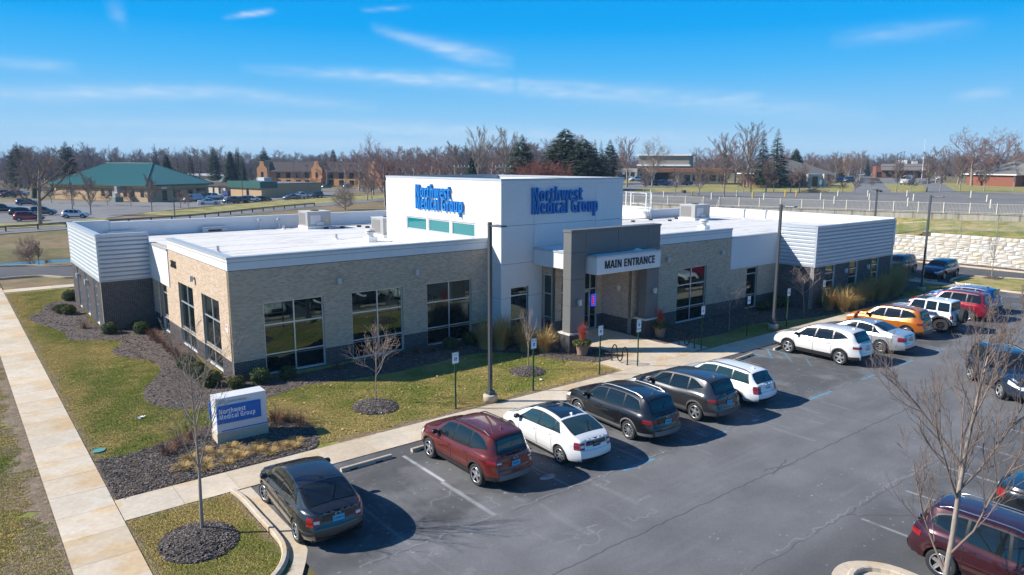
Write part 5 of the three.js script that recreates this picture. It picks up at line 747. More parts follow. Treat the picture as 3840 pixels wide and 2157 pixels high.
// a leafless tree: trunk, limbs, then ever thinner twigs
function bareTree(sd, o) {
  reseed(sd); const T0 = new Sticks(), C = new Sticks(), twig = o.twig ?? .006;
  const grow = (p, d, len, r, lv) => {
    const seg = lv === 0 ? 6 : lv >= o.levels ? (o.fineSeg ?? 2) : 4; let q = p.clone(), dir = d.clone(), rad = r; const pts = [[q.clone(), rad]], dirs = [dir.clone()];
    for (let i = 0; i < seg; i++) { dir = bend(dir, lv === 0 ? o.wobble ?? .05 : .16).add(V(0, (o.up ?? .12) * (lv ? 1 : 0), 0)).normalize(); q = q.clone().addScaledVector(dir, len / seg); const end = lv === 0 ? (o.topR ?? .25) : lv >= o.levels ? .35 : .3; rad = r * lerp(1, end, (i + 1) / seg); pts.push([q.clone(), Math.max(rad, twig * .6)]); dirs.push(dir.clone()); }
    const S = lv === 0 ? T0 : C, k = lv === 0 ? 8 : lv === 1 ? 5 : lv === 2 && o.levels > 2 ? 4 : 3;
    for (let i = 0; i < seg; i++) S.limb(pts[i][0], pts[i + 1][0], pts[i][1], pts[i + 1][1], k);
    if (lv >= o.levels) return;
    const n = o.kids[lv], from = lv === 0 ? o.clear ?? .3 : .18;
    for (let j = 0; j < n; j++) {
      const t = lerp(from, 1, (j + rr(.1, .9)) / n) * seg, i = Math.min(seg - 1, Math.floor(t)), f = t - i, b = pts[i][0].clone().lerp(pts[i + 1][0], f), br = lerp(pts[i][1], pts[i + 1][1], f), dd = dirs[i + 1];
      const a = (lv === 0 ? j * 2.4 + rr(-.4, .4) : rr(0, 6.28)), x = Math.abs(dd.y) < .95 ? V(0, 1, 0).cross(dd).normalize() : V(1, 0, 0), y = dd.clone().cross(x), ang = (o.angle ?? .75) * rr(.7, 1.25) * (lv ? .9 : 1);
      const nd = dd.clone().multiplyScalar(Math.cos(ang)).addScaledVector(x.multiplyScalar(Math.cos(a)).addScaledVector(y, Math.sin(a)), Math.sin(ang)).normalize();
      const taper = lv === 0 ? lerp(1, o.tipK ?? .45, (t / seg - from) / (1 - from)) : lerp(1, .55, t / seg);
      grow(b, nd, len * (o.ratio ?? .55) * taper * rr(.75, 1.2), Math.max(twig, Math.min(br * .75, r * (o.rk ?? .5))), lv + 1);
    }
  };
  grow(V(0, 0, 0), V(rr(-.03, .03), 1, rr(-.03, .03)).normalize(), o.h * (o.trunk ?? .75), o.r, 0);
  return { trunk: T0.geo(), crown: C.geo(), h: o.h };
}
function plantTree(name, label, tr, m1, m2, pos, s, turn, group, sy = s) { const t = thing(name, label, 'tree', pos, turn, group); t.scale.set(s, sy, s); part(t, 'trunk', tr.trunk, m1); part(t, 'crown', tr.crown, m2); return t; }
// evergreen: whorls of drooping sprays
function conifer(sd, o) {
  reseed(sd); const T0 = new Sticks(), C = new Sticks(), h = o.h; T0.limb(V(0, 0, 0), V(0, h * .97, 0), o.r, .02, 7);
  const n = o.n; for (let i = 0; i < n; i++) {
    const t = Math.pow(rnd(), .85), y = h * lerp(o.base ?? .06, .985, t), R = (o.shape ? o.shape(t) : o.w * (1 - t * .96)) * rr(.72, 1.1), a = rr(0, 6.28), dir = V(Math.cos(a), 0, Math.sin(a)), tip = V(0, y, 0).addScaledVector(dir, R).add(V(0, -R * (o.droop ?? .25) + rr(-.1, .2), 0)), root = V(0, y, 0).addScaledVector(dir, R * .1);
    const side = V(-dir.z, 0, dir.x), m = o.m ?? 6;
    for (let k = 0; k < m; k++) { const f = lerp(.25, 1, (k + rnd()) / m), c = root.clone().lerp(tip, f), w = R * .26 * (1.15 - f * .6) * rr(.6, 1.3), s2 = rnd() < .5 ? 1 : -1; const b = c.clone().addScaledVector(dir, w * rr(.5, 1.1)).addScaledVector(side, s2 * w * rr(.4, 1.1)).add(V(0, rr(-.35, .12) * w, 0)), e = c.clone().addScaledVector(side, s2 * w * .5).addScaledVector(dir, -w * .25).add(V(0, rr(.05, .3) * w, 0)); C.tri(c, b, e); const b2 = c.clone().addScaledVector(dir, w * rr(.3, .9)).add(V(0, rr(-.5, .25) * w, 0)).addScaledVector(side, rr(-.3, .3) * w); C.tri(c.clone().addScaledVector(side, .12 * w), b2, c.clone().addScaledVector(side, -.35 * s2 * w)); }
  }
  return { trunk: T0.geo(), crown: C.geo(), h };
}
function leafBall(sd, n, rx, ry, leaf, jitter = .3) { reseed(sd); const S = new Sticks(); for (let i = 0; i < n; i++) { const d = V(rr(-1, 1), rr(-1, 1), rr(-1, 1)).normalize(), q = 1 - jitter * rnd() * rnd(), bmp = 1 + .13 * (vnoise(d.x * 3 + 20, d.z * 3 + d.y * 2 + 20) - .5) * 2; const c = V(d.x * rx * q * bmp, Math.max(.01, ry + d.y * ry * q * bmp), d.z * rx * q * bmp), a = V(rr(-1, 1), rr(-1, 1), rr(-1, 1)).normalize(), b = a.clone().cross(d).normalize(); a.addScaledVector(d, .6).normalize(); S.tri(c, c.clone().addScaledVector(a, leaf * rr(.7, 1.3)).addScaledVector(b, leaf * .35), c.clone().addScaledVector(a, leaf * rr(.5, 1)).addScaledVector(b, -leaf * .4)); } return S.geo(); }
const D2 = m => { const k = m.clone(); k.side = THREE.DoubleSide; return k; };
M.boxD = D2(M.box); M.boxPaleD = D2(M.boxPale); M.conD = D2(M.conifer); M.con2D = D2(M.conifer2); M.strawD = D2(M.straw); M.strawDarkD = D2(M.strawDark); M.driedD = D2(M.dried);
const ballG = [leafBall(1, 1500, .40, .33, .075), leafBall(2, 1500, .42, .30, .075), leafBall(3, 1500, .38, .34, .08)];
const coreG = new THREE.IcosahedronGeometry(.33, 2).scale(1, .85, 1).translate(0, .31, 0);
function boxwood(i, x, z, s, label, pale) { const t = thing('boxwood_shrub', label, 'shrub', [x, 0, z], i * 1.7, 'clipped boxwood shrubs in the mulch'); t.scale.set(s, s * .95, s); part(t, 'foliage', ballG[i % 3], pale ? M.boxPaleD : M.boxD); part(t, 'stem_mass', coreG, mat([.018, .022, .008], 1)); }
{
  const a = 'round clipped boxwood in mulch ';
  [[-2.64, -13.9, 1.05, a + 'at the foot of the dark brick corner'], [-1.14, -14.15, .95, a + 'in the recess, touching brick'], [-1.24, -12.9, 1.05, a + 'in the recess, outermost of two'], [-3.0, -27.0, 1.2, a + 'at the far end beside the last narrow window'], [-4.0, -22.3, 1.05, a + 'out in the bed, darker one of a pair'], [-3.75, -21.5, 1.0, a + 'out in the bed, yellower one of a pair', 1], [-1.12, -3.7, 1.0, a + 'first of four in a row by the tall windows'], [-1.07, -2.45, 1.05, a + 'second of four in a row by the tall windows', 1], [-1.09, -1.35, 1.0, a + 'third of four in a row by the tall windows'], [-1.01, -.1, 1.12, a + 'last of four in a row by the tall windows', 1], [-.2, .8, .92, a + 'yellowish one right before the building corner', 1], [.87, .85, 1.1, a + 'beside the building corner in sun'], [2.1, .95, .95, a + 'in shade under the first front window'], [10.95, 1.0, 1.0, a + 'in shade under the third front window'], [12.3, .9, 1.1, a + 'in shade between window and tower'], [13.35, .85, 1.0, a + 'in shade against the tower'], [33.2, 5.6, 1.1, a + 'in shade below the narrow window'], [34.6, 5.6, 1.2, a + 'in shade beside the recess of the siding wing'], [35.4, 5.7, 1.1, a + 'in shade right in the recess corner']].forEach((q, i) => boxwood(i, q[0], q[1], q[2], q[3], q[4]));
}
// clumps of blades: ornamental grass, cut straw, dried perennials
function clump(sd, n, h, spread, lean, w, seg = 3) { reseed(sd); const S = new Sticks(); for (let i = 0; i < n; i++) { const a = rr(0, 6.28), r0 = spread * .35 * Math.sqrt(rnd()), l = h * rr(.55, 1.1), ln = lean * rr(.15, 1), d = V(Math.cos(a), 0, Math.sin(a)); let p = V(Math.cos(a) * r0, 0, Math.sin(a) * r0), q; const s = V(-d.z, 0, d.x); for (let k = 1; k <= seg; k++) { const t = k / seg; q = V(Math.cos(a) * r0 + d.x * l * ln * t * t, l * (t - .35 * ln * t * t), Math.sin(a) * r0 + d.z * l * ln * t * t); const ww = w * (1 - t * .7); S.tri(p.clone().addScaledVector(s, w), q.clone().addScaledVector(s, ww), p.clone().addScaledVector(s, -w)); p = q; } } return S.geo(); }
const grassG = [clump(11, 420, 1.15, .8, .75, .010), clump(12, 420, 1.05, .8, .9, .010)], plumeG = clump(14, 380, .3, 1.2, .5, .01);
function tallGrass(name, label, x, z, s, m, group, sy = s) { const t = thing(name, label, 'grass clump', [x, 0, z], x * 3.1, group); t.scale.set(s, sy, s); part(t, 'blades', grassG[Math.abs(Math.round(x * 10)) % 2], m); part(t, 'stalks', clump(Math.round(x * 100 + 500), 120, 1.35, .5, .42, .007), m); return t; }
tallGrass('ornamental_grass', 'golden dry ornamental grass clump in sun beside the portal pier', 14.45, 4.6, 1.15, M.strawD, 'ornamental grasses', 1.25);
tallGrass('ornamental_grass', 'golden dry ornamental grass clump between sapling and the portal pier', 13.75, 3.9, 1.0, M.strawD, 'ornamental grasses', 1.15);
for (const [x, z, s] of [[13.0, 2.7, 1.2], [12.4, 2.1, 1.15], [13.7, 2.3, 1.2], [14.3, 3.0, 1.1]]) tallGrass('ornamental_grass', 'dry ornamental grass clump in shade before the white tower', x, z, s, M.strawD, 'shaded grasses by the tower', s * 1.25);
tallGrass('ornamental_grass', 'golden dry ornamental grass clump in a patch of sun by shaded windows', 37.3, 9.0, 1.3, M.strawD, 'ornamental grasses', 1.35); tallGrass('ornamental_grass', 'golden dry ornamental grass clump in sun, second by shaded windows', 38.6, 9.0, 1.3, M.strawD, 'ornamental grasses', 1.4);
for (const [x, z, s] of [[36.9, 8.2, 1.2], [38.4, 8.2, 1.2], [40.4, 8.6, 1.3], [42.2, 8.4, 1.35], [43.4, 8.6, 1.4], [44.6, 8.3, 1.4], [45.8, 8.5, 1.4], [47.0, 8.3, 1.4], [48.2, 7.8, 1.3], [50.6, 6.4, 1.3], [52.0, 6.0, 1.3], [53.2, 5.8, 1.3]]) tallGrass('ornamental_grass', 'dry ornamental grass clump in shade along the siding wing', x, z, s, M.strawD, 'shaded grasses along the siding wing', s * 1.2);
{
  const moundG = [clump(21, 300, .36, 1.0, 1.5, .013), clump(22, 300, .33, 1.1, 1.6, .013)];
  for (const [x, z] of [[-4.33, 8.39], [-3.96, 7.77], [-3.69, 8.41], [-3.39, 7.48], [-3.75, 8.9], [-3.1, 7.92], [-2.56, 7.66], [-3.1, 8.9], [-2.41, 8.09], [-2.61, 8.69], [-2.72, 8.35], [-1.98, 8.5], [-1.64, 8.07], [-1.64, 8.95], [-1.13, 8.55], [-.89, 8.9], [-.6, 8.49]]) { const t = thing('cut_grass_clump', 'low golden straw clump in the mulch before the monument sign', 'grass clump', [x, 0, z], x * 7, 'straw clumps before the monument sign'); const s = .40 + .2 * Math.abs(Math.sin(x * 9)); t.scale.set(s, s * 1.1, s); part(t, 'straw', moundG[Math.abs(Math.round(x * 100)) % 2], M.strawD); part(t, 'base', clump(Math.round(z * 100), 60, .15, .7, 1.3, .012), M.strawDarkD); }
  const twigG = clump(31, 170, .6, .7, .9, .006);
  const dead = (x, z, s, l, g) => { const t = thing('dried_perennial', l, 'plant', [x, 0, z], x * 5, g); t.scale.setScalar(s); part(t, 'stems', twigG, M.driedD); part(t, 'basal_leaves', clump(Math.round(Math.abs(x) * 90 + 3), 50, .2, .9, 1.2, .014), M.strawDarkD); };
  for (let k = 0; k < 11; k++) dead(-.95 + .1 * Math.sin(k * 2), -12.2 + k * .78, .75 + .2 * Math.sin(k), 'rust brown dried perennial in the row along the side wall', 'dried perennials along the side wall');
  dead(-3.6, -16.3, .9, 'rust brown dried shrub alone in mulch by the brick corner'); dead(-4.3, -23.6, .9, 'small brown dried shrub near the far boxwoods');
  for (const [x, z] of [[-.3, 5.9], [0, 6.4], [.2, 7.0], [-.5, 6.3], [-3.4, 5.9], [-3.9, 6.4], [-4.4, 6.9]]) dead(x, z, 1.0, 'thin brown dried perennial around the monument sign', 'dried perennials by the monument sign');
  for (const [x, z] of [[-5.8, 6.9], [-5.3, 7.4], [-5.9, 7.8], [-5.0, 8.2], [-5.7, 8.8], [-4.9, 9.1], [-6.1, 9.2]]) { const t = thing('cut_stubble', 'flattened grey brown plant stubble in the sign bed', 'plant', [x, 0, z], x * 3, 'cut stubble in the sign bed'); part(t, 'stems', clump(Math.round(-x * 77), 90, .14, 1.0, 2.2, .012), M.strawDarkD); part(t, 'straw', clump(Math.round(-x * 79), 40, .1, 1.1, 2.2, .01), mat([.34, .25, .16], .95, { side: THREE.DoubleSide })); }
  for (const [x, z] of [[4.5, .9], [8, .7], [9, .75], [9.9, .9]]) dead(x, z, .8, 'grey dried perennial in shade below the front windows', 'dried perennials below the front windows');
}
// pots with red twigs
for (const [x, z, l] of [[15.55, 6.33, 'tan pot of red twigs and greenery in sun beside the portal pier'], [21.75, 6.25, 'tan pot of red twigs and greenery in shade against the portal pier']]) {
  const t = thing('planter_pot', l, 'planter', [x, .02, z]);
  part(t, 'pot', new THREE.LatheGeometry([[.0, 0], [.23, 0], [.25, .05], [.33, .5], [.37, .52], [.38, .62], [.34, .63], [.31, .56], [0, .54]].map(p => new THREE.Vector2(...p)), 28), M.terracotta);
  reseed(Math.round(x)); const S = new Sticks(); for (let i = 0; i < 60; i++) { const a = rr(0, 6.28), b = rr(.02, .30), y = rr(.7, 1.25); const p = V(rr(-.1, .1), .55, rr(-.1, .1)), q = V(Math.cos(a) * b * 1.3, .55 + y, Math.sin(a) * b * 1.3), m = p.clone().lerp(q, .6); S.limb(p, m, .008, .006, 3); S.limb(m, q, .006, .004, 3); for (let k = 0; k < 2; k++) S.limb(m, m.clone().add(V(rr(-.14, .14), rr(.15, .4), rr(-.14, .14))), .005, .003, 3); } part(t, 'red_twigs', S.geo(), M.redTwig);
  part(t, 'greenery', leafBall(44 + Math.round(x), 700, .44, .13, .10, .5).translate(0, .52, 0), M.boxPaleD); part(t, 'dry_sprigs', clump(51, 40, .8, .3, .7, .008).translate(0, .55, 0), M.strawD);
}
// ---------------------------------------------------------------- street furniture
function lampPost(label, x, z) {
  const t = thing('lamp_post', label, 'lamp post', [x, 0, z], 0, 'parking lot lamp posts'); part(t, 'concrete_base', new THREE.LatheGeometry([[0, 0], [.30, 0], [.30, .30], [.27, .34], [0, .35]].map(p => new THREE.Vector2(...p)), 28), M.curb);
  part(t, 'base_cover', boxUV(new RoundedBoxGeometry(.3, .16, .3, 1, .02).translate(0, .42, 0)), M.bronze); part(t, 'pole', box(-.065, .065, .42, 7.45, -.065, .065), M.bronze); part(t, 'hand_hole', box(-.03, .03, 1.0, 1.2, .065, .069), M.black);
  part(t, 'arm', box(-.035, .035, 7.28, 7.36, .065, .4), M.bronze); part(t, 'lamp_head', boxUV(new RoundedBoxGeometry(.32, .07, .62, 1, .03).translate(0, 7.34, .62)), M.bronze); part(t, 'led_panel', box(-.13, .13, 7.298, 7.304, .4, .86), M.alu); return t;
}
lampPost('tall bronze lamp post on lawn between the red and the white hatchback cars', 7.45, 9.25); lampPost('tall bronze lamp post before the siding wing recess by the white crossover', 28.7, 9.1); lampPost('tall bronze lamp post at the far end of the siding wing', 49.8, 8.9);
{
  const face = canvasTex(128, 192, (x, w, h) => { x.fillStyle = '#e6eef0'; x.fillRect(0, 0, w, h); x.strokeStyle = '#1a7a55'; x.lineWidth = 5; x.strokeRect(5, 5, w - 10, h - 10); x.fillStyle = '#1a7a55'; x.textAlign = 'center'; x.font = 'bold 21px sans-serif'; x.fillText('RESERVED', w / 2, 38); x.fillText('PARKING', w / 2, 64); x.fillStyle = '#1239b8'; x.fillRect(34, 84, 60, 62); x.strokeStyle = '#fff'; x.lineWidth = 5; x.beginPath(); x.arc(62, 124, 14, .2, 3.9); x.stroke(); x.beginPath(); x.moveTo(60, 98); x.lineTo(62, 116); x.lineTo(76, 116); x.lineTo(82, 132); x.stroke(); x.fillStyle = '#fff'; x.beginPath(); x.arc(60, 94, 4, 0, 7); x.fill(); x.strokeStyle = '#1a7a55'; x.lineWidth = 3; x.beginPath(); x.moveTo(40, 166); x.lineTo(88, 166); x.stroke(); });
  const small = canvasTex(128, 64, (x, w, h) => { x.fillStyle = '#dfe9ea'; x.fillRect(0, 0, w, h); x.strokeStyle = '#1a7a55'; x.lineWidth = 4; x.strokeRect(4, 4, w - 8, h - 8); x.fillStyle = '#1a7a55'; x.textAlign = 'center'; x.font = 'bold 20px sans-serif'; x.fillText('VAN', w / 2, 28); x.fillText('ACCESSIBLE', w / 2, 50); });
  const fm = mat([1, 1, 1], .45, { map: face }), sm = mat([1, 1, 1], .45, { map: small });
  const a = 'reserved parking sign on green post ';
  [[5.82, 9.1, a + 'in sun before the second front window'], [9.77, 9.25, a + 'in sun, beside the sapling near the lamp post'], [13.79, 9.3, a + 'at the grass edge before the grey portal pier'], [16.24, 9.47, a + 'with second small plate, by sunny bike rack', 1], [21.42, 9.34, a + 'beside the shaded bike rack'], [25.88, 9.16, a + 'in shade before the blank white panel'], [30.0, 9.19, a + 'before the dark brick recess in shade'], [34.79, 8.85, a + 'beside the sapling at the siding wing corner']].forEach(([x, z, l, two]) => {
    const t = thing('parking_sign', l, 'sign', [x, 0, z], 0, 'reserved parking signs'); part(t, 'post', [box(-.03, .03, 0, 2.3, -.012, .0), box(-.03, -.018, 0, 2.3, 0, .025), box(.018, .03, 0, 2.3, 0, .025)], M.greenPost);
    const p = part(t, 'sign_plate', new THREE.BoxGeometry(.31, .46, .006).translate(0, 2.13, .03), M.alu); const f = part(t, 'sign_face', new THREE.PlaneGeometry(.30, .45).translate(0, 2.13, .0345), fm);
    if (two) { part(t, 'small_plate', new THREE.BoxGeometry(.31, .15, .006).translate(0, 1.8, .03), M.alu); part(t, 'small_face', new THREE.PlaneGeometry(.30, .145).translate(0, 1.8, .0345), sm); }
  });
}
for (const [x, l] of [[16.0, 'black wave bike rack on the plaza in sun'], [21.25, 'black wave bike rack on a concrete pad in shade']]) { // waves along z
  const t = thing('bike_rack', l, 'bike rack', [x, .03, 8.0]); const p = [V(0, 0, 0), V(0, .6, 0), V(0, .8, .1), V(0, .86, .18), V(0, .8, .26), V(0, .6, .34), V(0, .3, .35), V(0, .12, .44), V(0, .07, .52), V(0, .12, .60), V(0, .3, .69), V(0, .6, .70), V(0, .8, .78), V(0, .86, .86), V(0, .8, .94), V(0, .6, 1.02), V(0, 0, 1.04)]; part(t, 'tube', tube(p, .03, 70, 8), mat([.03, .022, .018], .4, { metalness: .4 })); for (const z of [0, 1.04]) part(t, 'foot_plate', cyl(0, 0, .012, z, .08, .08, 14), mat([.12, .07, .05], .7));
}
for (const [x, l] of [[.5, 'empty stall beside the charcoal hatchback'], [3.1, 'red suv'], [6.3, 'white hatchback'], [9.9, 'black station wagon'], [13.2, 'grey crossover'], [16.2, 'white station wagon'], [21.65, 'empty stall next to the blue hatching'], [25.2, 'pearl white crossover'], [28.9, 'silver sedan'], [33.0, 'orange suv'], [36.5, 'white off road vehicle'], [41.5, 'cherry red suv']]) {
  const t = thing('wheel_stop', 'concrete wheel stop at the head of the ' + (l.startsWith('empty') ? l : 'stall with the ' + l), 'wheel stop', [x, .004, 11.78], .004 * x, 'concrete wheel stops'); const s = new THREE.Shape([[-.08, 0], [.08, 0], [.055, .115], [.03, .13], [-.03, .13], [-.055, .115]].map(p => new THREE.Vector2(...p))); const mk = (a, b, y0) => { const g = new THREE.ExtrudeGeometry(s, { depth: b - a, bevelEnabled: false }); g.rotateY(Math.PI / 2); g.translate(a, 0, 0); return boxUV(g); };
  part(t, 'block', mk(-.91, .91), M.curb); part(t, 'drain_slot', [box(-.6, -.35, -.001, .035, -.083, .083), box(.3, .55, -.001, .035, -.083, .083)], M.black);
}
for (const [z, l] of [[6.85, 'small navy suv'], [3.4, 'navy suv hidden partly by brick']]) { const t = thing('wheel_stop', 'concrete wheel stop before the ' + l, 'wheel stop', [55.7, .006, z], Math.PI / 2, 'concrete wheel stops'); const s = new THREE.Shape([[-.08, 0], [.08, 0], [.05, .13], [-.05, .13]].map(p => new THREE.Vector2(...p))); part(t, 'block', boxUV(new THREE.ExtrudeGeometry(s, { depth: 1.8, bevelEnabled: false }).rotateY(Math.PI / 2).translate(-.9, 0, 0)), M.curb); part(t, 'drain_slot', box(-.5, -.2, 0, .03, -.083, .083), M.black); }
// monument sign
{
  const t = thing('monument_sign', 'white and blue monument sign on a concrete base in the front bed', 'sign', [-1.92, 0, 6.72], -.03), W2 = 1.74 / 2, d = .34; const wm = mat([.70, .71, .73], .4, { map: T.metal });
  part(t, 'base', box(-W2 - .02, W2 + .02, 0, .39, -d - .02, d + .02), M.curb); part(t, 'cabinet', boxUV(new RoundedBoxGeometry(2 * W2, 1.26, 2 * d, 1, .012).translate(0, 1.02, 0)), wm);
  part(t, 'blue_stripe', box(-W2 + .14, W2 - .005, 0.43, .47, d, d + .006), mat([.01, .12, .45], .5));
  const blue = mat([.004, .125, .46], .55); part(t, 'blue_panel', box(-W2 - .0, W2 - .22, .74, 1.36, d + .001, d + .07), blue); part(t, 'blue_panel', box(-W2 - .06, W2 - .3, .74, 1.36, -d - .07, -d - .001), blue);
  const wh = mat([.80, .84, .88], .5), L1x = sub(t, 'panel_lettering'); const a = new THREE.Group(); a.name = 'upper_line'; letters(L1x, 'Northwest', font.bold, .93, .125, .006, wh, .94); for (const m of L1x.children) { m.position.set(-W2 + .06, 1.10, d + .0705); }
  const L2x = sub(t, 'panel_lettering'); letters(L2x, 'Medical Group', font.bold, 1.26, .125, .006, wh, .94); for (const m of L2x.children) m.position.set(-W2 + .06, .90, d + .0705);
  const dk = mat([.05, .06, .07], .6), L3 = sub(t, 'address_lettering'); letters(L3, '2505', font.reg, .27, .085, .004, dk); for (const m of L3.children) m.position.set(-W2 + .06, 1.46, d + .0005); const L4 = sub(t, 'address_lettering'); letters(L4, 'Calumet Avenue', font.reg, .68, .062, .004, dk); for (const m of L4.children) m.position.set(-W2 + .37, 1.46, d + .0005);
}
// ---------------------------------------------------------------- small trees of the site
{
  const sap = bareTree(101, { h: 2.7, r: .032, levels: 3, kids: [10, 7, 4], clear: .42, angle: .85, ratio: .66, up: .12, twig: .0045, trunk: .85, tipK: .6 }), sap2 = bareTree(102, { h: 3.0, r: .035, levels: 3, kids: [9, 5, 4], clear: .35, angle: .55, ratio: .55, up: .16, twig: .0045, trunk: .85 }), flat = bareTree(103, { h: 2.9, r: .035, levels: 3, kids: [10, 6, 4], clear: .45, angle: .95, ratio: .68, up: .05, twig: .0045, trunk: .75, tipK: .7 });
  plantTree('young_tree', 'pinkish bare sapling in a mulch ring on the front lawn before the windows', sap, M.barkPale, M.twigPale, [3.63, .15, 6.5], 1, .4); plantTree('young_tree', 'bare sapling in a mulch ring beside golden grass and a parking sign', sap2, M.barkPale, M.twigPale, [11.7, .15, 6.6], .95, 1.2);
  plantTree('young_tree', 'grey bare sapling in shade before the brick wing', flat, M.barkPale, M.twigGrey, [26.44, 0, 7.6], 1.05, 2.2); plantTree('young_tree', 'pale bare sapling with spreading crown at the siding wing corner', flat, M.barkPale, M.twigPale, [34.3, 0, 7.9], 1.08, .7);
  const isl = bareTree(105, { h: 5.0, r: .055, levels: 3, kids: [14, 8, 4], clear: .30, angle: .72, ratio: .50, up: .14, twig: .0045, trunk: .97, tipK: .5, rk: .36, topR: .15 }); plantTree('young_tree', 'slender bare tree in the mulch of the kerbed island beside the charcoal car', isl, M.bark, M.twigGrey, [-5.0, .12, 13.1], .98, 1.0);
  const big = bareTree(109, { h: 6.3, r: .078, levels: 4, kids: [10, 9, 7, 4], clear: .12, angle: .58, ratio: .55, up: .19, twig: .0045, trunk: .95, tipK: .5, wobble: .05, rk: .40, topR: .2 }); plantTree('young_tree', 'tall bare multi-branched tree in the corner island beside the maroon suv', big, M.bark, M.twig, [6.42, .1, 26.85], .97, 2.0);
  reseed(3); const S = new Sticks(); 
  plantTree('young_tree', 'pale thin staked sapling on the grass island before the stone wall', sap2, M.barkPale, M.twigPale, [61.2, .15, 10.0], 1.25, .3); plantTree('young_tree', 'thin dark sapling in shade at the far end of the siding wing', sap2, M.bark, M.twig, [51.6, 0, 7.2], .95, .9);
}
// ---------------------------------------------------------------- the cars in the lot
const C1 = [.045, .048, .055];
car('liftback', 'charcoal hatchback car parked beside the kerbed island', [.042, .046, .052], -2.3, 13.72, -.05, { paint: { m: .5 }, plate: 'named', clearTail: true, steer: .2 });
car('suv', 'dark red suv between empty stall and white hatchback', [.17, .022, .014], 3.29, 13.88, .0, { paint: { m: .45 }, rails: CM.trim, valance: CM.cladGrey, clearTail: true, trim: CM.trim });
car('liftback', 'white hatchback car with black roof panel beside the lamp post', [.74, .745, .74], 6.42, 14.32, -.06, { paint: { m: 0 }, plate: 'dark', clearTail: true, glass: CM.glassTeal, roofPanel: true });
car('wagon', 'black station wagon with silver roof rails and grey lower trim', [.012, .013, .015], 9.86, 14.25, -.06, { paint: { m: .2 }, rails: CM.rim, cladMat: CM.cladGrey, valance: CM.cladGrey });
car('crossover', 'dark grey crossover between black and white station wagons', [.055, .056, .060], 13.25, 14.5, -.03, { paint: { m: .5 }, cladMat: mat([.09, .09, .095], .6), valance: mat([.09, .09, .095], .6), rim: CM.rim });
car('estate', 'white station wagon with black roof rails beside empty stalls', [.80, .81, .82], 16.08, 14.42, -.03, { paint: { m: 0 }, plate: 'white', valance: paint([.80, .81, .82]), glass: CM.glassTeal });
car('crossover', 'pearl white crossover behind the blue hatched aisle', [.74, .72, .69], 25.28, 13.98, -.02, { paint: { m: .1 }, plate: 'white', scale: 1.03, chromeHandles: true });
car('sedan', 'silver sedan beside the pearl white crossover', [.50, .52, .55], 29.1, 14.2, .0, { paint: { m: .5 }, plate: 'white' });
car('suv', 'bright orange suv between silver sedan and white off road vehicle', [.56, .155, .012], 33.5, 13.65, .0, { paint: { m: .35 }, rails: CM.trim, valance: CM.cladGrey, clearTail: true });
car('jeep', 'white off road vehicle with spare wheel on its back', [.80, .81, .82], 36.6, 14.15, .0, { paint: { m: 0, r: .25 }, rim: CM.rimDark, plate: 'white' });
car('boxy', 'large cherry red suv beside the white off road vehicle', [.30, .008, .022], 41.5, 14.0, .02, { paint: { m: .3 }, plate: 'white' });
car('suv', 'bright blue suv with silver roof rails at the row end', [.012, .06, .22], 44.6, 13.6, .0, { paint: { m: .35 }, rails: CM.rim, plate: 'white' });
car('boxy', 'dark blue suv turned askew in the drive aisle, nose forward', [.022, .042, .075], 26.2, 22.0, 2.3, { paint: { m: .5 }, rails: CM.trim });
car('suv', 'dark maroon suv with red tail light beside the corner island', [.055, .012, .020], 9.12, 27.5, Math.PI, { paint: { m: .4 }, rails: CM.chrome, clad: false });
car('sedan', 'black sedan in the far row with slim red tail light', [.010, .013, .017], 13.3, 28.3, Math.PI, { paint: { m: .2 }, plate: 'white' });
car('crossover', 'small navy suv facing the siding wing near the stone wall', [.010, .03, .085], 58.6, 6.85, Math.PI / 2, { paint: { m: .5 }, scale: .97, plate: 'white' });
car('suv', 'navy suv partly hidden by the brick end wall', [.010, .032, .085], 58.4, 3.4, Math.PI / 2, { paint: { m: .5 }, plate: 'white' });
// ---------------------------------------------------------------- east side: stone wall, bank, fence, upper lot
const bankY = (x, z) => { const xw = P0[0] + (z - P0[1]) * LD[0] / LD[1]; return lerp(lerp(2.47, 2.9, sstep(.1, .9, z)), 3.88, clamp((x - 70) / Math.max(.5, xw - 70))); };
{
  const pos = [], uv = [], idx = [], n = 60, m = 8; for (let i = 0; i <= n; i++) for (let j = 0; j <= m; j++) { const z = lerp(-15, 22, i / n), xw = P0[0] + (z - P0[1]) * LD[0] / LD[1] + .1, x = lerp(69.9, Math.max(xw, 70.6), j / m); pos.push(x, bankY(x, z) + (fbm(x / 40, z / 40, 40, 3) - .5) * .12 * (j > 0 && j < m ? 1 : 0), z); uv.push(x, z); } for (let i = 0; i < n; i++) for (let j = 0; j < m; j++) { const a = i * (m + 1) + j; idx.push(a, a + m + 1, a + 1, a + 1, a + m + 1, a + m + 2); }
  const g = new THREE.BufferGeometry(); g.setAttribute('position', new THREE.Float32BufferAttribute(pos, 3)); g.setAttribute('uv', new THREE.Float32BufferAttribute(uv, 2)); g.setIndex(idx); g.computeVertexNormals(); struct('grass_bank', g, M.grass);
  struct('wall_foot_mulch', plan([[67.5, -20], [69.7, -20], [69.7, 22], [67.5, 22]], .03), M.mulch);
}
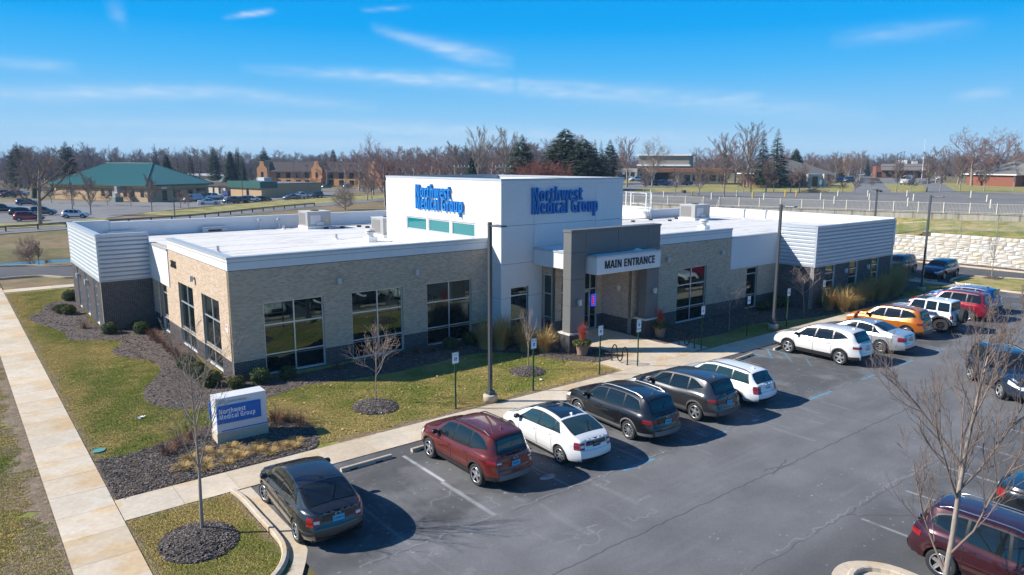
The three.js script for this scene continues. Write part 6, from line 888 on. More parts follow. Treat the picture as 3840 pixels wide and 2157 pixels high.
{ // dry-stacked blocks, each its own stone
  const W = thing('stone_retaining_wall', 'pale stacked limestone block retaining wall beside the navy parked cars', 'wall', [0, 0, 0]); reseed(404);
  part(W, 'wall_core', box(69.72, 70.3, 0, 2.42, -12, 18), M.stoneGap); part(W, 'wall_core', box(69.9, 70.3, 2.42, 2.86, .6, 18), M.stoneGap);
  const geos = []; for (let v = 0; v < 5; v++) { const g = new THREE.BoxGeometry(1, 1, 1, 4, 3, 1), p = g.attributes.position; for (let i = 0; i < p.count; i++) if (p.getX(i) < 2 && p.getZ(i) > .4) { const ex = Math.abs(p.getX(i)) > .49 || Math.abs(p.getY(i)) > .49; p.setZ(i, p.getZ(i) + (ex ? -.06 : (vnoise(p.getX(i) * 3 + v * 7 + 9, p.getY(i) * 3 + 9) - .3) * .28)); } g.computeVertexNormals(); geos.push(boxUV(g)); }
  const H = .405; let cnt = 0;
  for (let r = 0; r < 7; r++) { let z = -11.5 + (r % 2) * .3; const off = r * .03; while (z < 17.6) { const tall = rnd() < .25, w = rnd() < .3 ? rr(.4, .6) : rr(.7, 1.3), y0 = .04 + r * H; if (r === 6 && z < .5) { z += w; continue; }
      const put = (a, b, ya, yb) => { if (a < -3.5) return; const m = sh(new THREE.Mesh(geos[Math.floor(rnd() * 5)], M.stone[Math.floor(Math.pow(rnd(), 1.4) * 4)])); m.name = 'stone_block'; m.rotation.y = -Math.PI / 2; m.position.set(69.66 + off + rr(-.02, .03), (ya + yb) / 2, (a + b) / 2); m.scale.set(b - a - .024, yb - ya - .022, .3); W.add(m); cnt++; };
      if (!tall && rnd() < .42 && r < 6) { const k = rr(.42, .58) * H; put(z, z + w, y0, y0 + k); put(z, z + w, y0 + k, y0 + H); } else put(z, z + w, y0, y0 + H); z += w; } }
  struct('soil_shelf', slab([[69.9, -15], [71.2, -15], [71.2, .62], [69.9, .62]], 2.3, 2.46), M.soil);
}
{ // chain link fence
  const f = thing('chain_link_fence', 'galvanised chain link fence along the top of the stone wall', 'fence', [0, 0, 0]); const P = [];
  for (let k = -5; k < 6; k++) { const z = .77 + k * 2.9, x = 70.1 + (z - .77) * .36; P.push(V(Math.max(70.12, x), bankY(Math.max(70.12, x), z), z)); }
  P.forEach(p => part(f, 'post', bar(p.clone().add(V(0, -.1, 0)), p.clone().add(V(0, 1.12, 0)), .03, .03, 8), M.galv)); for (let i = 0; i < P.length - 1; i++) part(f, 'top_rail', bar(P[i].clone().add(V(0, 1.08, 0)), P[i + 1].clone().add(V(0, 1.08, 0)), .02, .02, 6), M.galv);
  const S = new Sticks(); for (let i = 0; i < P.length - 1; i++) for (let k = 0; k < 44; k++) for (const s of [-1, 1]) { const t0 = k / 44, t1 = t0 + s * 1.0 / 2.9, c = clamp(t1), kk = (c - t0) / (t1 - t0 || 1); S.limb(P[i].clone().lerp(P[i + 1], t0).add(V(0, .05, 0)), P[i].clone().lerp(P[i + 1], c).add(V(0, .05 + 1.0 * kk, 0)), .0025, .0025, 3); } const w = part(f, 'wire_mesh', S.geo(), M.galv); w.userData.kind = 'stuff';
}
const TY = 4.5;
{ // concrete wall under the upper lot and its picket railing
  const W = thing('concrete_wall', 'stained low concrete wall carrying the cream picket railing', 'wall', [0, 0, 0]); const seg = []; for (let t = -22; t < 66; t += 4) seg.push([t, t + 3.98]);
  const along = (t, y, o) => { const p = lineAt(t); return V(p[0] + LN[0] * o, y, p[1] + LN[1] * o); };
  const prism = (t0, t1, y0, y1, o0, o1) => { const a = Math.atan2(-LD[1], LD[0]), g = new THREE.BoxGeometry(t1 - t0, y1 - y0, o1 - o0); const gg = boxUV(g.translate((t0 + t1) / 2, (y0 + y1) / 2, 0)); gg.rotateY(a); const c = along(0, 0, (o0 + o1) / 2); gg.translate(c.x, 0, c.z); return gg; };
  for (const [a, b] of seg) part(W, 'wall_section', prism(a, b, 2.2, TY, 0, .3), M.oldConcrete); part(W, 'wall_cap', prism(-22, 66, TY, TY + .07, -.05, .4), M.oldConcrete);
  const gapT = [31.4, 33.4];
  for (const [a, b, l] of [[-22, gapT[0], 'cream metal picket railing east of the steps above the stone wall'], [gapT[1], 66, 'cream metal picket railing from the steps toward the white tower']]) {
    const R = thing('picket_railing', l, 'railing', [0, 0, 0]); const n = Math.round((b - a) / 2.4); for (let k = 0; k <= n; k++) { const p = along(lerp(a, b, k / n), TY + .07, .1); part(R, 'post', box(p.x - .04, p.x + .04, TY + .07, TY + 1.22, p.z - .04, p.z + .04), M.cream); }
    for (const y of [.18, 1.12]) part(R, 'rail', bar(along(a, TY + y, .1), along(b, TY + y, .1), .025, .025, 6), M.cream); const S = new Sticks(); for (let t = a + .06; t < b; t += .125) S.limb(along(t, TY + .18, .1), along(t, TY + 1.12, .1), .012, .012, 4); const q = part(R, 'pickets', S.geo(), M.cream); q.userData.kind = 'stuff';
  }
  const st = thing('concrete_steps', 'concrete steps with cream handrails leading down from the upper lot', 'steps', [0, 0, 0]); for (let k = 0; k < 8; k++) part(st, 'step', prism(gapT[0] + .1, gapT[1] - .1, TY - 1.6 + k * .18 - .18, TY - 1.6 + k * .18 + .18, -2.4 + k * .3, -2.1 + k * .3), M.oldConcrete); for (const t of gapT) { part(st, 'handrail', [bar(along(t, TY + 1.0, 0), along(t, TY - .6, -2.4), .03), bar(along(t, TY + .5, 0), along(t, TY - 1.1, -2.4), .02), bar(along(t, TY + 1.0, 0), along(t, TY, 0), .03), bar(along(t, TY - .6, -2.4), along(t, TY - 1.6, -2.4), .03)], M.cream); }
  // upper lot
  const e = t => { const p = lineAt(t); return [p[0] + LN[0] * .2, p[1] + LN[1] * .2]; }; const q = (u, v) => { const p = at(u, v, TY); return [p.x, p.z]; };
  struct('upper_lot', plan([e(66), e(-24), [150, 12], q(3840, 729), q(3600, 724), q(2840, 722), q(2340, 724), q(2100, 724)], TY), M.oldAsphalt);
  struct('upper_verge', plan([q(2100, 723.9), q(2340, 723.9), q(2840, 721.9), q(3600, 723.9), q(3840, 728.9), q(4100, 735), q(4100, 690), q(2100, 676)], TY + .01), M.grass);
  const pl = (pts, n) => struct(n, plan(pts.map(p => q(...p)), TY + .02), M.asphaltFar);
  pl([[3195, 721], [3345, 722], [3315, 690], [3290, 662], [3225, 662], [3210, 690]], 'driveway'); pl([[3480, 722], [3590, 720], [3520, 680], [3450, 676]], 'driveway'); pl([[2335, 718], [2345, 690], [2420, 672], [2640, 678], [2640, 696], [2420, 706]], 'side_lot'); pl([[2100, 723], [3840, 727], [3840, 722.5], [2100, 719]], 'lane'); pl([[3120, 686], [3480, 690], [3540, 682], [3500, 668], [3120, 668]], 'house_lot');
  [[2441, 718, 735, 1], [2489.5, 727, 741, 1], [2596.5, 716, 737, 2], [2668.5, 726, 748, 1], [2763, 716, 737, 1], [2822, 725, 743, 2], [2865, 724, 750, 1], [2944.7, 715, 737, 2], [2986, 715, 736, 2], [3078, 724, 748, 1], [3128.5, 737, 764, 1], [3142.5, 713, 736, 1], [3254.5, 713, 736, 1], [3260.5, 726, 751, 1], [3401.5, 715, 737, 1], [3404, 741, 774, 1], [3426, 727, 753, 1], [3641, 714, 741, 1], [3701, 730, 757, 1], [3714, 747, 781, 1]].forEach(([u, vt, vb, c]) => { const p = at(u, vb, TY), h = clamp(heightAt(p, vt) - TY, .9, 2.2); const t = thing('bollard_post', c === 2 ? 'yellow painted post standing in the old upper lot' : 'cream painted post standing in the old upper lot', 'post', p, 0, c === 2 ? 'yellow posts in the upper lot' : 'cream posts in the upper lot'); part(t, 'post', cyl(0, 0, h, 0, .11, .11, 10), c === 2 ? M.yellow : M.cream); part(t, 'cap', new THREE.SphereGeometry(.11, 10, 5, 0, 6.3, 0, 1.57).translate(0, h, 0), c === 2 ? M.yellow : M.cream); });
}
// ---------------------------------------------------------------- west side: lots, road, guardrail, pond
struct('pond', plan(smooth([[-6, -62], [-1, -65], [4, -63], [5, -59], [0, -57.6], [-5, -58.5]], 4), -1.05), phys([.05, .055, .04], .05, { ior: 1.33 }));
struct('rear_drive', plan([[-60, -52], [-6, -50.5], [0, -47.2], [20, -47], [60, -47], [60, -38.5], [0, -39.0], [-1.8, -39.2], [-3.6, -41.6], [-60, -42]], .0), M.roadDark); kerb('rear_drive_kerb', [[-20, -41.9], [-6.3, -41.75], [-3.6, -41.5], [-1.6, -39.0], [1, -38.8], [20, -38.6]]); kerb('pond_kerb', [[-40, -52.0], [-5.8, -50.8], [0, -47.0], [20, -46.8]]);
{
  const q = (u, v) => { const p = at(u, v, 0); return [p.x, p.z]; };
  struct('west_road', plan([q(-300, 880), q(0, 861), q(250, 846), q(410, 829), q(700, 812), q(1010, 783), q(1180, 765), q(1450, 742), q(1600, 730), q(1600, 737), q(1450, 752), q(1180, 776), q(1010, 796), q(700, 827), q(420, 846), q(250, 860), q(0, 878), q(-300, 898)], .0), M.asphaltFar);
  struct('west_lot', plan([q(-300, 840), q(0, 838), q(250, 833), q(330, 822), q(400, 818), q(530, 800), q(690, 783), q(620, 768), q(560, 758), q(200, 752), q(0, 760), q(-300, 775)], .01), M.asphaltFar);
  struct('west_lot_verge', [plan([q(250, 846), q(405, 829), q(400, 818.5), q(330, 822.5), q(250, 833.5), q(0, 838.5), q(-300, 840.5), q(-300, 877), q(0, 859)], .02), plan([q(520, 804), q(560, 796), q(700, 786), q(1000, 755), q(1300, 738), q(1450, 730), q(1450, 742), q(1180, 765), q(1010, 782), q(700, 811), q(560, 806)], .02)], M.grass);
  struct('middle_lot', plan([q(560, 757.5), q(690, 781), q(800, 772), q(1000, 752), q(1240, 737), q(1260, 722), q(1180, 718), q(1060, 720), q(1040, 733), q(800, 738), q(700, 748)], .012), M.asphaltFar); struct('far_lot', plan([q(1140, 712), q(1260, 708), q(1480, 706), q(1480, 714), q(1260, 717), q(1140, 717)], .012), M.asphaltFar);
  struct('brick_front_verge', plan([q(1060, 706), q(1460, 700), q(1480, 705), q(1260, 707.5), q(1130, 711.5), q(1050, 716)], .02), M.grass);
  // guardrails
  const rail = (label, pts) => { const t = thing('guardrail', label, 'guardrail', [0, 0, 0]); const c = new THREE.CatmullRomCurve3(pts.map(p => V(q(...p)[0], 0, q(...p)[1]))), L = c.getLength(), n = Math.round(L / 3.8); for (let k = 0; k <= n; k++) { const p = c.getPointAt(k / n); part(t, 'post', box(p.x - .1, p.x + .1, -.3, .72, p.z - .1, p.z + .1), M.bronze); } const ps = []; for (let k = 0; k <= n; k++) { const p = c.getPointAt(k / n); ps.push(p); } const mk = y => { const b = []; for (let k = 0; k < n; k++) { const a = ps[k], e = ps[k + 1]; const g = new THREE.BoxGeometry(a.distanceTo(e) + .02, .13, .07); g.rotateY(Math.atan2(-(e.z - a.z), e.x - a.x)); g.translate((a.x + e.x) / 2, y, (a.z + e.z) / 2); b.push(g); } return merge(b); }; part(t, 'beam', mk(.74), M.galvDark ??= mat([.10, .105, .11], .6, { metalness: .4 })); part(t, 'beam', mk(.58), M.galvDark); };
  rail('weathered guardrail along the road beyond the pond', [[-200, 888], [0, 869], [110, 862], [250, 852]]); rail('weathered guardrail along the road above the long roof parapet', [[395, 843], [700, 822], [1000, 790], [1179, 773]]);
}
// far buildings
function faceBuilding(name, label, pL, pR, h, deep) { // front runs from pL to pR on the ground
  const d = pR.clone().sub(pL); const len = d.length(), turn = Math.atan2(-d.z, d.x); const t = thing(name, label, 'building', pL, turn); return { t, len };
}
const win = (t, x, y, w, h, z = .0, m = M.glassFar) => { const g = sub(t, 'window'); part(g, 'frame', [box(x, x + .08, y, y + h, z, z + .06), box(x + w - .08, x + w, y, y + h, z, z + .06), box(x + .08, x + w - .08, y + h - .08, y + h, z, z + .061), box(x + .08, x + w - .08, y, y + .08, z, z + .061)], M.trimFar ??= mat([.10, .09, .08], .6)); part(g, 'pane', box(x + .08, x + w - .08, y + .08, y + h - .08, z, z + .03), m); };
M.orangeBrick = mat([.55, .27, .11], .9, { map: tintTex(.12, 3, 8, 4) }); M.tanBrickFar = mat([.50, .34, .19], .9, { map: tintTex(.1, 3, 8, 4) }); M.redBrickFar = mat([.24, .085, .05], .9, { map: tintTex(.15, 2, 12, 4) }); M.greenRoof = mat([.035, .185, .19], .45, { metalness: .2 }); M.greenDark = mat([.02, .10, .08], .5); M.brownRoof = mat([.050, .036, .034], .9); M.greyRoof = mat([.17, .16, .145], .95, { map: tintTex(.15, 2, 16, 4) }); M.stucco = mat([.52, .47, .38], .9);
{ // green hip roof building
  const A = at(555, 758.6, 0), u = V(Math.cos(25 * Math.PI / 180), 0, -Math.sin(25 * Math.PI / 180)); // u along the right wall; w along the left
  const t = thing('green_roof_building', 'tan brick building with large green metal hip roof', 'building', [A.x, 0, A.z], Math.atan2(-u.z, u.x)); const lenU = 18.7, lenW = 38, ey = 4.3, ry = 9.6, oh = 1.0;
  // local: x along u, z towards -w (front); left wall runs along -z... x = 0 plane
  part(t, 'wall', box(0, lenU, 0, ey, -lenW, 0), M.tanBrickFar);
  const c = [[-oh, oh], [lenU + oh, oh], [lenU + oh, -lenW - oh], [-oh, -lenW - oh]], r0 = [lenU / 2, -lenU / 2], r1 = [lenU / 2, -lenW + lenU / 2];
  const g = new THREE.BufferGeometry(), P = (p, y) => [p[0], y, p[1]], tri = []; const quad = (a, b, c2, d) => tri.push(...a, ...b, ...c2, ...a, ...c2, ...d); tri.push(...P(c[0], ey), ...P(c[1], ey), ...P(r0, ry)); quad(P(c[1], ey), P(c[2], ey), P(r1, ry), P(r0, ry)); tri.push(...P(c[2], ey), ...P(c[3], ey), ...P(r1, ry)); quad(P(c[3], ey), P(c[0], ey), P(r0, ry), P(r1, ry)); g.setAttribute('position', new THREE.Float32BufferAttribute(tri, 3)); const roof = part(t, 'roof', boxUV(g), M.greenRoof);
  const S = new Sticks(); const rib = (a, b) => S.limb(V(...a), V(...b), .045, .045, 4); const slope = (a, b, ra, rb, n) => { for (let i = 1; i < n; i++) { const f = i / n, base = [lerp(a[0], b[0], f), ey + .03, lerp(a[1], b[1], f)]; const span = Math.hypot(b[0] - a[0], b[1] - a[1]), k = (ry - ey); const da = Math.hypot(ra[0] - a[0], ra[1] - a[1]), s = f * span; const run = lenU / 2 + oh; const up = Math.min(1, s / run, (span - s) / run); const nx = -(b[1] - a[1]) / span, nz = (b[0] - a[0]) / span; rib(base, [base[0] + nx * run * up * -1, ey + .03 + k * up, base[2] + nz * run * up * -1]); } };
  slope(c[0], c[1], r0, r0, 44); slope(c[3], c[0], r1, r0, 84); const ribs = part(t, 'roof_seams', S.geo(), M.greenRoof); ribs.userData.kind = 'stuff';
  part(t, 'ridge_cap', [bar(V(...P(r0, ry + .05)), V(...P(r1, ry + .05)), .12), bar(V(...P(c[0], ey + .05)), V(...P(r0, ry + .05)), .1), bar(V(...P(c[1], ey + .05)), V(...P(r0, ry + .05)), .1)], M.greenDark); part(t, 'fascia', [box(-oh, lenU + oh, ey - .35, ey, oh - .05, oh), box(-oh, -oh + .05, ey - .35, ey, -lenW - oh, oh - .05)], M.greenDark); part(t, 'soffit', box(-oh + .06, lenU + oh - .06, ey - .1, ey - .06, -lenW - oh + .06, oh - .06), M.stucco);
  const side = sub(t, 'side_windows'); const sw = (z, w) => { part(side, 'window_pane', box(-.05, 0.02, 1.2, 2.9, z, z + w), M.glassFar); }; for (const z of [-2.6, -6.2, -9.2, -12, -15, -18]) sw(z, 1.3);
  for (const [x, w, y, h] of [[4.2, 1.4, .2, 2.6], [7.4, 2.6, 1, 1.8], [11.6, 1.9, 1, 1.8], [14.6, 3.2, .1, 3.0]]) win(t, x, y, w, h, .0);
  part(t, 'wall_sign', box(4.1, 5.7, 3.2, 3.7, .03, .08), M.white); part(t, 'air_duct', [box(-3.2, -1.8, 1.2, 2.2, -9, -7.8), box(-2.6, -1.0, 2.2, 3.9, -8.9, -7.9), box(-1.6, 0, 3.2, 3.9, -8.9, -7.9)], M.steel); part(t, 'air_unit', box(-3.6, -1.4, 0, 1.2, -9.6, -7.4), mat([.2, .25, .22], .7)); part(t, 'brick_stripe', [box(-.03, -.001, 3.0, 3.15, -lenW, 0), box(0, lenU, 3.0, 3.15, .001, .03)], M.redBrickFar);
}
{ // tan shop with green mansards
  const p = atDepth(778, 232, 0), q = atDepth(1056, 208, 0), { t, len } = faceBuilding('mansard_building', 'low tan brick building with green mansard roof ends', p, q, 4, 14);
  part(t, 'wall', box(0, len, 0, 3.8, -16, 0), M.tanBrickFar); part(t, 'wall', box(len * .62, len, 0, 3.6, 0, 5), M.tanBrickFar); part(t, 'flat_roof', box(-.2, len + .2, 3.8, 4.0, -16.2, .2), M.greyRoof);
  part(t, 'mansard', [box(len * .60, len + .3, 2.7, 4.6, -.2, 5.5)], M.greenDark); part(t, 'mansard', new THREE.CylinderGeometry(2.0, 4.2, 2.2, 4).rotateY(Math.PI / 4).translate(len * .30, 5.1, -4), M.greenDark); part(t, 'porch', box(len * .22, len * .45, 0, 2.7, 0, 2.5), M.stucco); part(t, 'porch_roof', (() => { const g = new THREE.BufferGeometry(); const a = len * .2, b = len * .47; g.setAttribute('position', new THREE.Float32BufferAttribute([a, 2.7, 2.9, b, 2.7, 2.9, b, 4, 0, a, 2.7, 2.9, b, 4, 0, a, 4, 0], 3)); return boxUV(g); })(), M.brownRoof);
  for (const [x, w, z] of [[2, 1.6, 0], [len * .28, .9, 2.5], [len * .36, 1.1, 2.5], [len * .5, 1.5, 0], [len * .56, 1.5, 0], [len * .82, 1.2, 5]]) win(t, x, .4, w, 1.9, z); part(t, 'roof_unit', box(len * .74, len * .84, 4.6, 5.6, -3, -.5), M.hvacLight); part(t, 'dumpster', box(len * .5, len * .56, 0, 1.5, 3, 4.6), mat([.02, .05, .22], .6));
}
{ // long orange brick building with dark shingle roof and stepped gables
  const p = atDepth(996, 318, 0), q = atDepth(1460, 300, 0), { t, len } = faceBuilding('gabled_brick_building', 'long orange brick building with stepped gables and dark shingle roof', p, q, 9, 14);
  part(t, 'wall', box(1.5, len, 0, 6.6, -14, 0), M.orangeBrick); part(t, 'roof', (() => { const s = new THREE.Shape([[1.0, 6.2], [-4.5, 10.4], [-10, 10.4], [-15, 6.2]].map(a => new THREE.Vector2(...a))); const g = new THREE.ExtrudeGeometry(s, { depth: len - 1, bevelEnabled: false }); g.rotateY(Math.PI / 2); g.scale(1, 1, -1); g.translate(1, 0, 0); return boxUV(g); })(), M.brownRoof);
  part(t, 'metal_awning', box(1.5, len, 6.0, 6.35, 0, 1.2), mat([.07, .08, .11], .5));
  const gable = (x, w) => { const s = new THREE.Shape([[0, 0], [w, 0], [w, 7.6], [w * .74, 8.6], [w * .68, 10.6], [w * .32, 10.6], [w * .26, 8.6], [0, 7.6]].map(a => new THREE.Vector2(...a))); const g = new THREE.ExtrudeGeometry(s, { depth: 8, bevelEnabled: false }); g.translate(x, 0, -6.5); part(t, 'gable', boxUV(g), M.orangeBrick); };
  for (const f of [0, .44, .88]) { gable(len * f, 5.2); win(t, len * f + 2, 3.6, 1.2, 2.4, 1.5); }
  for (const f of [.14, .22, .30, .37, .56, .64, .72, .80]) { win(t, len * f, 3.4, 2.2, 2.4, 0); win(t, len * f, .5, 2.2, 2.2, 0); } part(t, 'portico', box(len * .45, len * .54, 0, 3.6, 1.5, 4), M.orangeBrick); part(t, 'low_wing', box(len * .80, len, 0, 3.4, 0, 4), M.orangeBrick);
}
{ // houses on the upper level
  const hip = (name, label, pL, pR, deep, ey, ry, wm, rm) => { const { t, len } = faceBuilding(name, label, pL, pR); part(t, 'wall', box(0, len, 0, ey, -deep, 0), wm); const oh = .7, P = (x, y, z) => [x, y, z], k = Math.min(len, deep) / 2; const g = new THREE.BufferGeometry(), A = P(-oh, ey, oh), Bp = P(len + oh, ey, oh), C = P(len + oh, ey, -deep - oh), D = P(-oh, ey, -deep - oh), r0 = P(k, ry, -deep / 2), r1 = P(len - k, ry, -deep / 2); g.setAttribute('position', new THREE.Float32BufferAttribute([...A, ...Bp, ...r1, ...A, ...r1, ...r0, ...Bp, ...C, ...r1, ...C, ...D, ...r0, ...C, ...r0, ...r1, ...D, ...A, ...r0], 3)); part(t, 'roof', boxUV(g), rm); part(t, 'fascia', [box(-oh, len + oh, ey - .25, ey, oh - .06, oh), box(-oh, -oh + .05, ey - .25, ey, -deep - oh, oh - .06)], M.white); return { t, len }; };
  { const { t, len } = hip('brick_house', 'red brick office house with brown hip roof and stone porch', atDepth(2885, 172, TY), atDepth(3085, 178, TY), 13, 3.1, 6.3, M.redBrickFar, M.greyRoof); part(t, 'porch', box(len * .48, len * .74, 0, 2.9, 0, 1.6), M.stucco); part(t, 'porch_column', box(len * .46, len * .5, 0, 3.0, 1.6, 2.2), M.stucco); part(t, 'porch_column', box(len * .74, len * .8, 0, 3.0, 1.6, 2.2), M.stucco); for (const f of [.05, .16, .3, .86]) win(t, len * f, 1, 1.4, 1.5, 0); win(t, len * .56, .1, 1.6, 2.3, 1.6); const r2 = part(t, 'rear_roof', new THREE.ConeGeometry(5.6, 2.4, 4).rotateY(Math.PI / 4).translate(len * .86, 4.3, -6), M.greyRoof); }
  { const { t, len } = faceBuilding('brick_office', 'red brick office with grey slanted front roof and rooftop units', atDepth(3246, 292, TY), atDepth(3440, 285, TY)); part(t, 'wall', box(0, len, 0, 4.6, -14, 0), M.redBrickFar); part(t, 'front_roof', (() => { const s = new THREE.Shape([[1.5, 2.9], [1.5, 3.2], [-1.5, 5.6], [-1.5, 2.9]].map(a => new THREE.Vector2(...a))); const g = new THREE.ExtrudeGeometry(s, { depth: len * .9, bevelEnabled: false }); g.rotateY(Math.PI / 2); g.scale(1, 1, -1); g.translate(len * .1, 0, 0); return boxUV(g); })(), M.greyRoof); part(t, 'roof_unit', box(len * .4, len * .6, 5.6, 7.1, -6, -3), M.white); part(t, 'roof_unit', box(len * .7, len * .8, 5.6, 6.6, -6, -3), M.hvacLight); for (const f of [.02, .2, .35, .6, .8]) win(t, len * f, .4, 1.8, 2.0, 0); }
  { const { t, len } = hip('low_house', 'low brick house with shingled gable roof at the lane', atDepth(3760, 176, TY), atDepth(4050, 182, TY), 14, 3.0, 6.2, M.redBrickFar, M.greyRoof); part(t, 'gable_front', (() => { const s = new THREE.Shape([[-.5, 2.9], [8, 2.9], [3.75, 5.6]].map(a => new THREE.Vector2(...a))); return boxUV(new THREE.ExtrudeGeometry(s, { depth: 5, bevelEnabled: false }).translate(1, 0, -3)); })(), M.greyRoof); for (const x of [2, 5, 9, 13]) win(t, x, .3, 1.6, 2.3, 0); }
  { const { t, len } = faceBuilding('flat_roof_office', 'low flat-roofed tan and red office with deep canopy behind bare trees', atDepth(2395, 196, TY), atDepth(2705, 190, TY)); part(t, 'wall', box(0, len, 0, 3.2, -12, 0), M.stucco); part(t, 'roof_edge', box(-1, len + 1, 3.2, 4.1, -13, 1.4), mat([.28, .12, .06], .9)); part(t, 'dark_recess', box(len * .14, len * .42, 0, 3.0, -.4, .02), M.black); part(t, 'column', box(len * .12, len * .15, 0, 3.2, 0, 1), M.stucco); part(t, 'column', box(len * .40, len * .44, 0, 3.2, 0, 1), M.stucco); for (const f of [.5, .6, .7, .8, .9]) win(t, len * f, .8, 1.6, 1.6, 0); }
  { const { t, len } = faceBuilding('tall_office_block', 'two-level tan office block with long white roof edge', atDepth(2380, 262, TY), atDepth(2564, 256, TY)); part(t, 'wall', box(0, len, 0, 8.2, -14, 0), mat([.27, .24, .20], .9)); part(t, 'roof_edge', [box(-.8, len + .8, 8.2, 8.8, -14.6, .8), box(-.5, len + .5, 4.6, 5.1, 0, .7)], M.white); part(t, 'lower_wall', box(-8, -.1, 0, 3.6, -6, 2), M.stucco); for (const f of [.02, .2, .4, .6, .8]) win(t, len * f + .5, 1, 2.2, 2.6, 0); for (const x of [-7, -4.5, -2.4]) win(t, x, 1, 1.4, 1.4, 2); }
  { const { t, len } = faceBuilding('flat_white_building', 'pale low roofline between conifers behind the green roof', atDepth(710, 262, 0), atDepth(870, 258, 0)); part(t, 'wall', box(0, len, 0, 5.2, -10, 0), M.stucco); part(t, 'roof_edge', box(-.4, len + .4, 5.2, 5.8, -10, .4), M.white); for (const f of [.2, .5, .8]) win(t, len * f, 2, 1.6, 1.6, 0); }
}
// ---------------------------------------------------------------- trees of the neighbourhood
const TR = {
  oak: bareTree(201, { h: 12, r: .24, levels: 4, kids: [11, 7, 6, 3], clear: .28, angle: .85, ratio: .55, up: .1, twig: .021, trunk: .72, tipK: .6, fineSeg: 1 }), elm: bareTree(202, { h: 14, r: .24, levels: 4, kids: [11, 7, 6, 3], clear: .25, angle: .6, ratio: .55, up: .14, twig: .021, trunk: .78, tipK: .5, fineSeg: 1 }), vase: bareTree(203, { h: 6, r: .10, levels: 3, kids: [12, 10, 8], clear: .22, angle: .65, ratio: .52, up: .13, twig: .016, trunk: .8, tipK: .55, fineSeg: 1 }), round: bareTree(204, { h: 5, r: .09, levels: 3, kids: [12, 10, 8], clear: .28, angle: .8, ratio: .56, up: .08, twig: .016, trunk: .7, tipK: .7, fineSeg: 1 }), wide: bareTree(205, { h: 14, r: .3, levels: 4, kids: [10, 8, 6, 3], clear: .2, angle: .95, ratio: .66, up: .14, twig: .021, trunk: .62, tipK: .8, fineSeg: 1 }), bush: bareTree(206, { h: 4, r: .08, levels: 3, kids: [18, 9, 6], clear: .03, angle: 1.1, ratio: .75, up: .12, twig: .012, trunk: .5, tipK: .9, fineSeg: 1 }),
  far: bareTree(207, { h: 15, r: .3, levels: 3, kids: [13, 10, 8], clear: .05, angle: .8, ratio: .5, up: .1, twig: .03, trunk: .8, tipK: .6, fineSeg: 1 }), far2: bareTree(208, { h: 15, r: .3, levels: 3, kids: [13, 10, 8], clear: .04, angle: .95, ratio: .58, up: .12, twig: .03, trunk: .7, tipK: .7, fineSeg: 1 }),
  spruce: conifer(301, { h: 16, r: .25, w: 3.8, n: 700, m: 8 }), pine: conifer(302, { h: 15, r: .3, w: 4, n: 700, m: 8, base: .2, droop: -.05, shape: t => 4.2 * Math.sin(Math.PI * clamp(.25 + t * .72)) * (1 - .35 * t) }), fat: conifer(303, { h: 14, r: .35, n: 1300, m: 9, base: .03, droop: .2, shape: t => 6.2 * Math.pow(1 - t, .62) }), slim: conifer(304, { h: 15, r: .2, w: 2.3, n: 380, m: 6, droop: .35 }),
};
function tree(kind, u, vb, vt, y, label, group, o = {}) {
  const p = o.dep ? atDepth(u, o.dep, y) : at(u, vb, y), h = Math.max(1, heightAt(p, vt) - y), T1 = TR[kind], ev = ['spruce', 'pine', 'fat', 'slim'].includes(kind); const box1 = T1.box ??= new THREE.Box3().setFromBufferAttribute(T1.crown.attributes.position).max.y, s = h / box1; p.y = y - .05;
  return plantTree(ev ? 'conifer_tree' : o.name ?? 'bare_tree', label, T1, M.bark, o.m ?? (ev ? M.conD : M.twig), p, s * (o.w ?? 1), (u * 1.37) % 6.28, group, s);
}
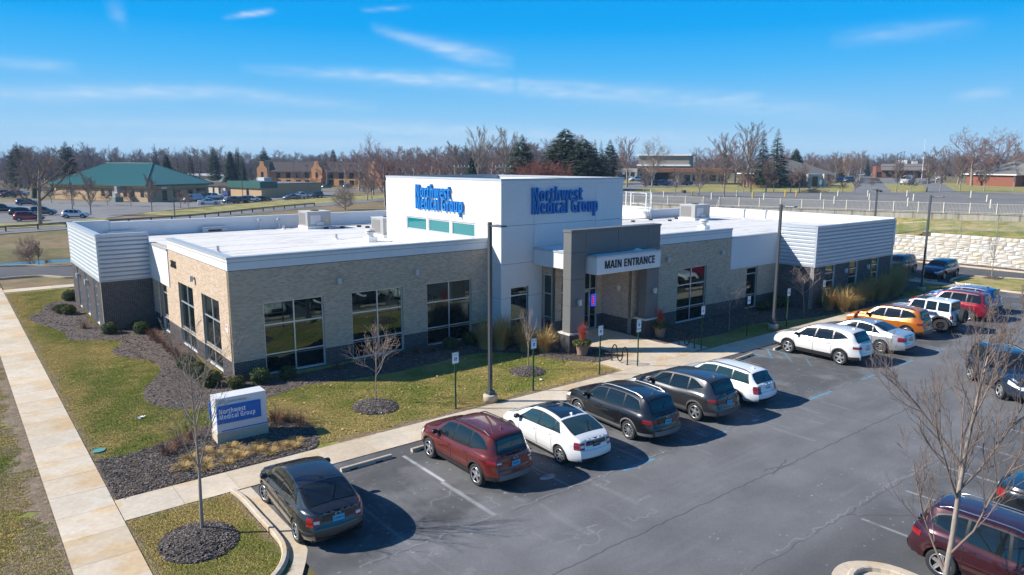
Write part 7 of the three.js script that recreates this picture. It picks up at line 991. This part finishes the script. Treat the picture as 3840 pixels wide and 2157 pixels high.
{
  const wl = 'trees around the green roofed building', W1 = 'leafless tree standing in the lot around the green roofed building', N = (a, b) => [450 + b / 2.576, a / 2.576];
  tree('oak', 149, 840, 545, 0, 'big dark leafless tree on the verge beside the guardrail', null, { w: 1.25 }); tree('vase', 340, 807, 646, 0, 'leafless tree in a mulch ring before the green roof, near a white suv', null, { w: 1.1 }); tree('vase', 569, 795, 650, 0, 'leafless tree right before the corner of the green roofed building', null, { w: 1.0 });
  for (const [u, b, t] of [[194, 762, 690], [277, 772, 684], [404, 772, 712], [491, 774, 702], [677, 780, 708], [708, 784, 716]]) tree('round', u, b, t, 0, W1, wl, { w: 1.1 });
  tree('bush', 112, 990, 880, 0, 'small multi-stemmed bare tree on the bank of the pond', null, { m: M.twigPurple, w: .8 }); tree('vase', 146, 992, 905, 0, 'thin bare sapling behind the multi-stemmed one at the pond'); 
  tree('bush', 1295, 786, 672, .0, 'large tangled grey bush on the bank above the roof parapet', null, { w: .95, name: 'bare_bush', m: M.twigGrey }); tree('round', 1378, 752, 640, 0, 'dense bare tree on the bank beside the white tower', null, { w: 1.3 }); tree('round', 1395, 748, 650, 0, 'bare tree just behind the dense one beside the tower', null, { w: 1.2 }); tree('round', 1130, 700, 640, 0, 'small grey bare tree before the gabled brick building', null, { w: 1.1 });
  tree('wide', 1455, 700, 497, 0, 'large spreading budding tree rising behind the white tower', null, { dep: 165, m: M.twigPurple }); tree('elm', 1800, 690, 465, 1, 'tall pale leafless elm behind the tower roof', null, { dep: 175, m: M.twigGrey }); tree('elm', 1900, 690, 468, 1, 'second tall leafless elm beside the dark pine', null, { dep: 185, m: M.twigGrey }); tree('vase', 1710, 690, 524, 1, 'narrow bare tree left free behind a utility pole', null, { dep: 170 });
  const cc = 'dark conifer in the wood behind the green roof', cg = 'conifers behind the green roof';
  for (const [x, t, d, k, w] of [[770, 205, 235, 'pine', .8], [760, 330, 215, 'fat', .6], [1175, 230, 240, 'slim', 1], [1255, 265, 230, 'slim', .9], [1600, 225, 225, 'spruce', .8], [1700, 330, 215, 'fat', .6], [1790, 255, 228, 'slim', 1.1], [1850, 300, 220, 'slim', 1.1], [1925, 262, 238, 'spruce', .7], [2005, 252, 240, 'slim', 1], [2150, 258, 250, 'pine', .7], [2365, 258, 235, 'spruce', .8], [2300, 300, 225, 'fat', .6], [2410, 335, 215, 'spruce', .9], [290, 235, 260, 'pine', .9], [440, 560, 200, 'fat', .4]]) tree(k, x / 2.576, 0, 450 + t / 2.576, 0, cc, cg, { dep: d, w, m: (x * 7) % 3 < 1 ? M.con2D : M.conD });
  for (const [x, t, d, k, w] of [[45, 388, 260, 'spruce', .8], [95, 455, 235, 'spruce', 1], [300, 385, 330, 'pine', .9], [880, 412, 350, 'spruce', .7], [950, 412, 340, 'fat', .6], [1150, 425, 330, 'slim', .9], [2080, 470, 200, 'slim', .9], [2250, 410, 185, 'fat', .5]]) tree(k, 900 + x / 2.576, 0, 400 + t / 2.576, 0, 'dark conifer in the wood behind the gabled brick building', 'conifers behind the gabled building', { dep: d, w });
  tree('fat', 2112, 0, 479, 1.5, 'huge dark spruce behind the tower, broad and pointed', null, { dep: 150, w: 1.3 }); tree('fat', 2178, 0, 516, 1.5, 'huge dark spruce overlapping its broader neighbour behind the tower', null, { dep: 146, w: 1.4 }); tree('pine', 1955, 0, 500, 1, 'dark rounded pine behind the tower beside tall elms', null, { dep: 150, w: 1.0, m: M.conD }); tree('spruce', 2220, 0, 515, 3, 'slender dark spruce behind the two huge ones', null, { dep: 185 }); tree('spruce', 2242, 0, 520, 3, 'second slender spruce behind the two huge ones', null, { dep: 190, w: .9 }); tree('pine', 2275, 0, 518, 3, 'ragged pine beyond the slender spruces', null, { dep: 195, w: .9 });
  for (const [u, d] of [[2010, 140], [2030, 142], [2055, 138], [1985, 138], [2085, 140]]) tree('bush', u, 0, 590, 1, 'red twigged thicket shrub behind the tower roof', 'red thicket behind the tower', { dep: d, m: M.twigRed, w: 1.1, name: 'red_thicket_shrub' });
  tree('elm', 2339, 0, 503, TY, 'purple grey bare tree beside the pale spreading one', null, { dep: 165, m: M.twigPurple, w: 1.15 }); tree('wide', 2432, 0, 498, TY, 'pale spreading bare tree before the tall office block', null, { dep: 170, m: M.twigGrey, w: .8 }); tree('elm', 2696, 0, 487, TY, 'tall bare tree at the edge of the conifer group', null, { dep: 165, w: 1.1 }); tree('elm', 2781, 0, 448, TY, 'tallest bare tree among the conifers', null, { dep: 170, w: 1.2 }); tree('spruce', 2832, 0, 478, TY, 'dark spruce right behind the tallest bare tree', null, { dep: 172, w: 1.1 }); tree('spruce', 2882, 0, 474, TY, 'dark layered spruce standing free against the sky', null, { dep: 165, w: 1.5 }); tree('fat', 2952, 0, 553, TY, 'rounded dark evergreen beside the brick office house', null, { dep: 185, w: .9 }); tree('slim', 2760, 0, 535, TY, 'small dark spruce between bare tall trees', null, { dep: 160 });
  const li = u => 'leafless tree along the upper lot ' + (u < 2590 ? 'before the flat roof office' : u < 2780 ? 'before the pale bare trees beside the conifers' : u < 2890 ? 'before the free standing spruce' : u < 3110 ? 'before the brick office house' : u < 3230 ? 'beside the navy suv and driveway' : u < 3300 ? 'standing in the driveway mouth' : u < 3500 ? 'before the long white van' : 'beyond the second driveway'), lg = 'row of leafless trees along the upper lot';
  for (const [x, b, t] of [[1325, 840, 600], [1620, 865, 560], [1855, 870, 520], [2100, 875, 470], [2285, 830, 520], [2360, 830, 500], [2505, 830, 470]]) tree(x > 1900 ? 'vase' : 'round', 1900 + x / 2.576, 400 + b / 2.576, 400 + t / 2.576, TY, li(1900 + x / 2.576), lg, { w: 1.15 });
  for (const [x, b, t] of [[85, 830, 480], [160, 832, 600], [320, 832, 570], [405, 832, 530], [685, 827, 620], [825, 827, 700], [945, 827, 685], [1100, 790, 685], [1340, 827, 450], [1480, 825, 610], [1635, 825, 410], [1765, 820, 510], [1955, 815, 410], [2190, 820, 510]]) tree(t < 520 ? 'vase' : 'round', 2840 + x / 2.576, 400 + b / 2.576, 400 + t / 2.576, TY, li(2840 + x / 2.576), lg, { w: t < 520 ? 1.1 : 1.15 });
  const mg = 'bare trees between the houses on the upper level';
  for (const [u, d, v, k] of [[2600, 215, 545, 'elm'], [2655, 205, 540, 'oak'], [2735, 190, 520, 'oak'], [2905, 195, 560, 'oak'], [2925, 215, 550, 'elm'], [3015, 225, 566, 'oak'], [3100, 200, 570, 'oak'], [3150, 215, 560, 'oak'], [3190, 240, 555, 'elm'], [3470, 210, 540, 'oak'], [3500, 230, 548, 'elm'], [3550, 200, 560, 'oak'], [3740, 205, 520, 'elm'], [3790, 215, 545, 'oak'], [3835, 200, 540, 'oak']]) tree(k, u, 0, v, TY, 'bare tree among the houses beyond the upper lot', mg, { dep: d, m: u % 2 ? M.twigPurple : M.twig });
  for (const [u, d, v] of [[1240, 300, 575], [1310, 290, 568], [1360, 250, 560], [1410, 220, 556], [1500, 210, 545], [1560, 200, 552], [1620, 190, 560], [1660, 205, 548], [1840, 200, 540]]) tree('oak', u, 0, v, .3, 'bare tree in the thicket beside and behind the white tower', 'bare trees behind the tower', { dep: d, m: M.twigPurple });
  tree('wide', 3600, 0, 462, TY, 'huge spreading bare tree against the sky behind the lane', null, { dep: 185, w: 1.15, m: M.twigPurple }); tree('wide', 3690, 0, 458, TY, 'second huge spreading bare tree against the sky behind the lane', null, { dep: 190, w: 1.1, m: M.twigPurple });
  for (const [u, v] of [[3668, 560], [3790, 566], [3835, 562], [3130, 566]]) tree('wide', u, 0, v, TY, 'yellow twigged willow in the distance', 'yellow willows', { dep: 290, m: M.willow, name: 'willow_tree' });
  for (const [x, t, d] of [[480, 450, 250], [640, 460, 260], [835, 480, 300], [1430, 470, 290], [1460, 460, 295], [1530, 465, 300]]) tree('slim', 2840 + x / 2.576, 0, 400 + t / 2.576, TY, 'small dark conifer in the distant treeline above the houses', 'conifers in the distant treeline', { dep: d });
}
// the far wood that closes the horizon
{
  reseed(808); const q = new THREE.Object3D(), c = new THREE.Color();
  const wood = (name, label, T1, n, rows, cols) => { const list = []; for (let i = 0; i < n; i++) { const u = rr(-500, 4400), lim = u > 960 && u < 1520 ? 350 : u > 520 && u < 1000 ? 275 : u > 2330 && u < 2740 ? 290 : u > 3190 && u < 3480 ? 325 : 240, d = Math.max(lim, rows[0]) + rnd() * (rows[1] - rows[0]); const p = atDepth(u, d, 0); p.k = u > 2200 ? .70 : 1.06; p.y = groundY(p.x, p.z) - .3; list.push(p); } for (const [k, g] of [['trunks', T1.trunk], ['crowns', T1.crown]]) { const im = new THREE.InstancedMesh(g, mat([1, 1, 1], .95, { side: THREE.DoubleSide }), n); list.forEach((p, i) => { q.position.copy(p); q.rotation.set(0, i * 2.4, 0); const s = p.k * (.72 + .38 * ((i * 37 % 100) / 100)) * (1 + .25 * (vnoise(p.x * .02 + 20, p.z * .02 + 20) - .5)); q.scale.set(s * 1.1, s, s * 1.1); q.updateMatrix(); im.setMatrixAt(i, q.matrix); const a = cols[i % cols.length]; im.setColorAt(i, c.setRGB(...a)); }); im.name = numbered(name + '_' + k); im.userData = { label: label + (k === 'trunks' ? ', the trunks' : ', the crowns'), category: 'wood', kind: 'stuff' }; sh(im); scene.add(im); } };
  const br = [[.165, .132, .128], [.19, .15, .142], [.145, .12, .122], [.19, .138, .13], [.175, .15, .15]];
  wood('far_wood', 'leafless brown wood closing the horizon', TR.far, 520, [270, 430], br); wood('far_wood_edge', 'leafless grey wood behind the lots', TR.far2, 420, [250, 520], br); wood('distant_wood', 'hazy leafless wood on the skyline', TR.far2, 500, [450, 800], br); wood('far_conifers', 'dark conifers scattered through the far wood', TR.spruce, 70, [280, 520], [[.025, .042, .022], [.03, .045, .02]]);
  const near = []; 
}
// poles and lines
{
  const pole = (u, dep, y, vt, label, arms, g) => { const p = atDepth(u, dep, y), h = heightAt(p, vt) - y; const t = thing('utility_pole', label, 'pole', p, -.6, g); part(t, 'pole', cyl(0, 0, h, 0, .14, .1, 8), arms ? M.barkPale : M.bronze); if (arms) { part(t, 'crossarm', box(-1.3, 1.3, h - .5, h - .35, -.08, .08), M.oldConcrete); for (const x of [-1.2, -.5, .5, 1.2]) part(t, 'insulator', cyl(x, h - .35, h - .12, 0, .05, .05, 6), M.white); } else part(t, 'lamp_head', box(-.1, .8, h - .15, h, -.15, .15), M.bronze); };
  pole(1735, 120, .5, 618, 'pale utility pole with crossarm rising behind the tower parapet, by the narrow tree', 1); pole(1886, 118, .5, 618, 'pale utility pole with crossarm rising behind the tower parapet, by the elms', 1); pole(1032, 280, 0, 602, 'grey utility pole before the gabled brick building', 1); pole(896, 250, 0, 608, 'grey utility pole between conifers and mansard building', 1);
  for (const [u, vb, vt, l] of [[272, 786, 662, 'lamp post in the lot before the green hip roof'], [656, 818, 700, 'lamp post beside the guardrail before the green roof'], [912, 764, 632, 'lamp post beside a dark car near the mansard building'], [1156, 748, 622, 'lamp post among parked cars near the mansard building'], [1105, 700, 612, 'lamp post on the verge before the gabled building'], [1192, 700, 612, 'pale lamp post among far cars before the gabled building'], [1326, 690, 606, 'lamp post before the dark shingle roof']]) { const p = at(u, vb, 0); const h = heightAt(p, vt); const t = thing('far_lamp_post', l, 'lamp post', p); part(t, 'pole', cyl(0, 0, h, 0, .09, .07, 6), M.bronze); part(t, 'lamp_head', box(-.5, .5, h - .08, h + .06, -.15, .15), M.bronze); }
  { const p = at(3258, 812, 2.2); p.copy(atDepth(3258, 76, 2.5)); const h = heightAt(p, 708) - 2.5; const t = thing('far_lamp_post', 'dark lamp post rising behind the siding wing roof', 'lamp post', p); part(t, 'pole', box(-.07, .07, -2.5, h, -.07, .07), M.bronze); part(t, 'lamp_head', box(-.6, .05, h - .05, h + .03, -.15, .15), M.bronze); }
  { const p = atDepth(3416, 280, TY), h = heightAt(p, 522) - TY; const t = thing('flag_pole', 'white flagpole standing above the brick office roof', 'pole', p); part(t, 'pole', cyl(0, 0, h, 0, .13, .07, 8), M.white); part(t, 'finial', new THREE.SphereGeometry(.2, 8, 6).translate(0, h, 0), M.white); }
  for (const [u, v] of [[3322, 573], [3332, 568], [3344, 566], [3140, 574]]) { const p = atDepth(u, 270, TY), h = heightAt(p, v) - TY; const t = thing('far_lamp_post', 'thin dark lamp post before the brick office roof', 'lamp post', p, 0, 'lamp posts by the brick office'); part(t, 'pole', cyl(0, 0, h, 0, .1, .08, 6), M.bronze); part(t, 'lamp_head', box(-.6, .6, h - .1, h + .1, -.2, .2), M.bronze); }
  const cable = (a, b) => tube([a, a.clone().lerp(b, .5).add(V(0, -1.2, 0)), b], .025, 16, 3); const A = atDepth(896, 250, 0), Bq = atDepth(1032, 280, 0), Z = atDepth(560, 235, 0), E = atDepth(1330, 285, 0); for (const k of [A, Bq, Z, E]) k.y = heightAt(k, 606); const w = tagMesh(part(scene, 'power_line', merge([cable(Z, A), cable(A, Bq), cable(Bq, E)]), M.black), 'thin power lines strung before the far wood', 'cable');
}
// parked cars in the distance
{
  const G = 'cars in the far lots'; const put = (type, col, u, vb, y, turn, label, o = {}) => { const p = at(u, vb, y); car(type, label, col, p.x, p.z, turn, { y, far: true, group: G, ...o }); };
  const wht = [.74, .75, .76], blk = [.014, .015, .018], gry = [.09, .095, .10], slv = [.42, .44, .46], red = [.36, .01, .02], blu = [.02, .06, .16], tan = [.16, .15, .12];
  put('suv', wht, 283, 818, 0, -1.9, 'white small suv alone before the mulch ring tree', { scale: .95 }); put('suv', red, 110, 829, 0, -1.75, 'crimson small suv on the verge side of the far lot'); put('suv', tan, 162, 807, 0, -1.8, 'grey green suv behind the crimson one'); put('crossover', blk, 90, 810, 0, -1.8, 'black crossover beside the grey green suv'); put('boxy', blk, 12, 798, 0, -1.7, 'black suv at the lot edge beyond the big dark tree'); put('suv', blu, 103, 770, 0, -1.8, 'navy suv half hidden by the big dark tree');
  put('sedan', wht, 75, 733, 0, 1.2, 'white sedan in the farthest row behind the big dark tree'); put('suv', red, 47, 734, 0, 1.2, 'dark red suv in the farthest row'); put('suv', blk, 32, 741, 0, 1.2, 'black suv in the farthest row behind trees'); put('suv', red, 5, 733, 0, 1.2, 'red suv at the end of the farthest row');
  put('pickup', wht, 800, 749, 0, -1.3, 'white pickup before the open garage of the green roofed building'); put('van', slv, 722, 757, 0, 1.9, 'silver van parked against the green roofed building', { scale: .95 }); put('sedan', wht, 784, 768, 0, -1.8, 'white sedan in front of the silver van'); put('suv', gry, 866, 762, 0, 1.9, 'charcoal suv in the row by the lamp post'); put('crossover', gry, 905, 760, 0, 1.9, 'grey crossover next to the charcoal suv'); put('suv', wht, 943, 758, 0, -1.8, 'white suv between two dark cars by the lamp post'); put('sedan', blk, 980, 756, 0, -1.8, 'black sedan at the end of the row by the lamp post');
  put('suv', red, 1048, 733, 0, 1.5, 'bright red suv before the green mansard end'); put('suv', [.25, .01, .03], 1091, 727, 0, 1.5, 'cherry suv behind the bright red one'); put('suv', [.35, .42, .48], 1075, 711, 0, 1.6, 'pale blue suv behind the red suvs'); put('sedan', [.2, .24, .27], 1094, 748, 0, 1.7, 'steel grey sedan beside the white pickup'); put('pickup', wht, 1128, 745, 0, 1.8, 'white pickup between steel sedan and dark suv'); put('boxy', [.03, .035, .035], 1185, 741, 0, 1.9, 'dark suv right of the lamp post by the white pickup'); put('suv', [.13, .14, .17], 1179, 718, 0, 1.8, 'grey suv behind the dark suv');
  put('suv', blk, 1160, 704, 0, 1.8, 'black suv in the far lot before the brick gables'); put('suv', [.25, .33, .38], 1190, 706, 0, 1.8, 'pale blue suv in the far lot before the brick gables'); put('suv', [.08, .11, .13], 1223, 706, 0, 1.8, 'slate suv in the far lot before the brick gables'); put('suv', [.03, .07, .11], 1303, 705, 0, 1.9, 'blue suv in the far lot by the small grey tree');
  put('suv', wht, 2384, 681, TY, 1.2, 'white suv on the side lot beyond the tower'); put('suv', blk, 2330, 674, TY, 1.2, 'black suv at the tower edge on the side lot'); put('sedan', blk, 2447, 697, TY, 0.9, 'black sedan before the flat roof office'); put('sedan', blu, 2483, 697, TY, .9, 'navy sedan beside the black one before the office'); put('sedan', wht, 2515, 696, TY, .9, 'white sedan before the flat roof office'); put('sedan', [.06, .05, .05], 2558, 696, TY, .9, 'brown sedan behind bare trees before the office'); put('suv', blu, 2655, 690, TY, .9, 'blue suv behind bare trees by the office');
  put('boxy', [.03, .05, .09], 3180, 685, TY, 1.5, 'navy suv before the brick office house'); put('suv', blk, 3140, 686, TY, 1.5, 'black suv behind the navy one at the office house'); put('van', wht, 3402, 693, TY, 1.75, 'long white van parked behind the row of bare trees', { scale: 1.15 }); put('pickup', wht, 3530, 676, TY, 1.7, 'white pickup on the far side of the driveway'); put('suv', slv, 3225, 662, TY, .5, 'silver suv far up the driveway'); put('suv', blk, 3285, 663, TY, .5, 'dark suv at the top of the driveway');
}
// brush pile, bins and small signs on the upper level
{
  const p = at(3050, 722, TY); const t = thing('brush_pile', 'heap of cut grey branches at the edge of the upper lot', 'brush pile', p); reseed(61); const S = new Sticks(); for (let i = 0; i < 90; i++) { const a = rr(0, 6.3), r = rr(0, 2.2), b = rr(0, 6.3), l = rr(.6, 1.8), c = V(Math.cos(a) * r, rr(.05, .7) * (1.3 - r / 2.4), Math.sin(a) * r); S.limb(c, c.clone().add(V(Math.cos(b) * l, rr(-.2, .5), Math.sin(b) * l)), .04, .015, 4); } part(t, 'branches', S.geo(), M.twigGrey); part(t, 'twigs', clump(66, 120, .8, 3, 1.5, .02), M.strawDarkD);
  for (const [u, vb, vt, l] of [[2563, 724, 714, 'brown bin on the verge before bare trees'], [3298, 721, 711, 'brown bin at the foot of the driveway']]) { const q = at(u, vb, TY), h = heightAt(q, vt) - TY, b = thing('litter_bin', l, 'bin', q); part(b, 'drum', cyl(0, 0, h, 0, .5, .5, 14), mat([.13, .09, .06], .8)); part(b, 'lid', cyl(0, h, h + .12, 0, .52, .3, 14), M.bronze); }
  { const q = at(3078, 701, TY), s = thing('yard_sign', 'white office sign panel on the lawn of the brick house', 'sign', q); part(s, 'panel', box(-.5, .5, .6, 1.7, -.05, .05), M.white); part(s, 'post', box(-.05, .05, 0, .6, -.04, .04), M.white); }
  { const q = at(3797, 717, TY), s = thing('road_sign', 'grey diamond sign seen from behind at the lane', 'sign', q); part(s, 'post', bar(V(0, 0, 0), V(.25, 2.2, 0), .04), M.galv); part(s, 'panel', boxUV(new THREE.BoxGeometry(.9, .9, .03).rotateZ(.75).translate(.3, 2.4, 0)), M.galv); }
}
renderer.render(scene, camera);
